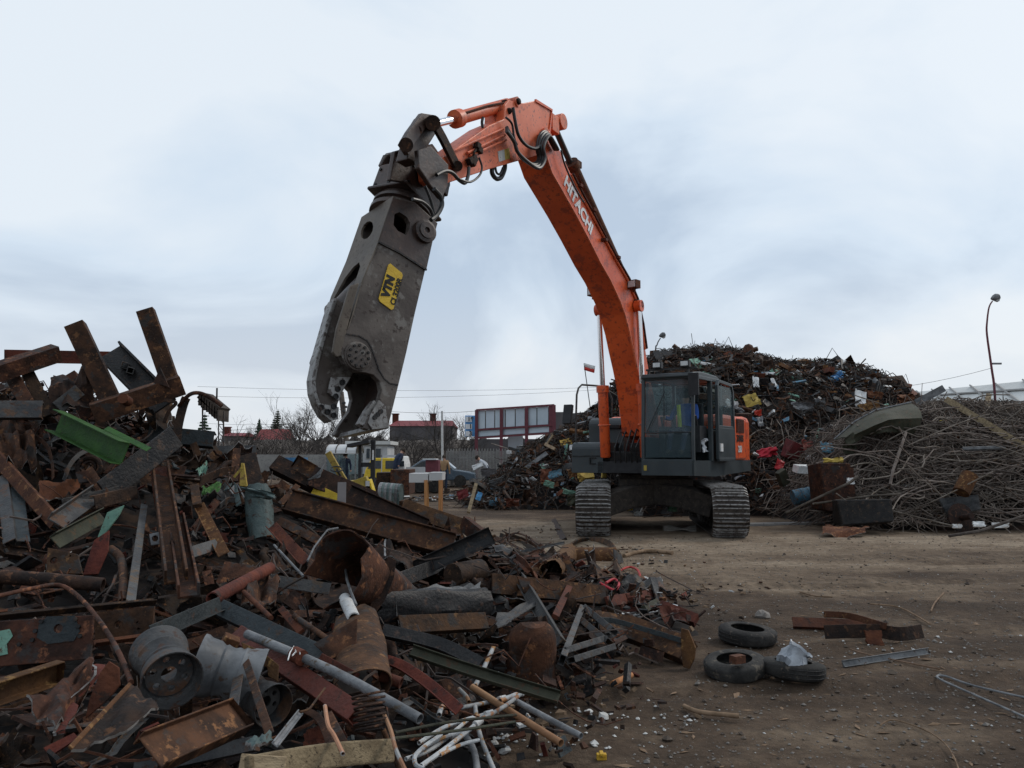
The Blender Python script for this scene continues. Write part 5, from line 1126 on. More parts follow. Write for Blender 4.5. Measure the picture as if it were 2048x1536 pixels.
plate('pointed_sheet', 'long dark pointed sheet standing in front of the torn tank', 'metal sheet', [(738, 1222), (752, 1160), (776, 1112), (792, 1120), (788, 1155), (770, 1200), (752, 1225)], 'rustd', 1.2, .012, (.1, -1, .25))
beam('thick_pipe', 'short pipe with flaking pale paint under the torn tank', 'pipe', [(690, 1198), (708, 1238)], 25, 'P', 'white', .95)
cone('folded_cone', 'brown sheet folded into a cone with a torn open top', 'metal sheet', (714, 1240), (728, 1372), 44, 56, 'rust', .75, arc=.62, start=.2, dent=.12, squash=.6, seed=8)
plate('folded_wing', 'flat brown wing of sheet left of the folded cone', 'metal sheet', [(626, 1288), (714, 1236), (712, 1300), (660, 1318)], 'rust', .9, .012, (-.2, -1, .5))
beam('notched_chain', 'rusty notched strip beside the folded cone', 'chain', [(640, 1312), (712, 1352)], 14, 'W', 'rustr', .85, hd=.6)
tb = beam('threaded_pipe', 'short pipe stub with a round open end facing the viewer', 'pipe', [(762, 1352), (802, 1366)], 22, 'P', 'rustr', .8)
beam('bent_rail', 'long rusty rail bending down right from the folded cone', 'rail', [(738, 1312), (800, 1330), (860, 1370), (920, 1422)], 22, 'L', 'rustr', .8, hd=.5, roll=-10)
beam('olive_rail', 'long olive green rail sloping down right to the dirt', 'rail', [(822, 1304), (960, 1350), (1118, 1398)], 24, 'O', 'olive', .75, hd=.5, roll=-28)
beam('black_rail', 'dark rail lying above the olive rail', 'rail', [(764, 1262), (880, 1290), (960, 1330)], 30, 'L', 'black', .6, hd=.5, roll=-20)
# crumpled black tank right of the torn tank
cone('crushed_drum', 'long black crushed drum with wavy pale edges right of the torn tank', 'drum', (748, 1212), (975, 1205), 30, 26, 'black', .6, dent=.4, squash=.7, seed=11)
sheet('wavy_sheet', 'pale wavy sheet lying on the crushed black drum', 'metal sheet', [(790, 1205), (968, 1186), (960, 1165), (860, 1178)], 'galv', amp=.05, lift=.62, fr=3)
beam('brown_channel', 'brown channel with a slotted end under the crushed drum', 'steel channel', [(800, 1248), (975, 1240)], 34, 'C', 'rust', .6, hd=.6, roll=-18)
beam('grey_strut', 'grey strut sloping down right in front of the brown channel', 'strut', [(1040, 1156), (1118, 1288)], 24, 'I', 'steel', .55, hd=.6, roll=15)
beam('brown_channel', 'straight brown channel lying level, its left end raised', 'steel channel', [(985, 1166), (1212, 1190)], 38, 'C', 'rust', .45, hd=.6, roll=-15)
plate('bent_piece', 'bent brown cap on the top end of the grey strut', 'metal piece', [(1034, 1152), (1062, 1158), (1074, 1180), (1048, 1186)], 'rust', .72, .02, (.2, -1, .5))
beam('thin_strut', 'thin rusty strut leaning against the level brown channel', 'strut', [(1142, 1166), (1112, 1230)], 13, 'W', 'rustr', .6, hd=.6)
for a, c in (((993, 1258), (1064, 1212)), ((992, 1240), (1060, 1200))):
    pass
sheet('ribbed_flap', 'narrow folded flap with pale edges left of the grey strut', 'metal sheet', [(992, 1232), (1060, 1202), (1070, 1218), (994, 1258)], 'steel', .45, amp=.02)
# scoop
o_ = S(1064, 1300, .45); r_ = wp(46, o_.y); b = MB(); k_ = 18; vs = []; up0 = Vector((.05, -.35, 1)).normalized(); sd0 = Vector((1, .25, 0)).normalized()
fw0 = up0.cross(sd0)
for ring in (1, .93):
    for i in range(9):
        f_ = i / 8; hh = wp(118, o_.y) * (1 - f_ * f_ * .0)
        for j in range(k_ + 1):
            a_ = math.pi * 1.12 * j / k_ - .15; rr = r_ * ring * (1.12 - .16 * f_ if f_ < .75 else (1.0 - (f_ - .75) ** 2 * 7))
            vs.append(o_ - up0 * hh * .5 + up0 * hh * f_ + (sd0 * math.cos(a_) - fw0 * -math.sin(a_) * -.8) * rr * (1 + .06 * noise.noise(Vector((a_, f_ * 3, 2)))))
k1 = k_ + 1; n_ = 9 * k1
fs = [(i * k1 + j, i * k1 + j + 1, (i + 1) * k1 + j + 1, (i + 1) * k1 + j) for i in range(8) for j in range(k_)]
fs += [tuple(n_ + q_ for q_ in reversed(f)) for f in fs[:]] + [(j, n_ + j, n_ + j + 1, j + 1) for j in range(k_)] + [(8 * k1 + j + 1, n_ + 8 * k1 + j + 1, n_ + 8 * k1 + j, 8 * k1 + j) for j in range(k_)]
b.add(vs, fs); b.add([vs[8 * k1 + j] for j in range(k1)], [tuple(range(k1))])
tag(b.build('crushed_tank', M['rust'], smooth=True), 'rounded brown tank end standing upright at the heap edge', 'tank')
tf = empty('triangle_frame', S(1168, 1270, .3), 'triangular steel frame with a middle bar lying at the edge of the dirt', 'steel frame')
for a, c in (((1166, 1210), (1128, 1310)), ((1134, 1300), (1212, 1276)), ((1212, 1280), (1160, 1238)), ((1166, 1212), (1222, 1258)), ((1150, 1318), (1232, 1292))):
    beam('frame_bar', None, None, [a, c], 12, 'B', 'steel', .5, hd=1.6, par=tf)
bi = beam('bent_girder', 'bent I beam lying on the dirt right of the triangular frame', 'steel beam', [(1196, 1242), (1255, 1252), (1310, 1272), (1372, 1296)], 48, 'C', 'rust', .25, hd=.5, roll=-24)
plate('end_plate', None, None, [(1362, 1256), (1376, 1260), (1391, 1296), (1388, 1318), (1378, 1338), (1366, 1334), (1362, 1300)], 'rusto', par=bi, c=S(1376, 1300, .3), nrm=(-.5, -1, .2), th=.03)
beam('bent_angle', 'grey end of a flattened beam on top of the bent I beam', 'steel bar', [(1196, 1240), (1230, 1242), (1300, 1262), (1366, 1282)], 10, 'W', 'slate', .4, hd=.6)
beam('rusty_box', 'short rusty box beam lying alone on the dirt, upper right of the heap', 'steel beam', [(1318, 1208), (1392, 1236)], 22, 'W', 'rustr', .12, hd=.8, roll=-30)
beam('rusty_flat', 'flat rusty bar with a bolt hole behind the short box beam', 'steel bar', [(1214, 1204), (1330, 1184)], 19, 'F', 'rustr', .3, th=.3, roll=-10)
beam('white_rod', 'thin white bent rod lying below the flat rusty bar', 'rod', [(1212, 1238), (1240, 1228), (1270, 1228)], 5, 'p', 'white', .12)
beam('thin_rod', 'thin grey rods lying right of the white bent rod', 'rod', [(1238, 1236), (1290, 1228), (1315, 1222)], 4, 'p', 'galv', .1)
beam('small_block', 'small tan block between the flat bar and the short box beam', 'metal piece', [(1292, 1216), (1318, 1202)], 14, 'W', 'olive', .2)
# arch and drum
beam('arch_bar', 'rusty bar bent into an arch over the brown drum', 'steel bar', [(1130, 1100), (1150, 1085), (1175, 1078), (1205, 1082), (1224, 1092), (1230, 1125), (1240, 1160)], 12, 'F', 'rust', .35, th=.3)
dr = beam('steel_drum', 'tan brown crushed drum lying under the arched bar', 'drum', [(1140, 1118), (1232, 1118)], 46, 'P', 'rusto', .1)
plate('drum_lid', 'dark round plate at the right end of the brown drum', 'metal plate', [(1228, 1098), (1242, 1106), (1248, 1125), (1242, 1145), (1232, 1150)], 'steel', .2, .02, (1, -1, .2))
cone('tan_cylinder', 'short tan canister with a rounded end left of the brown drum', 'canister', (1102, 1142), (1138, 1106), 22, 18, 'rusto', .35, dent=.12, seed=21, squash=1)
beam('post_stub', 'short dark post stub pointing up left of the arched bar', 'post', [(1126, 1078), (1106, 1038)], 12, 'B', 'rustd', .25, hd=1)
for i, (a, c) in enumerate((((990, 1076), (1090, 1148)), ((1000, 1070), (1098, 1130)), ((984, 1090), (1076, 1156)), ((1012, 1068), (1100, 1118)))):
    beam('bundle_bar', 'rusty bars bundled together behind the level brown channel', 'steel bar', [a, ((a[0] + c[0]) / 2 + 6, (a[1] + c[1]) / 2 - 8), c], 12, 'L', ('rust', 'rustd', 'rustr', 'rust')[i], .3 + .06 * i, hd=.6, roll=20 * i, group='bundle of rusty bars')
for i, pts in enumerate([[(1005, 1078), (1030, 1066), (1060, 1076), (1086, 1100), (1092, 1124)], [(1010, 1086), (1040, 1080), (1070, 1098), (1082, 1122)]]):
    beam('bent_rod', 'thin rusty rods looping over the bundled bars', 'rod', pts, 4, 'p', 'rust', .55, group='rods over the bundle')
for i, pts in enumerate([[(1200, 1166), (1216, 1175), (1230, 1180), (1238, 1168), (1228, 1158), (1212, 1166)], [(1238, 1142), (1258, 1134), (1275, 1140), (1281, 1158), (1280, 1180)]]):
    beam('red_hose', ('thin red hose coiled on the dirt beside the brown drum', 'thin red hose arching above the flat rusty bar')[i], 'hose', pts, 5, 'p', 'redhose', .3)
beam('thick_pipe', 'short tan pipe lying on the dirt behind the arching red hose', 'pipe', [(1242, 1158), (1284, 1160)], 17, 'P', 'rusto', .05)
# --- upper middle beams
beam('long_girder', 'longest brown I beam sloping down right through the middle of the heap', 'steel beam', [(576, 1002, 7.2), (905, 1092, 6.9)], 48, 'I', 'rust', roll=-22, hd=.5, th=.06)
beam('long_girder', 'dark brown beam behind the longest I beam, left of the metal tubs', 'steel beam', [(694, 988, 7.9), (850, 1058, 7.6)], 40, 'I', 'rustd', roll=-18, hd=.5, th=.06)
fr_ = beam('bent_girder', 'brown beam bent at its right end, right of the metal tubs', 'steel beam', [(805, 1012, 8.3), (930, 1054, 8.2)], 32, 'C', 'rust', roll=-18, hd=.6)
beam('girder_end', None, None, [(922, 1046, 8.2), (962, 1078, 7.9)], 30, 'C', 'rust', hd=.5, par=fr_, roll=25)
beam('black_channel', 'smooth black channel crossing the right end of the longest I beam', 'steel channel', [(830, 1140, 6.5), (984, 1070, 6.6)], 36, 'U', 'black', hd=.5)
beam('hooked_girder', 'brown beam with a curled top flange left of the yellow frame', 'steel beam', [(548, 922, 8.3), (640, 968, 8.2)], 34, 'C', 'rustd', hd=.7, roll=-24)
beam('girder_flange', 'curled flange standing up on the beam left of the yellow frame', 'steel beam', [(588, 922, 8.2), (628, 945, 8.15)], 30, 'U', 'rust', hd=.6)
beam('long_girder', 'dark beam sloping down from the curled flange to the pale post', 'steel beam', [(622, 950, 8.1), (745, 1002, 8.0)], 42, 'C', 'rustd', hd=.6, roll=-14)
sheet('curled_strip', 'pale edged curled strip standing up right of the curled flange', 'metal strip', [(612, 960, 8.0), (640, 955, 8.0), (652, 918, 8.1), (640, 948, 8.0)], 'galv', amp=.02)
beam('short_post', 'short pinkish grey post standing in front of the yellow frame', 'post', [(684, 964, 7.7), (683, 1008, 7.5)], 17, 'W', 'concd', hd=.8)
beam('brown_plate', 'flat brown plate leaning behind the torn pale green casing', 'steel plate', [(548, 1002, 7.8), (572, 965, 7.9)], 24, 'F', 'rust', th=.12, roll=20)
beam('brown_plate', 'narrow brown plate leaning beside the flat brown plate', 'steel plate', [(560, 1008, 7.6), (596, 970, 7.8)], 12, 'F', 'rust', th=.12, roll=-20)
beam('yellow_girder', 'yellow painted frame member lying between rusty beams', 'machine frame', [(626, 978, 8.1), (690, 1008, 7.9)], 24, 'B', 'yellow', hd=.8)
# pale green casing
cs_ = empty('torn_casing', S(518, 1035, .2), 'torn pale green rounded casing with ragged top edge', 'machine casing')
child(cone('shell', None, None, (516, 985, 7.1), (526, 1090, 6.7), 26, 24, 'teal', 0, arc=.62, start=-.4, dent=.15, seed=31, squash=1.1), cs_)
sheet('torn_lip', None, None, [(486, 975, 6.95), (545, 985, 6.85), (552, 1000, 6.8), (498, 992, 6.9)], 'teal', amp=.05, par=cs_)
for i, (a, c, m_) in enumerate((((452, 980), (478, 1010), 'teal'), ((440, 1012), (470, 1000), 'steel'), ((462, 985), (490, 1000), 'galv'))):
    beam('bent_scrap', ('crooked pale green strip left of the torn casing', 'crooked grey strip furthest left of the torn casing', 'crumpled grey strip touching the torn casing')[i], 'metal strip', [a, ((a[0] + c[0]) / 2, a[1] - 12), c], 11, 'F', m_, .35, th=.2, roll=30 * i)
sheet('green_sheet', 'small green crumpled sheet near the orange yellow spike', 'metal sheet', [(392, 938), (412, 932), (410, 952), (396, 956)], 'pale', .5, amp=.05)
sheet('green_sheet', 'dark green sheet below the small green crumpled sheet', 'metal sheet', [(402, 975), (440, 965), (438, 985), (410, 990)], 'green', .4, amp=.04)
beam('spoon_bar', 'dark flattened bar ending in a point above the green sheet', 'steel bar', [(400, 962), (440, 945), (470, 940)], 18, 'F', 'rustd', .55, roll=30)
beam('brown_bar', 'brown bar standing left of the torn casing with a flat top', 'steel bar', [(388, 968), (394, 1008)], 17, 'W', 'rust', .6, hd=.5)
beam('long_bar', 'long orange tipped bar sloping down right below the torn casing', 'steel bar', [(398, 1010), (448, 1110)], 22, 'L', 'rusto', .45, hd=.5)
beam('curved_plate', 'flat dark plate with a curved pale end in the middle left', 'metal plate', [(372, 1108), (436, 1088)], 24, 'F', 'steel', .5, roll=-20)
beam('angle_iron', 'rusty angle running down right from the torn casing', 'angle iron', [(545, 1052), (612, 1125)], 22, 'L', 'rustr', .45, hd=.5)
beam('thin_rod', 'thin straight rod lying beside the rusty angle', 'rod', [(548, 1090), (606, 1152)], 5, 'p', 'galv', .5)
beam('steel_channel', 'brown channel above the torn tank, half hidden', 'steel channel', [(556, 1040), (640, 1082)], 18, 'C', 'rust', .45, hd=.5, roll=-20)
sheet('white_edge_sheet', 'torn sheet with white cut edges right of the torn tank', 'metal sheet', [(740, 1100), (786, 1074), (830, 1110), (822, 1140)], 'rustd', .4, amp=.08)
beam('white_strip', 'thin white edged strip standing above the torn sheet', 'metal strip', [(770, 1112), (771, 1080), (786, 1072)], 4, 'F', 'galv', .6, th=.4)
beam('steel_channel', 'dark channel end right of the torn sheet', 'steel channel', [(800, 1160), (905, 1120)], 28, 'C', 'black', .35, hd=.5)
beam('steel_cylinder', 'dark round motor body behind the level brown channel', 'motor', [(905, 1150), (960, 1140)], 44, 'p', 'rustd', .35)
beam('box_plate', 'brown plate lying flat above the slate box beam', 'metal plate', [(440, 1145), (530, 1160)], 50, 'F', 'rust', .45, roll=-25, th=.05)
sheet('crumpled_sheet', 'crumpled brown sheet under the red brown pipe', 'metal sheet', [(490, 1160), (560, 1165), (548, 1210), (480, 1215)], 'rust', .5, amp=.08)
beam('long_sheet', 'long grey sheet running right from the crumpled brown sheet', 'metal sheet', [(535, 1160), (660, 1178)], 26, 'F', 'steel', .45, roll=-30, th=.05)
beam('flat_bar', 'dark bar lying under the torn tank opening', 'steel bar', [(560, 1215), (600, 1262)], 14, 'W', 'rustr', .6, hd=.5)
# --- white pipe tangle at the bottom
pp_ = [([(988, 1292), (966, 1340), (950, 1372)], 9, 'pipe', 'white pipe standing up right out of the pipe tangle'),
       ([(944, 1374), (1035, 1432), (1122, 1486)], 14, 'pipeo', 'thick orange and grey pipe lying across the white pipes'),
       ([(1024, 1398), (1090, 1434), (1162, 1472)], 12, 'galv', 'grey pipe lying right of the orange pipe'),
       ([(1054, 1378), (1010, 1412), (960, 1440)], 8, 'pipe', 'white pipe with fittings at the upper right of the tangle'),
       ([(1010, 1396), (960, 1408), (918, 1416)], 8, 'pipe', 'white pipe lying level at the top of the tangle'),
       ([(985, 1425), (930, 1440), (886, 1456), (838, 1486)], 8, 'pipe', 'curved white pipe along the left of the tangle'),
       ([(1000, 1402), (1045, 1384), (1052, 1372)], 10, 'pipe', 'short white elbow at the right tip of the tangle'),
       ([(962, 1440), (900, 1490), (842, 1532)], 9, 'pipe', 'longest white pipe running to the bottom left'),
       ([(950, 1412), (960, 1470), (990, 1545)], 9, 'pipe', 'white pipe pointing straight down in the tangle'),
       ([(935, 1440), (900, 1470), (860, 1500), (812, 1518)], 8, 'pipe', 'white pipe in the middle of the lower left bundle'),
       ([(925, 1466), (880, 1478), (842, 1500), (824, 1515)], 8, 'pipe', 'bent white pipe ending in a fitting'),
       ([(882, 1470), (850, 1492), (830, 1512), (832, 1530), (848, 1538)], 9, 'pipe', 'white pipe bent back on itself at the bottom left'),
       ([(930, 1470), (948, 1502), (955, 1545)], 13, 'galv', 'grey bent pipe going out of the bottom edge'),
       ([(878, 1430), (884, 1414), (898, 1412), (906, 1424)], 10, 'pipe', 'small white curved elbow left of the tangle'),
       ([(918, 1378), (932, 1392), (938, 1404)], 8, 'pipeo', 'short rusty pipe end beside the orange pipe'),
       ([(880, 1510), (920, 1490), (958, 1480)], 7, 'pipe', 'thin white pipe under the bottom left bundle')]
for i, (pts, wd, m_, lb) in enumerate(pp_):
    o = beam('bent_pipe', lb, 'pipe', pts, wd, 'P', m_, .30 + (i % 4) * .05)
    if i in (3, 4, 5, 10, 7):
        q = Q(pts[0], .34 + (i % 4) * .05); d_ = (Q(pts[1], .34) - q).normalized(); b = MB(); b.cyl(q, q + d_ * .05, wp(wd * .75, q.y), 10); child(b.build('pipe_fitting', M['white'], smooth=True), o)
beam('olive_rod', 'long thin olive rod crossing the white pipes, the upper one', 'rod', [(790, 1466), (900, 1444), (1032, 1430)], 6, 'p', 'olive', .6)
beam('olive_rod', 'long thin olive rod crossing the white pipes, the lower one', 'rod', [(780, 1478), (910, 1462), (1030, 1444)], 6, 'p', 'olive', .62)
# ------------------------------------------------------------------ filler pieces: loose repeats that carry the same look
def base_piece(kind, L_, w_, mt, seed, name):
    rn = random.Random(seed); b = MB()
    if kind == 'sheet':
        b.sheet([(-L_ / 2, -w_ / 2, 0), (L_ / 2, -w_ / 2, rn.uniform(-.05, .05)), (L_ / 2 * rn.uniform(.5, 1), w_ / 2, 0), (-L_ / 2, w_ / 2, .03)], 7, 6, L_ * .2, .009, seed, fr=2.5, rag=.16, em=1, curl=rn.uniform(-.12, .2))
        return b.build(name, [M[mt], M['shearb']], smooth=True, base=(0, 0, 0))
    P = [Vector((-L_ / 2 + L_ * i / 6, L_ * .06 * noise.noise(Vector((i * .7, seed, 0))) * (seed % 3), L_ * .08 * noise.noise(Vector((i * .6, seed, 4))) * (seed % 2))) for i in range(7)]
    if kind in 'Pp': b.tube(P, w_ / 2, 12, hollow=.8 if kind == 'P' else 0)
    else: o, i_ = prof(kind, w_, rn.uniform(.4, .7)); b.sweep(P, o, Vector((0, 0, 1)), inner=i_, tw=rn.uniform(-.3, .3))
    return b.build(name, M[mt], smooth=kind in 'Pp', base=(0, 0, 0), bevel=.002 if kind not in 'Pp' else 0)
BP = []
for i, (k_, L_, w_, mt, nm, ct, lb, grp, wt) in enumerate([
    ('C', .7, .09, 'rust', 'steel_channel', 'steel channel', 'loose brown channel offcut in the foreground heap', 'loose channel offcuts', 5),
    ('C', .5, .07, 'rustd', 'steel_channel', 'steel channel', 'loose brown channel offcut in the foreground heap', 'loose channel offcuts', 5),
    ('I', .75, .11, 'rustd', 'steel_girder', 'steel beam', 'loose rusty I beam offcut in the foreground heap', 'loose girder offcuts', 4),
    ('I', .5, .09, 'rust', 'steel_girder', 'steel beam', 'loose rusty I beam offcut in the foreground heap', 'loose girder offcuts', 3),
    ('L', .6, .06, 'rust', 'angle_iron', 'angle iron', 'loose rusty angle iron in the foreground heap', 'loose angle irons', 6),
    ('L', .8, .05, 'steel', 'angle_iron', 'angle iron', 'loose grey angle iron in the foreground heap', 'loose grey angle irons', 1.5),
    ('F', .6, .08, 'rustd', 'flat_bar', 'steel bar', 'loose rusty flat bar in the foreground heap', 'loose flat bars', 6),
    ('F', .45, .12, 'rust', 'flat_bar', 'steel bar', 'loose rusty flat bar in the foreground heap', 'loose flat bars', 6),
    ('B', .45, .08, 'rustd', 'box_tube', 'steel tube', 'loose dark square tube in the foreground heap', 'loose square tubes', 4),
    ('B', .6, .06, 'slate', 'box_tube', 'steel tube', 'loose slate grey square tube in the foreground heap', 'loose grey square tubes', 2),
    ('P', .6, .05, 'rust', 'pipe', 'pipe', 'loose rusty pipe in the foreground heap', 'loose rusty pipes', 4),
    ('P', .45, .07, 'rustd', 'pipe', 'pipe', 'loose rusty pipe in the foreground heap', 'loose rusty pipes', 3),
    ('p', .8, .018, 'rodd', 'rod', 'rod', 'loose thin rod in the foreground heap', 'loose rods', 6),
    ('sheet', .4, .28, 'rust', 'sheet_offcut', 'metal sheet', 'loose crumpled rusty sheet in the foreground heap', 'loose crumpled sheets', 13),
    ('sheet', .5, .22, 'rustd', 'sheet_offcut', 'metal sheet', 'loose crumpled rusty sheet in the foreground heap', 'loose crumpled sheets', 12),
    ('sheet', .3, .2, 'steel', 'sheet_offcut', 'metal sheet', 'loose crumpled grey sheet in the foreground heap', 'loose grey sheets', 4),
    ('sheet', .3, .2, 'rustr', 'sheet_offcut', 'metal sheet', 'loose crumpled red brown sheet in the foreground heap', 'loose red brown sheets', 2)]):
    BP.append((k_, L_, w_, mt, nm, ct, lb, grp, wt, i))
rnd = random.Random(42); made = {}; cnt = {}
idxs = rnd.choices(range(len(BP)), [p[8] for p in BP], k=640)
def onscreen(p):
    v = p - CAMP; d = v.y * math.cos(PITCH) + v.z * math.sin(PITCH); return 1024 + F * v.x / d > -120 and d > .5
for j, ix in enumerate(idxs):
    k_, L_, w_, mt, nm, ct, lb, grp, wt, i = BP[ix]
    if cnt.get(nm, 0) >= 190: continue
    for _ in range(60):
        y = 2.1 + 8 * rnd.random() ** .75; x = rnd.uniform(-.66 * y - .3, 1.7)
        if float(H(x, y)) > .1 + .1 * rnd.random(): break
    else: continue
    p = Vector((x, y, float(H(x, y)) + rnd.uniform(-.09, .05))); g_ = grad(p); n = Vector((-g_.x, -g_.y, 1)).normalized()
    n = (n + Vector((rnd.gauss(0, .4), rnd.gauss(-.25, .4), 0))).normalized()
    a = rnd.uniform(0, 2 * math.pi); d_ = Vector((math.cos(a), math.sin(a), 0)); d_ = (d_ - n * d_.dot(n)).normalized(); s_ = n.cross(d_)
    Mx = Matrix((d_, s_, n)).transposed().to_euler(); sc_ = rnd.uniform(.55, 1.05) * (.62 + y * .055)
    if ix not in made:
        o = base_piece(k_, L_, w_, mt, i + 3, nm); made[ix] = o; tag(o, lb, ct, grp)
    else: o = made[ix].copy(); COL.objects.link(o)
    o.location = p; o.rotation_euler = Mx; o.scale = (sc_,) * 3; cnt[nm] = cnt.get(nm, 0) + 1
# ------------------------------------------------------------------ background
def quad(A, B, C, D):     # corner order: bottom left, bottom right, top right, top left; returns f(u, v)
    return lambda u, v: (A * (1 - u) + B * u) * (1 - v) + (D * (1 - u) + C * u) * v
def gp(px, py, d): return W(px, py, d)
def root(name, p, label, cat, group=None): return empty(name, (p.x, p.y, 0), label, cat, group)
def bx(px0, px1, py0, py1, d, dep, name, mt, par=None, label=None, cat=None, rot=0, bevel=0, m=None, group=None):   # box seen between pixels at distance d
    a, c = W(px0, py1, d), W(px1, py0, d); b = MB()
    ctr = Vector(((a.x + c.x) / 2, d + dep / 2, (a.z + c.z) / 2)); b.box(ctr, (c.x - a.x, dep, c.z - a.z), Matrix.Rotation(rot, 3, 'Z'))
    o = b.build(name, M[mt], bevel=bevel)
    if par: child(o, par)
    if label: tag(o, label, cat, group)
    return o
def rodw(name, pts, r, mt, par=None, label=None, cat=None, k=6, group=None):
    b = MB(); b.tube(pts, r, k); o = b.build(name, M[mt], smooth=True)
    if par: child(o, par)
    if label: tag(o, label, cat, group)
    return o
# embankment with a bare thicket
b = MB(); X = np.linspace(-60, 3, 64); Y = np.linspace(58, 84, 14)
vs = [(x_, y_, (3.0 + .6 * noise.noise(Vector((x_ * .12, y_ * .1, 2)))) * math.sin(min((y_ - 58) / 12, 1) * math.pi / 2) * min(1, (3 - x_) / 8 + .2) - .1) for y_ in Y for x_ in X]
b.add(vs, [(j * 64 + i, j * 64 + i + 1, (j + 1) * 64 + i + 1, (j + 1) * 64 + i) for j in range(13) for i in range(63)])
tag(b.build('embankment', M['bark'], world=True, smooth=True), kind='structure')
def branch(b, p, d, l, r, lev, rn, mt=0, spread=.55, droop=0.0):
    n_ = 3; pts = [p]; q = p.copy(); dd = d.copy()
    for i in range(n_):
        dd = (dd + Vector([rn.gauss(0, .13) for _ in range(3)]) + Vector((0, 0, .04 - droop))).normalized(); q = q + dd * l / n_; pts.append(q.copy())
    b.tube(pts, [r * (1 - .4 * i / n_) for i in range(n_ + 1)], 5 if lev > 2 else 3, m=mt)
    if lev == 0: return
    for i in range(rn.choice((2, 3, 3)) + (lev > 2)):
        t_ = rn.uniform(.35, 1); s_ = pts[0].lerp(pts[-1], t_) if t_ < .9 else pts[-1]
        a = rn.uniform(0, 6.3); side = dd.orthogonal().normalized(); side = Matrix.Rotation(a, 3, dd) @ side
        branch(b, s_, (dd + side * rn.uniform(spread * .6, spread * 1.5)).normalized(), l * rn.uniform(.5, .78), r * .55, lev - 1, rn, mt, spread, droop)
def bare_tree(loc, h, label, seed, group=None, lean=0):
    rn = random.Random(seed); t = empty('bare_tree', loc, label, 'tree', group); p = Vector(loc); th_ = h * .3
    b = MB(); top = p + Vector((lean, 0, th_)); b.tube([p, p.lerp(top, .5) + Vector((.05, 0, 0)), top], [h * .022, h * .018, h * .015], 8); child(b.build('trunk', M['bark'], smooth=True), t)
    b = MB()
    for i in range(5):
        a = i * 1.257 + rn.uniform(-.3, .3); branch(b, p + (top - p) * rn.uniform(.6, 1), Vector((math.cos(a) * .6, math.sin(a) * .6, 1)).normalized(), h * rn.uniform(.27, .36), h * .009, 4, rn)
    child(b.build('crown', M['twig']), t); return t
tl = ['bare tree directly left of the hanging jaw', 'bare bushy tree below the jaw tip', 'bare tree between the jaw and the long red roof', 'bare tree in front of the blue sign with the white pole beside it', 'bare tree right of the white pole', 'bare low tree under the steep red roof', 'bare tree behind the tallest conifer', 'bare round bush left of the steep red roof', 'bare pale bush right of the tallest conifer', 'bare low tree between the site hut and the fence']
for i, (px, py, d, h) in enumerate(((655, 835, 62, 6.8), (690, 838, 60, 6.2), (745, 850, 62, 5.4), (880, 828, 63, 6.6), (915, 835, 61, 5.8), (535, 880, 56, 3.8), (592, 842, 70, 7.5), (480, 862, 60, 5.0), (612, 850, 64, 6.0), (830, 868, 57, 4.4))):
    p = W(px, py, d); bare_tree((p.x, d, max(p.z - h, -.3)), h, tl[i], i + 5)
# thicket mass
rnd2 = random.Random(9); b = MB()
for i in range(1500):
    x_ = rnd2.uniform(-30, .2); y_ = rnd2.uniform(55, 68); zt = 3.6 * (1 - math.exp(-(y_ - 54) / 3)) * min(1, (2.5 - x_) / 6)
    p = Vector((x_, y_, rnd2.uniform(0, max(zt - .8, .1)))); a = rnd2.uniform(0, 6.3)
    d_ = Vector((math.cos(a) * .5, math.sin(a) * .3, 1)).normalized()
    for q in range(3):
        d2 = (d_ + Vector([rnd2.gauss(0, .35) for _ in range(3)])).normalized(); l_ = rnd2.uniform(.6, 1.5)
        b.tube([p, p + d2 * l_ * .5, p + (d2 + Vector((rnd2.gauss(0, .3), 0, rnd2.gauss(0, .2)))) * l_], [.03, .02, .008], 3)
tag(b.build('thicket', M['twig'], world=True), 'dense bare thicket covering the bank behind the yard', kind='stuff')
# conifers
def conifer(px, py, d, h, wd, label, seed, open_=1.0):
    p = W(px, py, d); t = empty('conifer', (p.x, d, p.z - h), label, 'conifer'); rn = random.Random(seed); o = Vector((p.x, d, p.z - h))
    b = MB(); b.tube([o, o + Vector((0, 0, h))], [h * .02, h * .004], 7); child(b.build('trunk', M['bark'], smooth=True), t)
    b = MB(); n_ = int(26 * open_)
    for i in range(n_):
        f_ = .12 + .88 * i / n_
        for j in range(9):
            a = rn.uniform(0, 6.3); r_ = wd * (1 - f_) ** .85 * rn.uniform(.75, 1.1) + .05; s_ = o + Vector((0, 0, h * f_)); e_ = s_ + Vector((math.cos(a) * r_, math.sin(a) * r_, -r_ * .22 + r_ * .12 * rn.random()))
            mid = (s_ + e_) / 2 + Vector((0, 0, -r_ * .08)); w_ = .09 + r_ * .13; sv = Vector((-math.sin(a), math.cos(a), 0)) * w_
            b.add([s_, mid + sv, e_, mid - sv, s_ + Vector((0, 0, .03)), mid + sv * .7 + Vector((0, 0, -.14)), e_ - Vector((0, 0, .12)), mid - sv * .7 + Vector((0, 0, -.14))], [(0, 1, 2, 3), (4, 7, 6, 5), (0, 4, 5, 1), (1, 5, 6, 2), (2, 6, 7, 3), (3, 7, 4, 0)])
    child(b.build('crown', M['needle']), t)
conifer(556, 818, 85, 6.5, 2.0, 'tallest dark conifer behind the steep red roof', 1)
conifer(519, 836, 88, 5.0, 1.2, 'slim small conifer left of the tallest conifer', 2)
conifer(410, 824, 60, 4.6, 1.5, 'broad dark spruce behind the leaning steel gantry', 3, .7)
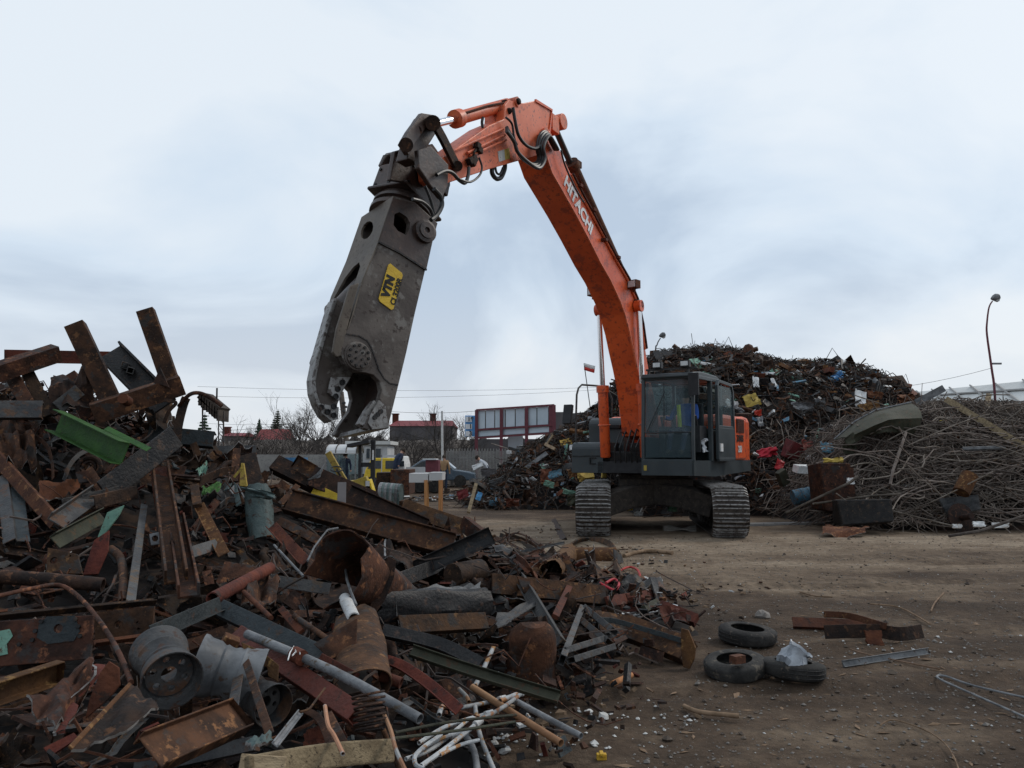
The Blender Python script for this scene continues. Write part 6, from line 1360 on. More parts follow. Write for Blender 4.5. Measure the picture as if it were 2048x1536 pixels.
# red roofed houses
def house(px0, px1, ytop, yeave, d, dep, label, chim=(), wallh=3.0, hip=.0):
    a, c = W(px0, yeave, d), W(px1, yeave, d); zt = W(px0, ytop, d).z; t = root('house', (a + c) / 2, label, 'house')
    b = MB(); b.box(Vector(((a.x + c.x) / 2, d + dep / 2, a.z - wallh / 2)), (c.x - a.x - .3, dep - .3, wallh)); child(b.build('wall', M['concd']), t)
    b = MB(); h = (c.x - a.x) * hip
    lo = [Vector((a.x, d, a.z)), Vector((c.x, d, a.z)), Vector((c.x, d + dep, a.z)), Vector((a.x, d + dep, a.z))]
    r1, r2 = Vector((a.x + h, d + dep / 2, zt)), Vector((c.x - h, d + dep / 2, zt))
    b.add(lo + [r1, r2], [(0, 1, 5, 4), (2, 3, 4, 5), (1, 2, 5), (3, 0, 4), (3, 2, 1, 0)]); rf = child(b.build('roof', M['roofr']), t)
    for cx in chim:
        q = W(cx, ytop, d + dep / 2); b = MB(); b.box(q, (.6, .5, 1.0)); b.box(q + Vector((0, 0, .52)), (.75, .65, .1)); o = b.build('chimney', M['rustr']); o.location = o.location - t.location - rf.location; o.parent = rf
house(503, 563, 856, 884, 78, 6, 'house with a steep red roof behind the thicket')
house(440, 482, 864, 872, 85, 6, 'low red roofed house left of the steep red roof', (455,))
house(776, 908, 838, 852, 80, 7, 'long low house with a dark red roof and two chimneys', (791, 866), hip=.06)
# steel gantry
g0 = gp(425, 900, 46); t = root('steel_gantry', g0, 'leaning steel gantry with a sloping platform at the left horizon', 'gantry')
def gl(a, c, r_=.045): return [W(*a), W(*c)]
lat = MB()
for px in (405, 447): lat.tube([W(px, 796 if px < 420 else 822, 46), W(px + (0 if px > 420 else 1), 935, 46)], .05, 4)
lat.tube([W(437, 818, 47), W(437, 935, 47)], .04, 4)
for k_ in range(7):
    y_ = 834 + k_ * 15; lat.tube([W(437, y_, 47), W(447, y_, 46)], .03, 4); lat.tube([W(437, y_, 47), W(447, y_ + 13, 46)], .022, 4)
for k_ in range(3): lat.tube([W(405, 808 + 12 * k_, 46), W(418, 808 + 12 * k_, 46)], .03, 4)
child(lat.build('lattice_legs', M['steel']), t)
b = MB(); A, Bq = W(410, 792, 46), W(446, 822, 46); b.sweep([A, Bq], [(-.2, -.9), (.2, -.9), (.2, .9), (-.2, .9)], Vector((0, 1, 0))); b.sweep([W(410, 802, 46), W(444, 836, 46)], [(-.12, -.9), (.12, -.9), (.12, .9), (-.12, .9)], Vector((0, 1, 0)))
for k_ in range(8):
    p_ = A.lerp(Bq, k_ / 7); b.box(p_ + Vector((0, 0, -.25)), (.06, 1.8, .7))
child(b.build('platform', M['rodd']), t)
rodw('mast', [W(433, 822, 46), W(434, 776, 46)], .05, 'steel', t)
# poles and wires
def pole(px, y0, y1, d, r_, mt, label, cat='pole', name='utility_pole', px2=None):
    return rodw(name, [W(px, y1, d), W(px2 or px, y0, d)], r_, mt, None, label, cat, 8)
pole(885, 822, 955, 39, .055, 'white', 'slim white pole left of the blue sign', px2=884)
up_ = root('utility_pole', gp(690, 900, 50), 'thick wooden utility pole with insulators seen through the open jaw', 'pole')
rodw('pole', [W(697, 960, 50), W(690, 850, 50), W(682, 784, 50)], .17, 'bark', up_, k=8)
for i in range(5): b = MB(); b.box(W(688 + (i % 2) * 3, 806 + i * 8, 49.8), (.18, .2, .14)); child(b.build('insulator', M['steel']), up_)
for i, (a, c, sag, lb) in enumerate((((395, 773, 60), (1300, 770, 70), .4, 'highest thin wire crossing behind the shear'), ((395, 792, 60), (1300, 772, 70), .5, 'second thin wire crossing behind the shear'), ((448, 861, 46), (690, 816, 50), .3, 'dark cable rising from the gantry to the utility pole'), ((690, 812, 50), (955, 822, 46), .25, 'cable from the utility pole to the steel billboard'), ((395, 846, 60), (690, 842, 60), .2, 'thin wire just above the red roofs'), ((1700, 783, 50), (1984, 736, 45), .25, 'thin wire running from the heap to the tall curved lamp'))):
    A, C = W(*a), W(*c); rodw('wire', [A.lerp(C, j / 8) - Vector((0, 0, sag * 4 * (j / 8) * (1 - j / 8))) for j in range(9)], .012, 'black', None, lb, 'wire', 4)
# billboard
bbt = root('billboard', gp(1030, 950, 45), 'big maroon steel frame with grey panels standing over the fence', 'billboard')
fq = quad(W(953, 876, 46.5), W(1108, 866, 43.5), W(1108, 810, 43.5), W(953, 820, 46.5)); dv = Vector((0, .35, 0))
def bar_q(u0, v0, u1, v1, r_, nm, mt, par, name_w=None):
    b = MB(); b.sweep([fq(u0, v0), fq(u1, v1)], [(-r_, -r_), (r_, -r_), (r_, r_), (-r_, r_)], Vector((0, 1, 0))); child(b.build(nm, M[mt]), par)
for v in (0, .29, 1): bar_q(0, v, 1, v, .05, 'frame_rail', 'maroon', bbt)
for u, lw in ((0, 1.9), (.335, 1.9), (.66, 1.9), (1.0, 2.6)):
    A = fq(u, 1); Z = Vector((A.x, A.y, -.1)); b = MB(); b.sweep([Z, A], [(-.09, -.09), (.09, -.09), (.09, .09), (-.09, .09)], Vector((0, 1, 0))); child(b.build('post', M['maroon']), bbt)
b = MB(); b.hexa([fq(.005, .02) + dv * 1.6, fq(.995, .02) + dv * 1.6, fq(.995, .98) + dv * 1.6, fq(.005, .98) + dv * 1.6], [fq(.005, .02) + dv * 1.9, fq(.995, .02) + dv * 1.9, fq(.995, .98) + dv * 1.9, fq(.005, .98) + dv * 1.9]); child(b.build('backing', M['rodd']), bbt)
us = [0.01, .12, .245, .32, .35, .385, .515, .64, .675, .79, .935]
for i in range(len(us) - 1):
    if i == 3: continue
    u0, u1 = us[i] + .008, us[i + 1] - .004
    if i == 7: continue
    b = MB(); b.hexa([fq(u0, .33) + dv * .3, fq(u1, .33) + dv * .3, fq(u1, .97) + dv * .3, fq(u0, .97) + dv * .3], [fq(u0, .33) + dv * .5, fq(u1, .33) + dv * .5, fq(u1, .97) + dv * .5, fq(u0, .97) + dv * .5]); child(b.build('panel', M['panel']), bbt)
for u0, u1 in ((.02, .32), (.35, .64), (.68, .94)):
    b = MB(); b.hexa([fq(u0, .05) + dv * .3, fq(u1, .05) + dv * .3, fq(u1, .25) + dv * .3, fq(u0, .25) + dv * .3], [fq(u0, .05) + dv * .5, fq(u1, .05) + dv * .5, fq(u1, .25) + dv * .5, fq(u0, .25) + dv * .5]); child(b.build('panel', M['panel']), bbt)
b = MB(); b.hexa([fq(.94, .02), fq(1, .02), fq(1, .99), fq(.94, .99)], [fq(.94, .02) + dv * 3, fq(1, .02) + dv * 3, fq(1, .99) + dv * 3, fq(.94, .99) + dv * 3]); child(b.build('side_board', M['maroon']), bbt)
bx(1016, 1046, 872, 900, 46.5, .08, 'small_board', 'panel', None, 'pale grey board under the maroon billboard frame', 'board')
sgn = root('blue_sign', gp(942, 900, 47.5), 'blue sign board with three white number panels beside the billboard', 'sign')
bx(930, 953, 831, 873, 47.5, .12, 'board', 'skyb', sgn)
for (y0, y1, s_) in ((833, 844, '18'), (848, 858, '1'), (862, 872, '3')):
    bx(931, 944, y0, y1, 47.4, .06, 'number_panel', 'letter', sgn)
    text(s_, .36, W(941, (y0 + y1) / 2, 47.32), (1, 0, 0), (0, 0, 1), M['ink'], sgn, bold=.01)
# buildings behind
bx(1112, 1128, 824, 960, 56, 8, 'concrete_building', 'concd', None, 'narrow brown grey building end right of the billboard', 'building')
b = MB(); fb = [W(1128, 960, 58), W(1300, 960, 54), W(1300, 812, 54), W(1128, 828, 58)]; b.hexa(fb, [p + Vector((0, 10, 0)) for p in fb]); tag(b.build('concrete_wall', M['concd']), 'dark concrete wall behind the excavator mirror', 'wall')
bx(940, 1112, 878, 950, 62, 3, 'hedge_wall', 'concd', None, 'dark wall seen under the billboard behind the fence', 'wall')
bx(470, 700, 909, 950, 47, .2, 'concrete_fence', 'conc', None, 'pale concrete wall behind the site shelter', 'wall')
bx(563, 602, 915, 925, 44, 1.5, 'blue_container', 'blue', None, 'blue container with a pale roof behind the curled flange', 'container')
# fence
ft = root('picket_fence', gp(950, 950, 42), 'pale steel picket fence behind the dark car', 'fence'); A0, A1 = W(893, 950, 43), W(1022, 950, 42); A0.z = A1.z = 0
b = MB(); npk = 46
for i in range(npk):
    p = A0.lerp(A1, i / (npk - 1)); h = 1.85 + (.12 if i % 2 else 0); b.box(p + Vector((0, 0, h / 2)), (.045, .03, h)); 
o = child(b.build('pickets', M['conc']), ft); o['kind'] = 'stuff'; o.name = 'picket_panel'
for z_ in (.4, 1.5):
    b = MB(); b.sweep([A0 + Vector((0, .05, z_)), A1 + Vector((0, .05, z_))], [(-.04, -.02), (.04, -.02), (.04, .02), (-.04, .02)], Vector((0, 1, 0))); child(b.build('rail', M['conc']), ft)
for u in (.08, .43, .8):
    p = A0.lerp(A1, u); b = MB(); b.box(p + Vector((0, .1, .95)), (.16, .12, 1.9)); child(b.build('post', M['conc']), ft)
# site hut, shelter
hut = root('site_hut', gp(735, 940, 41), 'small pale site hut with two curtained windows', 'hut')
bx(694, 775, 890, 948, 41, 2.4, 'wall', 'wall', hut); bx(690, 781, 882, 889, 40.8, 2.8, 'roof', 'lightroof', hut)
for x0, x1 in ((731, 741), (750, 763)):
    wn = bx(x0, x1, 895, 917, 40.95, .05, 'window', 'white', hut)
    a, c = W(x0 + 1.5, 916, 40.9), W(x1 - 1.5, 897, 40.9); b = MB(); b.box(Vector(((a.x + c.x) / 2, 40.92, (a.z + c.z) / 2)), (c.x - a.x, .02, c.z - a.z)); o = b.build('pane', M['glassd']); o.location = o.location - hut.location - wn.location; o.parent = wn
shl = root('shelter', gp(680, 940, 38), 'glazed shelter with an arched translucent roof', 'shelter')
b = MB(); z0 = W(650, 906, 38).z; xa, xb = W(651, 900, 38).x, W(713, 900, 38).x; arc_ = [(38 + .9 - .95 * math.cos(math.pi * i / 10), z0 + .42 * math.sin(math.pi * i / 10)) for i in range(11)]
b.prism([Vector((xa, y_, z_)) for y_, z_ in arc_] + [Vector((xa, y_, z_ - .03)) for y_, z_ in reversed(arc_)], Vector((xb - xa, 0, 0))); child(b.build('roof', M['wall']), shl)
for i in range(4):
    xx = xa + (xb - xa) * i / 3; b = MB(); b.tube([Vector((xx, y_, z_ + .02)) for y_, z_ in arc_], .025, 4); child(b.build('roof_rib', M['rodd']), shl)
for xx in (xa + .05, (xa + xb) / 2 - .2, xb - .05):
    for yy in (38.05, 39.7): b = MB(); b.box(Vector((xx, yy, z0 / 2)), (.06, .06, z0)); child(b.build('post', M['galv']), shl)
b = MB(); b.box(Vector(((xa + xb) / 2, 39.7, z0 / 2)), (xb - xa, .02, z0 - .1)); child(b.build('rear_pane', M['glassc']), shl)
b = MB(); b.box(Vector((xa + .5, 38.04, z0 / 2)), (.9, .02, z0 - .3)); child(b.build('front_pane', M['glassc']), shl)
# ------------------------------------------------------------------ people
def person(label, joints, mats, head, hair='hair', scale=1.0, cat='person', face=Vector((0, -1, 0))):
    """joints: dict name -> world point; mats: (torso, legs, skin)"""
    J = {k_: Vector(v) for k_, v in joints.items()}
    names = ['pel', 'chest', 'neck', 'head', 'top', 'shL', 'elL', 'haL', 'hfL', 'shR', 'elR', 'haR', 'hfR', 'hiL', 'knL', 'anL', 'toL', 'hiR', 'knR', 'anR', 'toR']
    rad = dict(pel=.15, chest=.175, neck=.06, head=.105, top=.075, shL=.075, elL=.055, haL=.04, hfL=.03, shR=.075, elR=.055, haR=.04, hfR=.03, hiL=.095, knL=.07, anL=.05, toL=.045, hiR=.095, knR=.07, anR=.05, toR=.045)
    es = [('pel', 'chest'), ('chest', 'neck'), ('neck', 'head'), ('head', 'top'), ('chest', 'shL'), ('shL', 'elL'), ('elL', 'haL'), ('haL', 'hfL'), ('chest', 'shR'), ('shR', 'elR'), ('elR', 'haR'), ('haR', 'hfR'), ('pel', 'hiL'), ('hiL', 'knL'), ('knL', 'anL'), ('anL', 'toL'), ('pel', 'hiR'), ('hiR', 'knR'), ('knR', 'anR'), ('anR', 'toR')]
    base = Vector((J['pel'].x, J['pel'].y, min(v.z for v in J.values())))
    me = bpy.data.meshes.new('person'); me.from_pydata([J[n] - base for n in names], [(names.index(a), names.index(c)) for a, c in es], [])
    ob = bpy.data.objects.new('person', me); COL.objects.link(ob); ob.location = base
    sk = ob.modifiers.new('skin', 'SKIN'); sk.use_smooth_shade = True
    for i, n in enumerate(names):
        v = me.skin_vertices[0].data[i]; v.radius = (rad[n] * scale,) * 2; v.use_root = (n == 'pel')
    ob.modifiers.new('sub', 'SUBSURF').levels = 1; ob.modifiers['sub'].render_levels = 1
    dg = bpy.context.evaluated_depsgraph_get(); dg.update(); m2 = bpy.data.meshes.new_from_object(ob.evaluated_get(dg)); ob.modifiers.clear(); ob.data = m2
    for q in mats: m2.materials.append(q)
    segs = [(a, c, (0 if a in ('pel', 'chest') and c != 'hiL' and c != 'hiR' else 1 if a[:2] in ('hi', 'kn') or c[:2] == 'hi' else 3 if a[:2] == 'an' else 2 if a in ('neck', 'head', 'haL', 'haR') else 0)) for a, c in es]
    m2.materials.append(M['hair'])
    for p in m2.polygons:
        c = p.center + base; best = min(segs, key=lambda s_: seg_d(c, J[s_[0]], J[s_[1]])); p.material_index = best[2]; p.use_smooth = True
    tag(ob, label, cat)
    # face and hair
    hd = J['head']; up = (J['top'] - J['neck']).normalized(); f_ = (face - up * face.dot(up)).normalized(); s_ = up.cross(f_)
    b = MB(); c0 = hd + up * .05; vs = []; 
    b.lathe(c0 + up * -.06 - f_ * .015, up, [(.118, 0), (.122, .05), (.11, .1), (.07, .14), (.0, .155)], 14)
    hv = [v for v in b.v]
    b2 = MB(); b2.add(hv, b.f); o = b2.build('hair', M[hair], smooth=True); o.location = o.location - base; o.parent = ob
    b = MB()
    for q in (-1, 1): b.lathe(hd + f_ * .095 + s_ * q * .035 - up * .0, f_, [(.014, 0), (.01, .012), (0, .014)], 8)
    o = b.build('eyes', M['ink']); o.location = o.location - base; o.parent = ob
    b = MB(); b.box(hd + f_ * .115 - up * .03, (.025, .03, .035)); o = b.build('nose', M['skin']); o.location = o.location - base; o.parent = ob
    return ob
def seg_d(p, a, c):
    ab_ = c - a; t_ = max(0, min(1, (p - a).dot(ab_) / max(ab_.length_squared, 1e-9))); return (p - a - ab_ * t_).length
def standing(x, y, z, h, ang=0, arms=.15, bend=0):
    k_ = h / 1.75; c, s_ = math.cos(ang), math.sin(ang)
    def P(lat, fwd, up): return (x + (lat * c - fwd * s_) * k_, y + (lat * s_ + fwd * c) * k_, z + up * k_)   # fwd = +y rotated by ang
    bz = lambda up, f0=0: (f0 + math.sin(bend) * (up - .95), .95 + math.cos(bend) * (up - .95))
    def B(lat, up, f0=0):
        f_, u_ = bz(up, f0); return P(lat, f_, u_)
    return dict(pel=P(0, 0, .95), chest=B(0, 1.3), neck=B(0, 1.5), head=B(0, 1.62, .02), top=B(0, 1.72, .01), shL=B(-.2, 1.42), elL=B(-.27, 1.14, -.02), haL=B(-.29, .9, .06), hfL=B(-.29, .82, .08), shR=B(.2, 1.42), elR=B(.27, 1.14, -.02), haR=B(.29, .9, .06), hfR=B(.29, .82, .08),
                hiL=P(-.1, 0, .86), knL=P(-.12, .03, .48), anL=P(-.13, 0, .07), toL=P(-.14, .16, .03), hiR=P(.1, 0, .86), knR=P(.12, .05, .48), anR=P(.13, .02, .07), toR=P(.14, .18, .03))
p = W(887, 970, 39); person('person in a tan jacket and dark trousers seen from behind beside the dark car', standing(p.x, 39, -.1, 1.72, 0, bend=.05), (M['tan'], M['navy'], M['skin']), None, face=Vector((0, 1, 0)))
p = W(862, 960, 42); person('person in a red jacket bending forward behind the brown box', standing(p.x - .2, 42, 0, 1.75, R(-80), bend=.75), (M['redc'], M['navy'], M['skin']), None, 'redc' if False else 'hair', face=Vector((.6, 0, -.6)))
p = W(975, 950, 40); person('person in a white jacket bending forward near the fence', standing(p.x, 40, .05, 1.75, R(95), bend=.8), (M['greyc'], M['navy'], M['skin']), None, face=Vector((-.6, 0, -.6)))
p = W(690, 940, 38.8); person('person in dark clothes standing inside the glazed shelter', standing(p.x, 38.8, 0, 1.72, R(180)), (M['navy'], M['navy'], M['skin']), None)
p = W(776, 940, 31); person('person in black clothes leaning at the truck guard frame', standing(p.x, 33, .35, 1.6, R(-60), bend=.5), (M['navy'], M['navy'], M['skin']), None, face=Vector((1, 0, 0)))
# operator seated in the cab
def EP(t_, l, z): return E(t_, l, z)
person('person in a blue jacket with a yellow vest sitting at the cab controls', dict(pel=EP(.62, .95, 2.05), chest=EP(.6, .95, 2.4), neck=EP(.62, .95, 2.6), head=EP(.65, .95, 2.72), top=EP(.64, .95, 2.82), shL=EP(.62, 1.15, 2.52), elL=EP(.78, 1.22, 2.28), haL=EP(1.02, 1.26, 2.3), hfL=EP(1.08, 1.28, 2.32), shR=EP(.62, .75, 2.52), elR=EP(.78, .68, 2.28), haR=EP(1.02, .63, 2.3), hfR=EP(1.08, .62, 2.32),
       hiL=EP(.68, 1.06, 2.03), knL=EP(1.12, 1.1, 2.03), anL=EP(1.3, 1.08, 1.62), toL=EP(1.46, 1.08, 1.58), hiR=EP(.68, .84, 2.03), knR=EP(1.12, .8, 2.03), anR=EP(1.3, .82, 1.62), toR=EP(1.46, .82, 1.58)), (M['bluec'], M['navy'], M['skin']), None, face=FW)
b = MB(); b.tube([EP(.75, .84, 2.56), EP(.78, .86, 2.35), EP(.74, .86, 2.12)], .045, 6); op = [o for o in bpy.data.objects if o.get('label', '').startswith('person in a blue')][0]; child(b.build('vest_stripe', M['hiviz']), op)
b = MB(); b.sheet([E(.72, 1.38, 1.62), E(1.0, 1.4, 1.6), E(.98, 1.38, 1.86), E(.78, 1.38, 1.88)], 6, 6, .05, .02, 5); tag(b.build('crumpled_bag', M['greyc'], smooth=True), 'crumpled white bag lying in the open cab doorway', 'bag')
# ------------------------------------------------------------------ vehicles and yard objects
# forklift
fk = root('forklift', gp(725, 960, 25), 'black masted forklift partly hidden behind the heap', 'forklift')
for x0, x1, y0 in ((716, 723, 886), (741, 751, 880)):
    a, c = W(x0, 985, 25), W(x1, y0, 25); b = MB(); b.sweep([Vector(((a.x + c.x) / 2, 25, .15)), Vector(((a.x + c.x) / 2, 25, c.z))], [((u) * (c.x - a.x), v * (c.x - a.x)) for u, v in ((-.5, -.6), (.5, -.6), (.5, -.4), (-.2, -.4), (-.2, .4), (.5, .4), (.5, .6), (-.5, .6))], Vector((0, 1, 0))); child(b.build('mast_rail', M['plast'], bevel=.005), fk)
b = MB(); b.sweep([W(699, 892, 24.9), W(742, 883, 24.9)], [(-.05, -.4), (.05, -.4), (.05, .4), (-.05, .4)], Vector((0, 1, 0))); child(b.build('overhead_guard', M['plast']), fk)
bx(690, 716, 962, 1000, 25.3, 1.6, 'body', 'yeld', fk, bevel=.06); bx(716, 745, 925, 934, 25, .1, 'mast_crossbar', 'plast', fk)
b = MB(); q = W(700, 990, 25.2); b.lathe(Vector((q.x, 25.1, .35)), (1, 0, 0), [(.1, 0), (.33, .02), (.35, .1), (.33, .2), (.1, .22)], 20); child(b.build('wheel', M['rubber'], smooth=True), fk)
b = MB(); b.box(W(746, 910, 24.8), (.05, .02, .3)); child(b.build('warning_sticker', M['white']), fk)
# yellow loader frame and its steering column
yl = root('yellow_machine', gp(720, 975, 14), 'wrecked yellow machine with a bent arm and steering wheel behind the beams', 'machine')
b = MB(); b.sweep([W(656, 905, 14), W(676, 940, 14), W(700, 980, 14)], [(-.05, -.05), (.05, -.05), (.05, .05), (-.05, .05)], Vector((0, 1, 0))); child(b.build('arm', M['yeld'], bevel=.005), yl)
b = MB(); b.sweep([W(696, 976, 14), W(730, 962, 14), W(740, 990, 14)], [(-.09, -.1), (.09, -.1), (.09, .1), (-.09, .1)], Vector((0, 1, 0))); child(b.build('boom', M['yeld'], bevel=.01), yl)
b = MB(); b.prism([W(x_, y_, 13.9) for x_, y_ in ((728, 962), (739, 958), (747, 984), (735, 990))], Vector((0, .25, 0))); child(b.build('side_plate', M['yellow'], bevel=.01), yl)
b = MB(); b.box(W(735, 967, 13.88), (.07, .01, .09)); child(b.build('label_plate', M['white']), yl)
b = MB(); b.torus(W(673, 938, 13.8), (.1, -.45, 1), .1, .012, 24, 6); b.cyl(W(673, 938, 13.8), W(690, 968, 14), .02, 6); child(b.build('steering_wheel', M['plast'], smooth=True), yl)
for x_ in (-3.05, -2.6):
    b = MB(); b.torus(Vector((x_, 14.1, .26)), (.15, 1, 0), .19, .07, 22, 8); child(b.build('wheel', M['rubber'], smooth=True), yl)
b = MB(); b.box(Vector((-2.82, 14.25, .55)), (.7, .5, .45)); child(b.build('chassis', M['yeld'], bevel=.04), yl)
b = MB(); b.tube([W(680, 955, 13.8), W(695, 965, 13.7), (W(712, 972, 13.8))], .03, 6); child(b.build('lever', M['rustr']), yl)
# yellow van and white truck
vn = root('yellow_van', gp(742, 940, 36), 'yellow van parked in front of the site hut', 'van')
a, c = W(726, 946, 36), W(796, 916, 36); b = MB(); zt = c.z; L0, L1 = a.x, c.x
b.prism([Vector((x_, 36, z_)) for x_, z_ in ((L0, .5), (L0 + .1, .95), (L0 + .35, zt - .05), (L0 + .55, zt), (L1, zt), (L1, .5))], Vector((0, 1.7, 0))); child(b.build('body', M['yellow'], bevel=.05), vn)
b = MB(); b.prism([Vector((x_, 35.98, z_)) for x_, z_ in ((L0 + .2, 1.0), (L0 + .42, zt - .12), (L0 + .85, zt - .12), (L0 + .85, 1.0))], Vector((0, .03, 0))); child(b.build('window', M['glassd']), vn)
b = MB(); b.box(Vector((L0 + 1.25, 35.99, (1 + zt - .12) / 2)), (.5, .03, zt - 1.12)); child(b.build('window', M['glassd']), vn)
for xx in (L0 + .4, L1 - .35): b = MB(); b.lathe(Vector((xx, 35.9, .33)), (0, 1, 0), [(.1, 0), (.31, .02), (.33, .1), (.33, .2)], 20); child(b.build('wheel', M['rubber'], smooth=True), vn)
tr = root('flatbed_truck', gp(830, 950, 34), 'white flatbed truck with dropped side boards behind the brown container', 'truck')
a, c = W(795, 945, 34), W(812, 912, 34); b = MB(); b.prism([Vector((x_, 33.6, z_)) for x_, z_ in ((a.x, .6), (a.x, c.z), (c.x - .08, c.z), (c.x, c.z - .35), (c.x + .03, .6))], Vector((0, 1.9, 0))); child(b.build('cab', M['white'], bevel=.05), tr)
b = MB(); q0, q1 = W(799, 922, 33.58), W(808, 933, 33.58); b.box((q0 + q1) / 2, (.2, .02, .22)); child(b.build('window', M['glassd']), tr)
bx(812, 850, 934, 947, 34, .06, 'side_board', 'wall', tr); bx(812, 884, 946, 950, 34, 2.0, 'load_bed', 'conc', tr); bx(762, 796, 910, 914, 33.5, .08, 'frame_top', 'wall', tr)
for xx in (763, 795): bx(xx - 1, xx + 1, 910, 946, 33.5, .08, 'frame_post', 'wall', tr)
for xx in (770, 840, 870): q = W(xx, 965, 34); b = MB(); b.lathe(Vector((q.x, 33.8, .42)), (0, 1, 0), [(.1, 0), (.38, .02), (.42, .1), (.42, .25)], 20); child(b.build('wheel', M['rubber'], smooth=True), tr)
bx(780, 819, 939, 990, 27, 1.6, 'steel_container', 'rust', None, 'rusty brown open container right of the forklift', 'container', bevel=.02)
bx(752, 780, 945, 985, 27.6, 1.6, 'steel_container', 'rustd', None, 'dark container left of the rusty brown one', 'container', bevel=.02)
bx(851, 877, 920, 946, 36, .9, 'cabinet', 'maroon', None, 'dark brown cabinet standing on the truck bed', 'cabinet', bevel=.01)
bx(845, 872, 917, 919.5, 35.8, 1.2, 'loose_board', 'wall', None, 'pale board lying on top of the brown cabinet', 'board')
# wooden stand with a white panel
ws = root('wooden_stand', gp(862, 1000, 15), 'white panel on two orange brown wooden legs in front of the truck', 'stand')
for x0, x1, xt in ((850, 857, 851), (877, 884, 880)):
    A, C = W((x0 + x1) / 2, 1016, 15), W(xt + 1, 960, 15); A.z = 0; b = MB(); b.sweep([A, C], [(-.032, -.03), (.032, -.03), (.032, .03), (-.032, .03)], Vector((0, 1, 0))); child(b.build('leg', M['woodo']), ws)
    b = MB(); A2, C2 = A + Vector((0, .16, 0)), C + Vector((0, .16, 0)); b.sweep([A2, C2], [(-.032, -.03), (.032, -.03), (.032, .03), (-.032, .03)], Vector((0, 1, 0))); child(b.build('leg', M['woodo']), ws)
bx(818, 856, 947, 965, 15, .75, 'panel', 'wall', ws); bx(858, 884, 945, 961, 15, .75, 'panel', 'wall', ws)
# ribbed tubs
tb_ = root('tub_stack', gp(780, 985, 16), 'stack of ribbed grey metal tubs standing on edge', 'tubs')
for i in range(8):
    x0 = 757 + i * 5.2; y0 = 966 + abs(i - 2) * 1.2; b = MB(); k_ = wp(1, 16)
    c = W(x0 + 7, 985 + i * .4, 16 + i * .02); hh = 19 * k_; ww = 10 * k_; pr = []
    for j in range(17):
        a_ = math.pi * j / 16; pr.append(c + Vector((-(i * .0) + 0, ww * 2.4 * math.cos(a_), hh * (.2 + .8 * math.sin(a_) ** .5))))
    pr = [c + Vector((0, .35, -hh))] + [c + Vector((0, .35 * math.cos(math.pi * j / 12), -hh + 2 * hh * math.sin(math.pi * j / 12) ** .4)) for j in range(13)] + [c + Vector((0, -.35, -hh))]
    b.sweep(pr, [(-.01, -.03), (.01, -.03), (.01, .03), (-.01, .03)], Vector((1, 0, 0))); b.prism(pr[1:-1], Vector((.02, 0, 0))); child(b.build('tub', M['teal' if i % 2 else 'galv'], bevel=.003), tb_)
b = MB(); q0, q1 = W(755, 1004, 15.8), W(806, 1002, 15.8); b.hexa([q0, q1, Vector((q1.x - .06, 15.85, 0)), Vector((q0.x + .06, 15.85, 0))], [q0 + Vector((0, .8, 0)), q1 + Vector((0, .8, 0)), Vector((q1.x - .06, 16.6, 0)), Vector((q0.x + .06, 16.6, 0))]); tag(b.build('metal_trough', M['rust']), 'rusty trough carrying the ribbed tubs', 'trough')
# dark car
cr = root('parked_car', gp(915, 945, 40.5), 'dark blue grey saloon car parked in front of the picket fence', 'car')
xo = W(950, 940, 40.5).x; Lc = 3.9; ys = 40.5
pr = [(0, .35), (.02, .7), (.35, .78), (1.05, .88), (1.55, 1.3), (2.0, 1.4), (2.7, 1.38), (3.3, .98), (3.85, .92), (3.95, .6), (3.9, .35)]
b = MB(); b.prism([Vector((xo - x_, ys, z_)) for x_, z_ in pr], Vector((0, 1.65, 0))); child(b.build('body', M['carp'], bevel=.06), cr)
b = MB(); b.prism([Vector((xo - x_, ys - .015, z_)) for x_, z_ in ((1.15, .92), (1.58, 1.25), (1.95, 1.32), (2.65, 1.3), (3.15, .98))], Vector((0, .02, 0))); child(b.build('side_window', M['glassd']), cr)
b = MB(); b.prism([Vector((xo - 1.06, ys + .12, .92)), Vector((xo - 1.06, ys + 1.5, .92)), Vector((xo - 1.5, ys + 1.4, 1.29)), Vector((xo - 1.5, ys + .2, 1.29))], Vector((.03, 0, .03))); child(b.build('rear_window', M['panel']), cr)
for x_ in (.75, 3.2): b = MB(); b.lathe(Vector((xo - x_, ys - .04, .32)), (0, 1, 0), [(.08, 0), (.17, .01), (.3, .02), (.32, .08), (.32, .2)], 22); child(b.build('wheel', M['rubber'], smooth=True), cr)
# flag
fl = root('flagpole', gp(1180, 900, 50), 'flag with a white upper and red lower half on a thin pole', 'flag'); rodw('pole', [W(1186, 960, 50), W(1181, 820, 50), W(1168, 727, 50)], .03, 'steel', fl, k=5)
for v0, v1, mt in ((0, .5, 'redb'), (.5, 1, 'white')):
    b = MB(); A, Bq, Cq, D = W(1168, 740, 50), W(1188.5, 746, 50), W(1190.5, 732, 50), W(1168, 726, 50); fqq = quad(A, Bq, Cq, D)
    b.sheet([fqq(0, v0), fqq(1, v0), fqq(1, v1), fqq(0, v1)], 10, 4, .05, .01, 3, fr=1.2); child(b.build('flag_cloth', M[mt], smooth=True), fl)
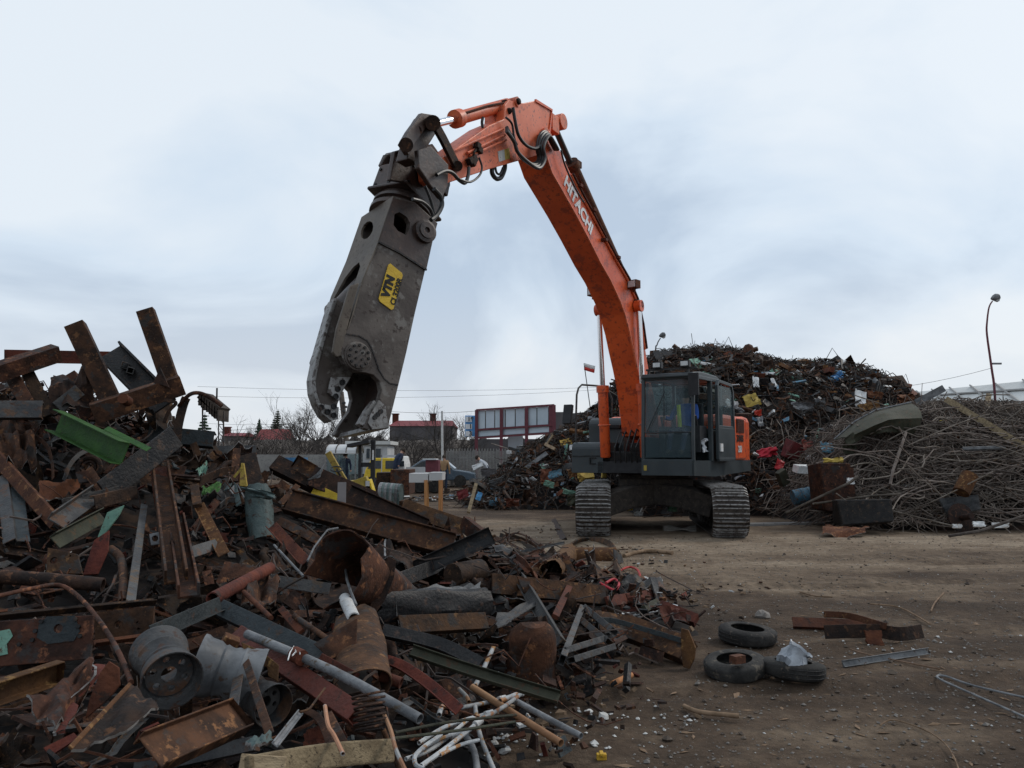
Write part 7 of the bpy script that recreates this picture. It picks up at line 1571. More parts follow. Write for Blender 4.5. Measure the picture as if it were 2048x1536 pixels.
# street lamps
def lamp(pts, hx, hy, d, label, mts):
    t = root('street_lamp', gp(pts[0][0], 900, d), label, 'street lamp', 'street lamps')
    P = [W(x_, y_, d) for x_, y_ in pts]; P[0].z = 0; b = MB(); P = [p_ for i in range(len(P) - 1) for p_ in [.5 * ((2 * P[i]) + (P[i + 1] - P[max(i - 1, 0)]) * u + (2 * P[max(i - 1, 0)] - 5 * P[i] + 4 * P[i + 1] - P[min(i + 2, len(P) - 1)]) * u * u + (3 * P[i] - P[max(i - 1, 0)] - 3 * P[i + 1] + P[min(i + 2, len(P) - 1)]) * u ** 3) for u in (0, .25, .5, .75)]] + [P[-1]]; b.tube(P, [.075 - .04 * i / len(P) for i in range(len(P))], 8); child(b.build('pole', M[mts], smooth=True), t)
    c = W(hx, hy, d); b = MB(); b.lathe(c + Vector((-.25, 0, -.05)), Vector((1, 0, .3)), [(.06, 0), (.17, .15), (.22, .3), (.17, .45), (.0, .52)], 14); hd = child(b.build('lamp_head', M['galv'], smooth=True), t)
    b = MB(); b.lathe(c + Vector((.08, 0, -.1)), Vector((0, 0, -1)), [(.15, 0), (.13, .08), (0, .14)], 12); child(b.build('lamp_bowl', M['lens'], smooth=True), t); return t
lamp([(1992, 900), (1990, 795), (1983, 735), (1974, 670), (1974, 645), (1978, 615), (1985, 602)], 1991, 596, 45, 'tall red pole street lamp with a curved neck at the right', 'maroon')
b = MB(); q = W(1985, 729, 45); b.box(q + Vector((.25, 0, .05)), (.5, .1, .1)); tag(b.build('pole_bracket', M['galv']), 'small bracket lamp fixed on the red lamp pole', 'bracket')
lamp([(1312, 900), (1311, 720), (1314, 690), (1321, 676)], 1325, 671, 60, 'small curved street lamp showing above the tall heap behind the boom', 'galv')
# pale hangar roof
hg = root('hangar', gp(1950, 900, 70), 'long pale hangar roof with ribs behind the right heap', 'hangar')
R0, R1 = W(1700, 797, 110), W(2300, 737, 48); E0, E1 = W(1700, 812, 104), W(2300, 822, 42)
b = MB(); b.hexa([R0, R1, E1, E0], [p + Vector((0, .4, -.3)) for p in (R0, R1, E1, E0)]); rf = child(b.build('roof', M['lightroof']), hg)
fr2 = quad(E0, E1, R1, R0)
for i in range(17):
    u = (i / 16) ** 1.35; uu = min(u + .10, 1.0)
    b = MB(); b.sweep([fr2(u, 1) + Vector((0, -.1, .1)), fr2(uu, 0) + Vector((0, -.1, .1))], [(-.1, -.06), (.1, -.06), (.1, .06), (-.1, .06)], Vector((0, -1, .5))); o = b.build('roof_rib', M['lightroofd']); o.location = o.location - hg.location - rf.location; o.parent = rf
b = MB(); b.sweep([fr2(0, .62) + Vector((0, -.1, .1)), fr2(1, .62) + Vector((0, -.1, .1))], [(-.12, -.06), (.12, -.06), (.12, .06), (-.12, .06)], Vector((0, -1, .5))); o = b.build('roof_rail', M['lightroofd']); o.location = o.location - hg.location - rf.location; o.parent = rf
b = MB(); lo = [Vector((p.x, p.y + .5, -.1)) for p in (E0, E1)]; b.hexa([lo[0], lo[1], E1 + Vector((0, .5, -.2)), E0 + Vector((0, .5, -.2))], [p + Vector((2, 8, 0)) for p in (lo[0], lo[1], E1 - Vector((0, 0, .2)), E0 - Vector((0, 0, .2)))]); child(b.build('wall', M['wall']), hg)
# far dark tree line so the yard does not run to the horizon
b = MB(); rn = random.Random(4)
for i in range(420):
    a = rn.uniform(-80, 90); y_ = rn.uniform(120, 150); h = rn.uniform(3, 5.5); k_ = rn.uniform(1.5, 3.5)
    b.lathe(Vector((a, y_, -.2)), (rn.uniform(-.1, .1), 0, 1), [(k_ * .8, 0), (k_ * rn.uniform(.8, 1.1), h * .4), (k_ * .6, h * .8), (0, h)], 7)
tag(b.build('far_woods', M['twig'], world=True), 'far dark line of bare woods along the horizon', kind='stuff')
# far left twig
bare_tree((W(-30, 720, 26).x, 26, .2), 5.3, 'bare tree whose twigs reach in at the left edge', 77)
# ------------------------------------------------------------------ pieces one can pick out on the far heaps
def hs(name, cat, label, px, py, w_, h_, mt, lift=.45, amp=.1, rot=0, seed=None, d=None, rag=.1, curl=0):
    c = S(px, py, lift) if d is None else W(px, py, d); k_ = wp(1, c.y); a = R(rot); rn = random.Random(int(px * 7 + py)); tlt = rn.uniform(-.5, .5); pts = []
    for u, v in ((-.5, -.5), (.5, -.5), (.5, .5), (-.5, .5)):
        x_, z_ = u * w_ * k_, v * h_ * k_; x2, z2 = x_ * math.cos(a) - z_ * math.sin(a), x_ * math.sin(a) + z_ * math.cos(a)
        pts.append(c + Vector((x2, tlt * z2 + .3 * x2 * rn.uniform(-1, 1) + .3 * z2, z2)))
    b = MB(); b.sheet(pts, 6, 6, amp * min(w_, h_) * k_ * 1.5, .03, seed or int(px), fr=2.4, rag=rag, curl=curl); o = b.build(name, M[mt], smooth=False); tag(o, label, cat); return o
def hb_(name, cat, label, px, py, w_, h_, mt, lift=.4, rot=0, dep=.6, tilt=.2, yaw=.3, d=None, hollow=False, grp=None):
    c = S(px, py, lift) if d is None else W(px, py, d); k_ = wp(1, c.y); b = MB()
    Mx = Matrix.Rotation(yaw, 3, 'Z') @ Matrix.Rotation(-R(rot), 3, 'Y') @ Matrix.Rotation(tilt, 3, 'X')
    if hollow:
        X, Y_, Z = w_ * k_ / 2, dep * w_ * k_ / 2, h_ * k_ / 2; t_ = .03
        for ce, di in (((0, 0, -Z), (2 * X, 2 * Y_, t_)), ((-X, 0, 0), (t_, 2 * Y_, 2 * Z)), ((X, 0, 0), (t_, 2 * Y_, 2 * Z)), ((0, -Y_, 0), (2 * X, t_, 2 * Z)), ((0, Y_, 0), (2 * X, t_, 2 * Z))): b.box(c + Mx @ Vector(ce), di, Mx)
    if not hollow:
        b.box(c, (w_ * k_, dep * w_ * k_, h_ * k_), Mx)
    dnt = random.Random(int(px)); b.v = [v + Vector([dnt.uniform(-.04, .04) * w_ * k_ for _ in range(3)]) for v in b.v] if not hollow else [v + Vector([noise.noise(v * 1.3 + Vector((9 * j, 0, 0))) * .16 for j in range(3)]) for v in b.v]
    o = b.build(name, M[mt], bevel=.012); tag(o, label, cat, grp); return o
def hrod(label, pts, wpx, mt='rod', lift=.5, name='long_rod', cat='rod', grp=None, kind='p'):
    P = [Q(p, lift) for p in pts]; b = MB(); r_ = wp(wpx, P[0].y) / 2
    if kind == 'p': b.tube(P, r_, 6)
    else: b.sweep(P, [(-r_, -.02), (r_, -.02), (r_, .02), (-r_, .02)], frame_n(P, 0))
    o = b.build(name, M[mt], smooth=kind == 'p'); tag(o, label, cat, grp); return o
hs('yellow_sheet', 'metal sheet', 'yellow sheet high on the tall heap behind the cab', 1503, 800, 30, 24, 'yeld', rot=15)
hs('white_sheet', 'metal sheet', 'upright white sheet above the yellow sheet', 1512, 764, 11, 22, 'white', rot=-8)
hs('white_sheet', 'metal sheet', 'small white sheet right of the upright white sheet', 1548, 765, 8, 18, 'white', rot=10)
hs('white_sheet', 'metal strip', 'short pale strip joining the two small white sheets', 1540, 747, 20, 5, 'white')
hs('white_strip', 'metal strip', 'white bent strip above the cab roof on the tall heap', 1416, 728, 28, 6, 'white', rot=-12)
hs('blue_sheet', 'plastic sheet', 'bright blue crumpled sheet at the right shoulder of the tall heap', 1676, 752, 26, 14, 'blue', rot=25, amp=.25)
hs('grey_sheet', 'metal sheet', 'pale grey panel standing up at the right crest of the tall heap', 1665, 733, 20, 24, 'galv', rot=10)
hb_('brown_box', 'box', 'brown box on the crest between the grey panel and the crumpled car body', 1606, 730, 26, 20, 'rusto', rot=10)
hs('brown_sheet', 'metal sheet', 'brown folded panel on the crest above the cab', 1477, 714, 28, 18, 'rust', rot=-20)
b = MB(); q = S(1495, 702, .5); b.lathe(q - Vector((0, 0, .25)), (0.1, 0, 1), [(.1, 0), (.18, .05), (.18, .35), (.12, .45), (0, .5)], 16); tag(b.build('rusty_canister', M['rust'], smooth=True), 'small rusty canister standing on the crest of the tall heap', 'canister')
hs('crumpled_wreck', 'car body', 'tall crumpled brown car body piece on the crest', 1532, 730, 26, 42, 'rustd', amp=.3, lift=.8)
hs('grey_sheet', 'metal sheet', 'pale crumpled sheet left of the crumpled car body', 1515, 715, 14, 12, 'galv', amp=.3)
hs('white_sheet', 'metal sheet', 'white crumpled sheet left of the yellow sheet', 1464, 806, 24, 12, 'white', rot=-30, amp=.3)
hs('white_sheet', 'metal sheet', 'white blue crumpled sheet low left of the yellow sheet', 1478, 818, 20, 9, 'galv', rot=-40, amp=.3)
hs('pale_sheet', 'metal sheet', 'pale grey crumpled sheet in the middle of the tall heap', 1605, 812, 42, 15, 'galv', rot=-8, amp=.3)
hs('red_white_sheet', 'plastic bag', 'small red bag on the tall heap behind the engine cover', 1516, 826, 14, 12, 'redb', amp=.3)
hs('pale_sheet', 'plastic bag', 'pale striped bag hanging under the small red bag', 1520, 842, 12, 20, 'galv', amp=.3)
hs('white_sheet', 'metal sheet', 'tall white panel at the right end of the tall heap', 1722, 797, 22, 34, 'white', rot=-15)
hs('brown_sheet', 'metal sheet', 'orange brown sheet right of the tall white panel', 1750, 790, 30, 14, 'rusto', rot=-10)
hs('brown_sheet', 'metal sheet', 'orange brown sheet under the tall white panel', 1738, 812, 40, 14, 'rusto', rot=12)
hs('grey_sheet', 'metal sheet', 'pointed grey panel standing at the right end of the tall heap', 1752, 770, 20, 26, 'galv', rot=30)
hb_('brown_box', 'box', 'dark brown box at the heap edge behind the engine cover', 1487, 840, 30, 26, 'rustd')
hs('rust_blob', 'metal piece', 'crumpled orange brown piece at the top left of the rod heap', 1812, 800, 26, 22, 'rusto', amp=.35, lift=.7)
hs('yellow_sheet', 'metal sheet', 'small yellow sheet at the right edge of the rod heap', 2038, 888, 20, 10, 'yeld')
# the car panel between the heaps
pts = [(1672, 872, 19.6), (1740, 826, 20.2), (1800, 812, 20.6), (1822, 830, 20.3)]
A = [W(1668, 880, 18.8), W(1708, 845, 18.9), W(1750, 822, 19.1), (W(1822, 806, 19.3))]; C = [W(1690, 892, 18.2), W(1735, 872, 18.2), W(1775, 862, 18.2), W(1828, 868, 18.4)]
b = MB(); n1 = 9; vs = []
for i in range(n1):
    u = i / (n1 - 1) * 3; i0 = min(int(u), 2); f_ = u - i0; a_ = A[i0].lerp(A[i0 + 1], f_); c_ = C[i0].lerp(C[i0 + 1], f_)
    for j in range(7): v_ = j / 6; vs.append(a_.lerp(c_, v_) + Vector((0, -.35 * math.sin(v_ * math.pi) + .28 * noise.noise(Vector((i * .55, j * .6, 1))) + .08 * noise.noise(Vector((i * 1.9, j * 1.7, 4))), .12 * math.sin(v_ * math.pi))))
fs = [(i * 7 + j, i * 7 + j + 1, (i + 1) * 7 + j + 1, (i + 1) * 7 + j) for i in range(n1 - 1) for j in range(6)]; o = len(vs)
b.add(vs + [v + Vector((0, .03, -.02)) for v in vs], fs + [tuple(o + q_ for q_ in reversed(f)) for f in fs]); cp = b.build('car_bonnet', M['olive'], smooth=True); tag(cp, 'large curved dark car bonnet with a pale edge between the two heaps', 'car panel')
b = MB(); b.tube([p + Vector((0, -.02, .02)) for p in A], .018, 6); child(b.build('panel_edge', M['galv'], smooth=True), cp)
hb_('red_box', 'box', 'dull red box standing open at the foot of the tall heap', 1592, 902, 42, 40, 'red', rot=-25, dep=.5, hollow=True)
hs('red_sheet', 'car panel', 'bright red crumpled panel behind the right track', 1535, 906, 40, 16, 'redb', rot=12, amp=.3, lift=.9)
hs('red_sheet', 'metal sheet', 'small bright red sheet below the bright red panel', 1560, 930, 16, 22, 'redb', rot=-25, lift=.9)
hs('red_sheet', 'metal sheet', 'dull red sheet right of the dull red box', 1618, 890, 24, 20, 'red', lift=.9)
hs('blue_sheet', 'metal sheet', 'faded blue sheet between the red box and the car panel', 1655, 895, 26, 20, 'blued', lift=.9)
hs('yellow_sheet', 'metal strip', 'yellow crumpled strip on top of the brown bin', 1668, 920, 38, 8, 'yeld', amp=.3, d=17.1)
hs('green_sheet', 'metal sheet', 'dark green sheet below the car panel', 1700, 898, 26, 20, 'olive', lift=.7)
hb_('white_appliance', 'appliance', 'white slatted box lying left of the brown bin', 1604, 938, 30, 16, 'white', d=18.6, rot=-4)
hb_('brown_box', 'box', 'small olive box below the bright red panel', 1565, 955, 20, 32, 'olive', rot=30, d=19)
hb_('steel_bin', 'bin', 'tall brown steel bin at the foot of the rod heap', 1662, 975, 62, 92, 'rust', d=17.2, dep=.8, hollow=True, yaw=.15, tilt=0)
hb_('black_bin', 'bin', 'low black open bin in front of the brown bin', 1725, 1022, 96, 46, 'black', d=16.2, dep=.5, hollow=True, yaw=-.12, tilt=0)
b = MB(); q0, q1 = W(1586, 995, 18.3), W(1628, 988, 18.3); b.tube([q0, q0.lerp(q1, .33), q0.lerp(q1, .36), q0.lerp(q1, .66), q0.lerp(q1, .69), q1], [.17, .17, .185, .17, .185, .17], 20); tag(b.build('blue_drum', M['blued'], smooth=True), 'faded blue drum lying left of the brown bin', 'drum')
sheet('rusty_sheet', 'crumpled orange brown sheet lying on the dirt in front of the black bin', 'metal sheet', [(1642, 1070, 15.3), (1728, 1072, 15.2), (1740, 1050, 15.6), (1650, 1046, 15.9)], 'rusto', amp=.07)
b = MB(); A_, B_, C_, D_ = W(1878, 998, 16.4), W(1956, 990, 16.5), W(1962, 1018, 16.1), W(1895, 1032, 16.0); vs = []
for i in range(25):
    for j in range(2): vs.append(A_.lerp(D_, i / 24).lerp(B_.lerp(C_, i / 24), j) + Vector((0, -.03 * math.sin(i * 2.1), .03 * math.sin(i * 2.1))))
b.add(vs + [v + Vector((0, .01, -.01)) for v in vs], [(2 * i, 2 * i + 1, 2 * i + 3, 2 * i + 2) for i in range(24)] + [(50 + 2 * i, 50 + 2 * i + 2, 50 + 2 * i + 3, 50 + 2 * i + 1) for i in range(24)]); tag(b.build('corrugated_sheet', M['galv']), 'pale corrugated sheet at the foot of the rod heap', 'metal sheet')
b = MB(); q = W(1921, 1036, 15.9); b.lathe(q, (.2, -1, .2), [(.36 * .8, 0), (.36 * .8, .03), (.06, .04), (.06, .3), (0, .3)], 22); tag(b.build('rusty_disc', M['rustd'], smooth=True), 'dark round disc with a stub in front of the corrugated sheet', 'disc')
b = MB(); b.tube([W(1922, 985, 16.2), W(1940, 950, 16.3)], .16, 14); tag(b.build('brown_cylinder', M['rusto'], smooth=True), 'orange brown cylinder leaning in the rod heap', 'cylinder')
for (x_, y_, w_, h_), lb in (((1958, 1048, 24, 10), 'white board lying on the dirt right of the dark disc'), ((2000, 1050, 34, 10), 'white board lying on the dirt at the right edge'), ((1915, 1052, 18, 8), 'small white board lying under the dark disc'), ((1702, 962, 16, 12), 'white and blue wrapper hanging beside the brown bin')):
    hs('board', 'board', lb, x_, y_, w_, h_, 'white', d=15.6 if y_ > 1000 else 16.8)
hrod('long grey pole leaning up right from the foot of the heap to the brown bin', [(1572, 1026, 17.2), (1700, 965, 16.4), (1716, 952, 16.4)], 5)
hrod('long grey pole lying level from the brown bin into the rods', [(1625, 1008, 16.6), (1740, 992, 16.2), (1800, 988, 16.0)], 4.5)
hrod('thin pole leaning left against the tall heap above the red box', [(1628, 895, 18.6), (1700, 955, 17.4)], 5, 'rodd')
hrod('long thick branch lying on the dirt at the right edge', [(1898, 1072, 15.0), (1960, 1062, 15.1), (2030, 1038, 15.4), (2060, 1028, 15.6)], 6, 'bark', name='branch', cat='branch')
hrod('long weathered plank lying across the rod heap from its crest to the right', [(1892, 798), (2060, 900)], 12, 'wood', .8, 'wood_plank', 'plank', kind='F')
hrod('grey board leaning up right on the crest of the rod heap', [(1832, 806, 20.5), (1888, 776, 20.4)], 14, 'galv', .8, 'board', 'board', kind='F')
hrod('short post sticking up from the crest of the rod heap', [(1970, 835, 19.5), (1978, 788, 19.8)], 10, 'wood', .8, 'wood_post', 'post', kind='F')
hrod('pale pipe lying level at the right side of the rod heap', [(1925, 898), (2010, 895)], 9, 'galv', .8, 'pale_pipe', 'pipe')
hrod('thick pale branch hanging down in the middle of the rod heap', [(1812, 865), (1800, 900), (1786, 940), (1780, 970)], 6, 'rod', 1.0, 'branch', 'branch')
rn = random.Random(23); rb_ = None
for i in range(190):
    px = rn.uniform(1700, 2080); py = rn.uniform(815, 1030); c = S(px, py, .2 + rn.uniform(0, .35))
    if c.y < 15 or c.y > 20: continue
    if i % 15 == 0 or rb_ is None or i < 12:
        b = MB(); l_ = rn.uniform(1.5, 2.8); a1, a2 = rn.gauss(0, .7), rn.gauss(0, .5)
        b.tube([Vector((-l_ / 2 + l_ * j / 9, .22 * math.sin(a2 * j), .25 * math.sin(a1 * j * .8))) for j in range(10)], .014, 6); o = b.build('bent_rod', M['rod'], smooth=True, base=(0, 0, 0)); tag(o, 'long bent grey rod in the right heap', 'rod', 'long rods in the right heap'); rb_ = (rb_ or []) + [o]
    else: o = rn.choice(rb_).copy(); COL.objects.link(o)
    o.location = c; o.rotation_euler = (rn.uniform(0, 6.3), rn.gauss(.05, .22), rn.uniform(-.7, .7))
# middle heap pieces
hs('yellow_sheet', 'metal sheet', 'yellow crumpled sheet behind the left track', 1172, 953, 34, 26, 'yeld', rot=10, amp=.3, d=19.6)
hs('yellow_sheet', 'metal sheet', 'tan crumpled sheet just above the yellow sheet behind the left track', 1150, 943, 28, 18, 'rusto', rot=20, amp=.3, d=20.2)
hb_('yellow_block', 'block', 'orange yellow block between the left track and the undercarriage', 1208, 950, 10, 12, 'yeld', d=18.6)
hs('blue_sheet', 'metal sheet', 'pale blue sheet left of the yellow crumpled sheet', 1110, 948, 28, 14, 'blued', rot=15, d=21)
hs('brown_sheet', 'metal sheet', 'brown panel left of the pale blue sheet', 1092, 950, 22, 24, 'rustr', d=21.5)
hs('green_sheet', 'metal sheet', 'green sheet left of the left track', 1098, 968, 20, 12, 'pale', rot=-15, d=20.5)
hs('green_sheet', 'metal sheet', 'dark green sheet beside the left track', 1140, 985, 28, 10, 'pale', rot=-12, d=19)
hs('olive_sheet', 'metal sheet', 'mossy sheet touching the left track', 1145, 1000, 20, 22, 'olive', d=18.4)
hs('brown_sheet', 'metal sheet', 'dark torn brown sheet in front of the middle heap', 1060, 995, 28, 26, 'rustd', amp=.3, d=19)
hs('brown_sheet', 'metal sheet', 'torn brown sheet at the foot of the middle heap', 1025, 1005, 26, 16, 'rustr', amp=.3, d=18.6)
hs('grey_sheet', 'metal sheet', 'grey flat panel on the left slope of the middle heap', 993, 965, 26, 14, 'steel', rot=15, d=25)
hs('grey_sheet', 'metal sheet', 'brown grey panel lying left on the middle heap', 978, 945, 30, 16, 'concd', rot=0, d=27)
hs('window_piece', 'window frame', 'white angled frame piece left of the middle heap', 955, 932, 22, 10, 'white', rot=25, d=30)
hs('yellow_sheet', 'metal sheet', 'mossy yellow sheet at the top right of the middle heap', 1132, 884, 24, 12, 'yeld', rot=10)
hs('white_sheet', 'metal sheet', 'small white sheet below the mossy yellow sheet', 1145, 895, 12, 10, 'white')
hs('white_sheet', 'metal sheet', 'small white sheet on the left top of the middle heap', 1018, 904, 10, 7, 'white')
hs('white_sheet', 'plastic bag', 'pale bag lying low on the left slope of the middle heap', 1035, 915, 14, 18, 'galv', amp=.3)
hs('red_sheet', 'metal sheet', 'dark red sheet on the dirt left of the brown earth mound', 925, 988, 22, 16, 'red', rot=20, d=20)
hs('blue_sheet', 'metal sheet', 'blue sheet on the dirt beside the dark red sheet', 958, 992, 10, 16, 'blue', rot=-20, d=19.6)
hrod('wooden stick leaning on the top of the middle heap', [(1092, 890, 26), (1106, 870, 26)], 4, 'wood', name='wooden_stick', cat='stick')
hrod('pale board pointing right at the top of the middle heap', [(1090, 888, 25.5), (1110, 898, 25)], 6, 'wood', name='board', cat='board', kind='F')
hrod('thin pale pole pointing left over the fence from the middle heap', [(983, 887, 28), (1015, 897, 27)], 2, 'rod', name='pale_pole', cat='pole')
hrod('wooden post leaning on the dirt right of the wooden stand', [(937, 1025, 14.4), (952, 968, 15)], 7, 'wood', name='leaning_post', cat='post', kind='F')
b = MB(); vs = []; P0_ = G(1005, 992)
for j in range(11):
    for i in range(25):
        u, v = i / 24 * 2 - 1, j / 10 * 2 - 1; r_ = max(0, 1 - (u * u + v * v)); vs.append(Vector((P0_.x + u * 1.3, P0_.y + 1 + v * 1.2, .55 * r_ ** .6 - .03 + .05 * noise.noise(Vector((u * 3, v * 3, 0))) * (r_ > 0))))
b.add(vs, [(j * 25 + i, j * 25 + i + 1, (j + 1) * 25 + i + 1, (j + 1) * 25 + i) for j in range(10) for i in range(24)]); o = b.build('earth_mound', M['earth'], smooth=True, world=True); tag(o, kind='structure')
# under the machine
hs('blue_rag', 'cloth', 'dark blue rag lying under the excavator frame', 1308, 1003, 26, 8, 'bluec', d=17.5, amp=.3)
hs('white_sheet', 'metal sheet', 'white crumpled sheet under the excavator', 1276, 1027, 16, 8, 'white', d=16.9, amp=.3)
hs('green_sheet', 'metal sheet', 'grey green sheet under the excavator', 1345, 1018, 18, 10, 'pale', d=17, amp=.3)
hb_('yellow_block', 'block', 'pale yellow bar under the excavator', 1258, 1018, 14, 5, 'yeld', d=17)
# ------------------------------------------------------------------ things lying on the dirt
def tyre(label, px, py, rp, tilt=(0, 0, 1), lift=.05, cut=None):
    o = G(px, py, .075); r_ = wp(rp, o.y); ax = Vector(tilt).normalized(); b = MB(); k_, prf = 44, [(-.36, .20), (-.40, .55), (-.30, .88), (-.22, .96), (.22, .96), (.30, .88), (.40, .55), (.36, .20), (.30, .22), (.30, .50), (.18, .84), (-.18, .84), (-.30, .50), (-.30, .22)]
    u = ax.orthogonal().normalized(); v = ax.cross(u); vs = []; W_ = r_ * .62
    for i in range(k_):
        a = 2 * math.pi * i / k_
        for j, (h, q) in enumerate(prf):
            rr = r_ * (.58 + .42 * (q - .2) / .76); gr = .985 if (j in (3, 4) and i % 2) else 1
            vs.append(o + (u * math.cos(a) + v * math.sin(a)) * rr * gr * (1 + .03 * math.sin(2 * a + px)) + ax * h * W_ * (1.0 + .12 * math.sin(a + py)))
    n_ = len(prf); fs = [(i * n_ + j, i * n_ + (j + 1) % n_, ((i + 1) % k_) * n_ + (j + 1) % n_, ((i + 1) % k_) * n_ + j) for i in range(k_ - (0 if cut is None else cut)) for j in range(n_)]
    b.add(vs, fs); ob = b.build('old_tyre', M['rubber'], smooth=True); tag(ob, label, 'tyre', 'old tyres on the dirt')
    b = MB()
    for hh in (-.1, 0.0, .1): b.torus(o + ax * hh * W_ * 2, ax, r_ * .985, r_ * .012, 40, 5)
    child(b.build('tread_rib', M['black'], smooth=True), ob); return ob
tyre('old black tyre with a cut rim, farthest of the three tyres', 1495, 1268, 56, (.02, -.05, 1))
tyre('old black tyre leaning on the cut edge of its neighbour, leftmost of the three', 1470, 1330, 60, (-.12, -.12, 1))
tyre('old black tyre with a grey plastic bag in it', 1586, 1336, 60, (.08, .03, 1))
b = MB(); c = G(1590, 1322, .14); 
b.lathe(c + Vector((-.06, 0, -.07)), (.5, 0, .8), [(.02, 0), (.08, .025), (.1, .065), (.09, .11), (.07, .15), (.085, .18), (.078, .182), (.06, .15), (.08, .11), (.09, .065)], 40, caps=False)
b.v = [v + Vector([noise.noise(v * 14 + Vector((j * 5, 0, 0))) * .035 + noise.noise(v * 45 + Vector((j * 3, 2, 0))) * .014 for j in range(3)]) for v in b.v]; tag(b.build('plastic_bag', M['bag'], smooth=True), 'crumpled grey plastic bag stuck in the nearest tyre', 'bag')
b = MB(); q = G(1475, 1318, .16); b.box(q, (.09, .06, .05), Matrix.Rotation(.5, 3, 'Z')); tag(b.build('rusty_scrap', M['rust']), 'small rusty piece lying inside the left tyre', 'metal piece')
def gb(label, name, cat, pts, wpx, kind, mt, z=.05, **kw):
    P = [(x_, y_, G(x_, y_, z).y) for x_, y_ in pts]; return beam(name, label, cat, P, wpx, kind, mt, **kw)
gb('flat red brown plate lying on the dirt behind the curved bar', 'steel_plate', 'steel plate', [(1585, 1243), (1760, 1250)], 24, 'C', 'rustr', .06, hd=.3, roll=-40)
gb('curved orange brown bar lying over the red brown plate', 'curved_bar', 'steel bar', [(1648, 1228), (1700, 1232), (1768, 1252)], 12, 'W', 'rusto', .14, hd=.5)
dk = gb('dark steel strip standing on edge with a rusty bracket', 'steel_strip', 'steel strip', [(1650, 1264), (1750, 1262), (1800, 1268), (1846, 1262)], 26, 'W', 'rustd', .09, hd=.12)
hs('rusty_bracket', None, None, 1748, 1275, 30, 26, 'rustr', d=G(1748, 1290).y - .05, amp=.02); o = bpy.data.objects['rusty_bracket']; child(o, dk)
gb('pale grey metal strip lying on the dirt right of the tyres', 'metal_strip', 'metal strip', [(1684, 1328), (1770, 1315), (1856, 1302)], 13, 'O', 'galv', .03, hd=.4)
gb('bent pale steel loop rod at the right edge of the dirt', 'loop_rod', 'rod', [(2090, 1404), (1950, 1372), (1890, 1352), (1874, 1354), (1900, 1368), (2000, 1412), (2090, 1452)], 4.5, 'p', 'galv', .02)
for pts, lb in (([(1760, 1450), (1790, 1440), (1860, 1465), (1900, 1500), (1925, 1560)], 'thin curved twig lying on the dirt at the bottom right'), ([(1740, 1208), (1800, 1215), (1860, 1248)], 'thin twig behind the dark steel strip'), ([(1862, 1222), (1870, 1205), (1888, 1185)], 'short twig standing up at the right'), ([(1600, 1184), (1630, 1192), (1665, 1194)], 'thin twig left of the pale dirt patch'), ([(1700, 1298), (1740, 1310), (1880, 1338)], 'thin twig beside the pale metal strip')):
    gb(lb, 'twig', 'twig', pts, 3, 'p', 'chip', .02)
for pts, wd, lb, mt in (([(1368, 1412), (1400, 1424), (1478, 1432)], 9, 'long splintered tan stick on the dirt near the bottom centre', 'chip'), ([(1248, 1112), (1290, 1102), (1345, 1106)], 8, 'long pale stick lying on the dirt in front of the tracks', 'chip'), ([(1225, 1368), (1262, 1350)], 12, 'short orange wood splinter by the heap edge', 'woodo'), ([(1110, 1288), (1180, 1290)], 4, 'short stick at the heap edge', 'chip'), ([(1140, 1346), (1170, 1340)], 8, 'pale wood stub near the triangular frame', 'chip')):
    gb(lb, 'stick', 'stick', pts, wd, 'p', mt, .03)
b = MB(); q = G(1203, 1513, .02); b.box(q, (.05, .03, .03)); b.box(q + Vector((0, 0, .012)), (.02, .05, .02)); tag(b.build('yellow_piece', M['yellow'], bevel=.004), 'small yellow plastic piece on the dirt at the bottom', 'plastic piece')
for i, (x_, y_, r_, mt, lb) in enumerate(((1523, 1230, 14, 'stoneg', 'grey lump of stone behind the farthest tyre'), (1178, 1424, 9, 'stone', 'white plaster lump nearest the orange pipe'), (1205, 1432, 11, 'stone', 'larger white plaster lump right of the orange pipe'), (985, 1488, 14, 'stone', 'large white plaster lump among the white pipes'), (1010, 1500, 13, 'stone', 'white plaster lump below the white pipes'), (970, 1516, 9, 'stone', 'round white lump at the bottom of the pipe tangle'), (1290, 1158, 8, 'stone', 'pale lump beside the red hose'), (1200, 1378, 6, 'stone', 'tiny white lump below the triangular frame'), (1318, 1162, 8, 'stone', 'pale stone right of the short tan pipe'))):
    o = G(x_, y_, .02); rr = wp(r_, o.y); b = MB(); rn2 = random.Random(i); b.lathe(o - Vector((0, 0, rr * .4)), (rn2.uniform(-.3, .3), 0, 1), [(rr * .7, 0), (rr, rr * .35), (rr * .8, rr * .8), (0, rr * 1.0)], 9)
    b.v = [v + Vector([noise.noise(v * 40 + Vector((j * 9, i, 0))) * rr * .35 for j in range(3)]) for v in b.v]; tag(b.build('stone_lump', M[mt]), lb, 'stone')
b = MB(); o = G(1360, 1062); b.sheet([o + Vector((-.35, -.1, .02)), o + Vector((.3, -.15, .03)), o + Vector((.4, .3, .06)), o + Vector((-.3, .3, .06))], 6, 6, .05, .02, 5); tag(b.build('dirt_slab', M['stoneg']), 'flat broken slab on the dirt between the tracks', 'slab')
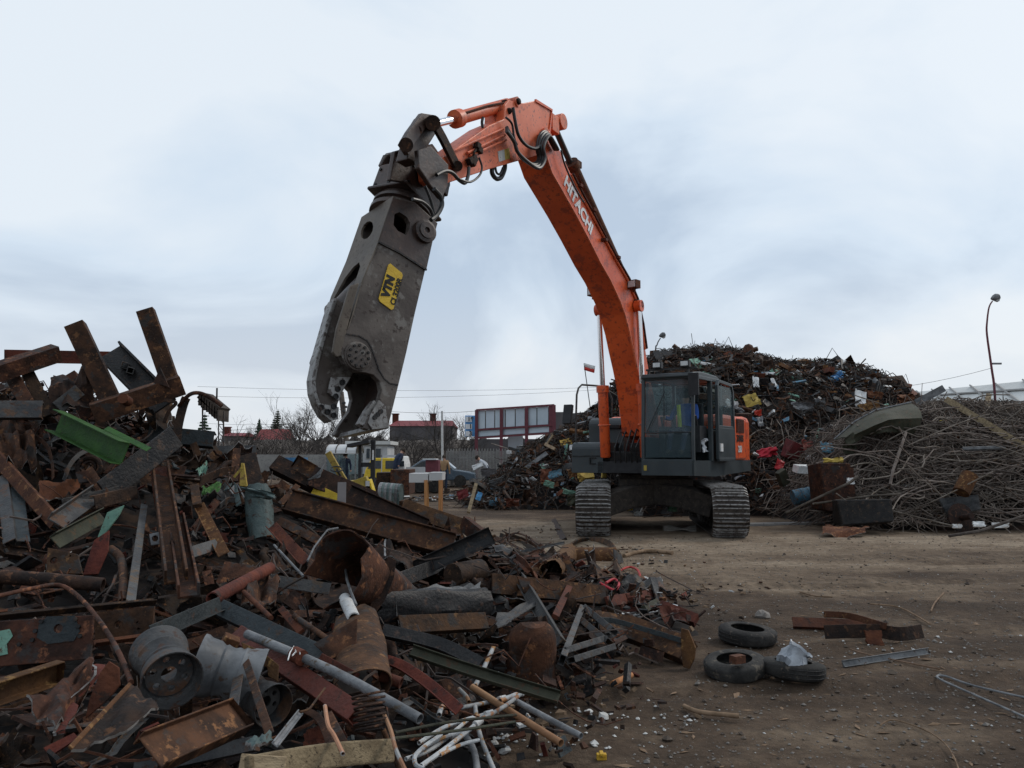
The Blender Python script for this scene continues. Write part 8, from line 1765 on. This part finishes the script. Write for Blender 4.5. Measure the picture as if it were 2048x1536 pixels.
# a unique place for every loose filler piece
LM = [(280, 700, 'the tall U shaped frame'), (60, 740, 'the box beams at the top left'), (210, 880, 'the green channel'), (285, 930, 'the wide grey flat bar'), (50, 980, 'the yellow and red rail'), (150, 1030, 'the pale edged channel'), (230, 1045, 'the pale green plate'), (340, 1060, 'the two hollow posts'), (275, 1110, 'the upright grey bar'), (100, 1155, 'the thick dark pipe'), (110, 1280, 'the plate with the blue grey patch'), (250, 1250, 'the brown holed plate'), (50, 1380, 'the orange rusted channel'), (350, 1360, 'the nearest wheel rim'), (400, 1470, 'the bottom I beam'), (520, 1030, 'the pale green casing'), (370, 1235, 'the slotted grey angle'), (485, 1165, 'the red brown pipe'), (540, 1260, 'the slate box beam'), (670, 1350, 'the long pale pipe'), (600, 1370, 'the red channel'), (742, 1462, 'the coil spring'), (650, 1515, 'the wooden plank'), (740, 1150, 'the torn tank'), (740, 1040, 'the longest I beam'), (600, 950, 'the curled flange'), (715, 1310, 'the folded cone'), (860, 1215, 'the crushed black drum'), (920, 1105, 'the smooth black channel'), (1050, 1110, 'the bundled bars'), (1080, 1180, 'the level brown channel'), (960, 1350, 'the olive rail'), (840, 1370, 'the bent rusty rail'), (960, 1440, 'the white pipe tangle'), (1065, 1305, 'the upright tank end'), (1170, 1265, 'the triangular frame'), (1185, 1120, 'the tan drum'), (1280, 1270, 'the bent I beam'), (1270, 1195, 'the flat rusty bar'), (490, 940, 'the orange yellow spike'), (470, 1290, 'the standing rim'), (600, 1190, 'the long grey sheet'), (880, 1260, 'the slotted brown channel')]
def proj(p):
    v = p - CAMP; d = v.y * math.cos(PITCH) + v.z * math.sin(PITCH); u_ = -v.y * math.sin(PITCH) + v.z * math.cos(PITCH); return 1024 + F * v.x / d, 768 - F * u_ / d
for o in bpy.data.objects:
    if o.get('group', '').startswith('loose ') and o.parent is None:
        x_, y_ = proj(o.location); l_ = min(LM, key=lambda q: (q[0] - x_) ** 2 + (q[1] - y_) ** 2); dx_, dy_ = x_ - l_[0], y_ - l_[1]
        w_ = ('just right of' if dx_ > 0 else 'just left of') if abs(dx_) > abs(dy_) else ('just below' if dy_ > 0 else 'just above')
        if (dx_ ** 2 + dy_ ** 2) < 25 ** 2: w_ = 'touching'
        if x_ < 0 or y_ > 1536: w_ = 'out beyond'
        o['label'] = o['label'].replace('in the foreground heap', w_ + ' ' + l_[2])
    if o.get('group') == 'long rods in the right heap':
        x_, y_ = proj(o.location); LR = [(1725, 1000, 'the black bin'), (1740, 850, 'the dark green car panel'), (1900, 790, 'the heap crest'), (1980, 850, 'the long weathered plank'), (1930, 965, 'the orange brown cylinder'), (1920, 1015, 'the corrugated sheet'), (1970, 897, 'the level pale pipe'), (1800, 920, 'the hanging pale branch'), (2048, 960, 'the right picture edge'), (1820, 1010, 'the foot of the heap')]
        l_ = min(LR, key=lambda q: (q[0] - x_) ** 2 + (q[1] - y_) ** 2); dx_, dy_ = x_ - l_[0], y_ - l_[1]
        w_ = ('right of' if dx_ > 0 else 'left of') if abs(dx_) > abs(dy_) else ('below' if dy_ > 0 else 'above'); o['label'] = 'long bent grey rod lying %s %s' % (w_, l_[2])

# where two neighbours would still read alike, say which comes first from the left
ORD = ['leftmost', 'second from left', 'third from left', 'fourth from left', 'fifth from left', 'sixth from left', 'seventh from left', 'eighth from left', 'ninth from left', 'tenth from left', 'eleventh from left', 'twelfth from left', 'thirteenth from left', 'fourteenth from left', 'fifteenth from left', 'sixteenth from left']
same = {}
for o in bpy.data.objects:
    if o.parent is None and o.get('label') and (o.get('group', '').startswith('loose ') or o.get('group') in ('long rods in the right heap', 'bundle of rusty bars', 'rods over the bundle')): same.setdefault(o['label'], []).append(o)
for lb, os_ in same.items():
    if 1 < len(os_) <= len(ORD):
        for i, o in enumerate(sorted(os_, key=lambda q: proj(q.location)[0])):
            tail = ORD[i] if not (i and i == len(os_) - 1) else 'rightmost'
            lb2 = lb.replace('loose ', '').replace('long bent ', '') + ', ' + tail
            if len(lb2.split()) <= 16: o['label'] = lb2
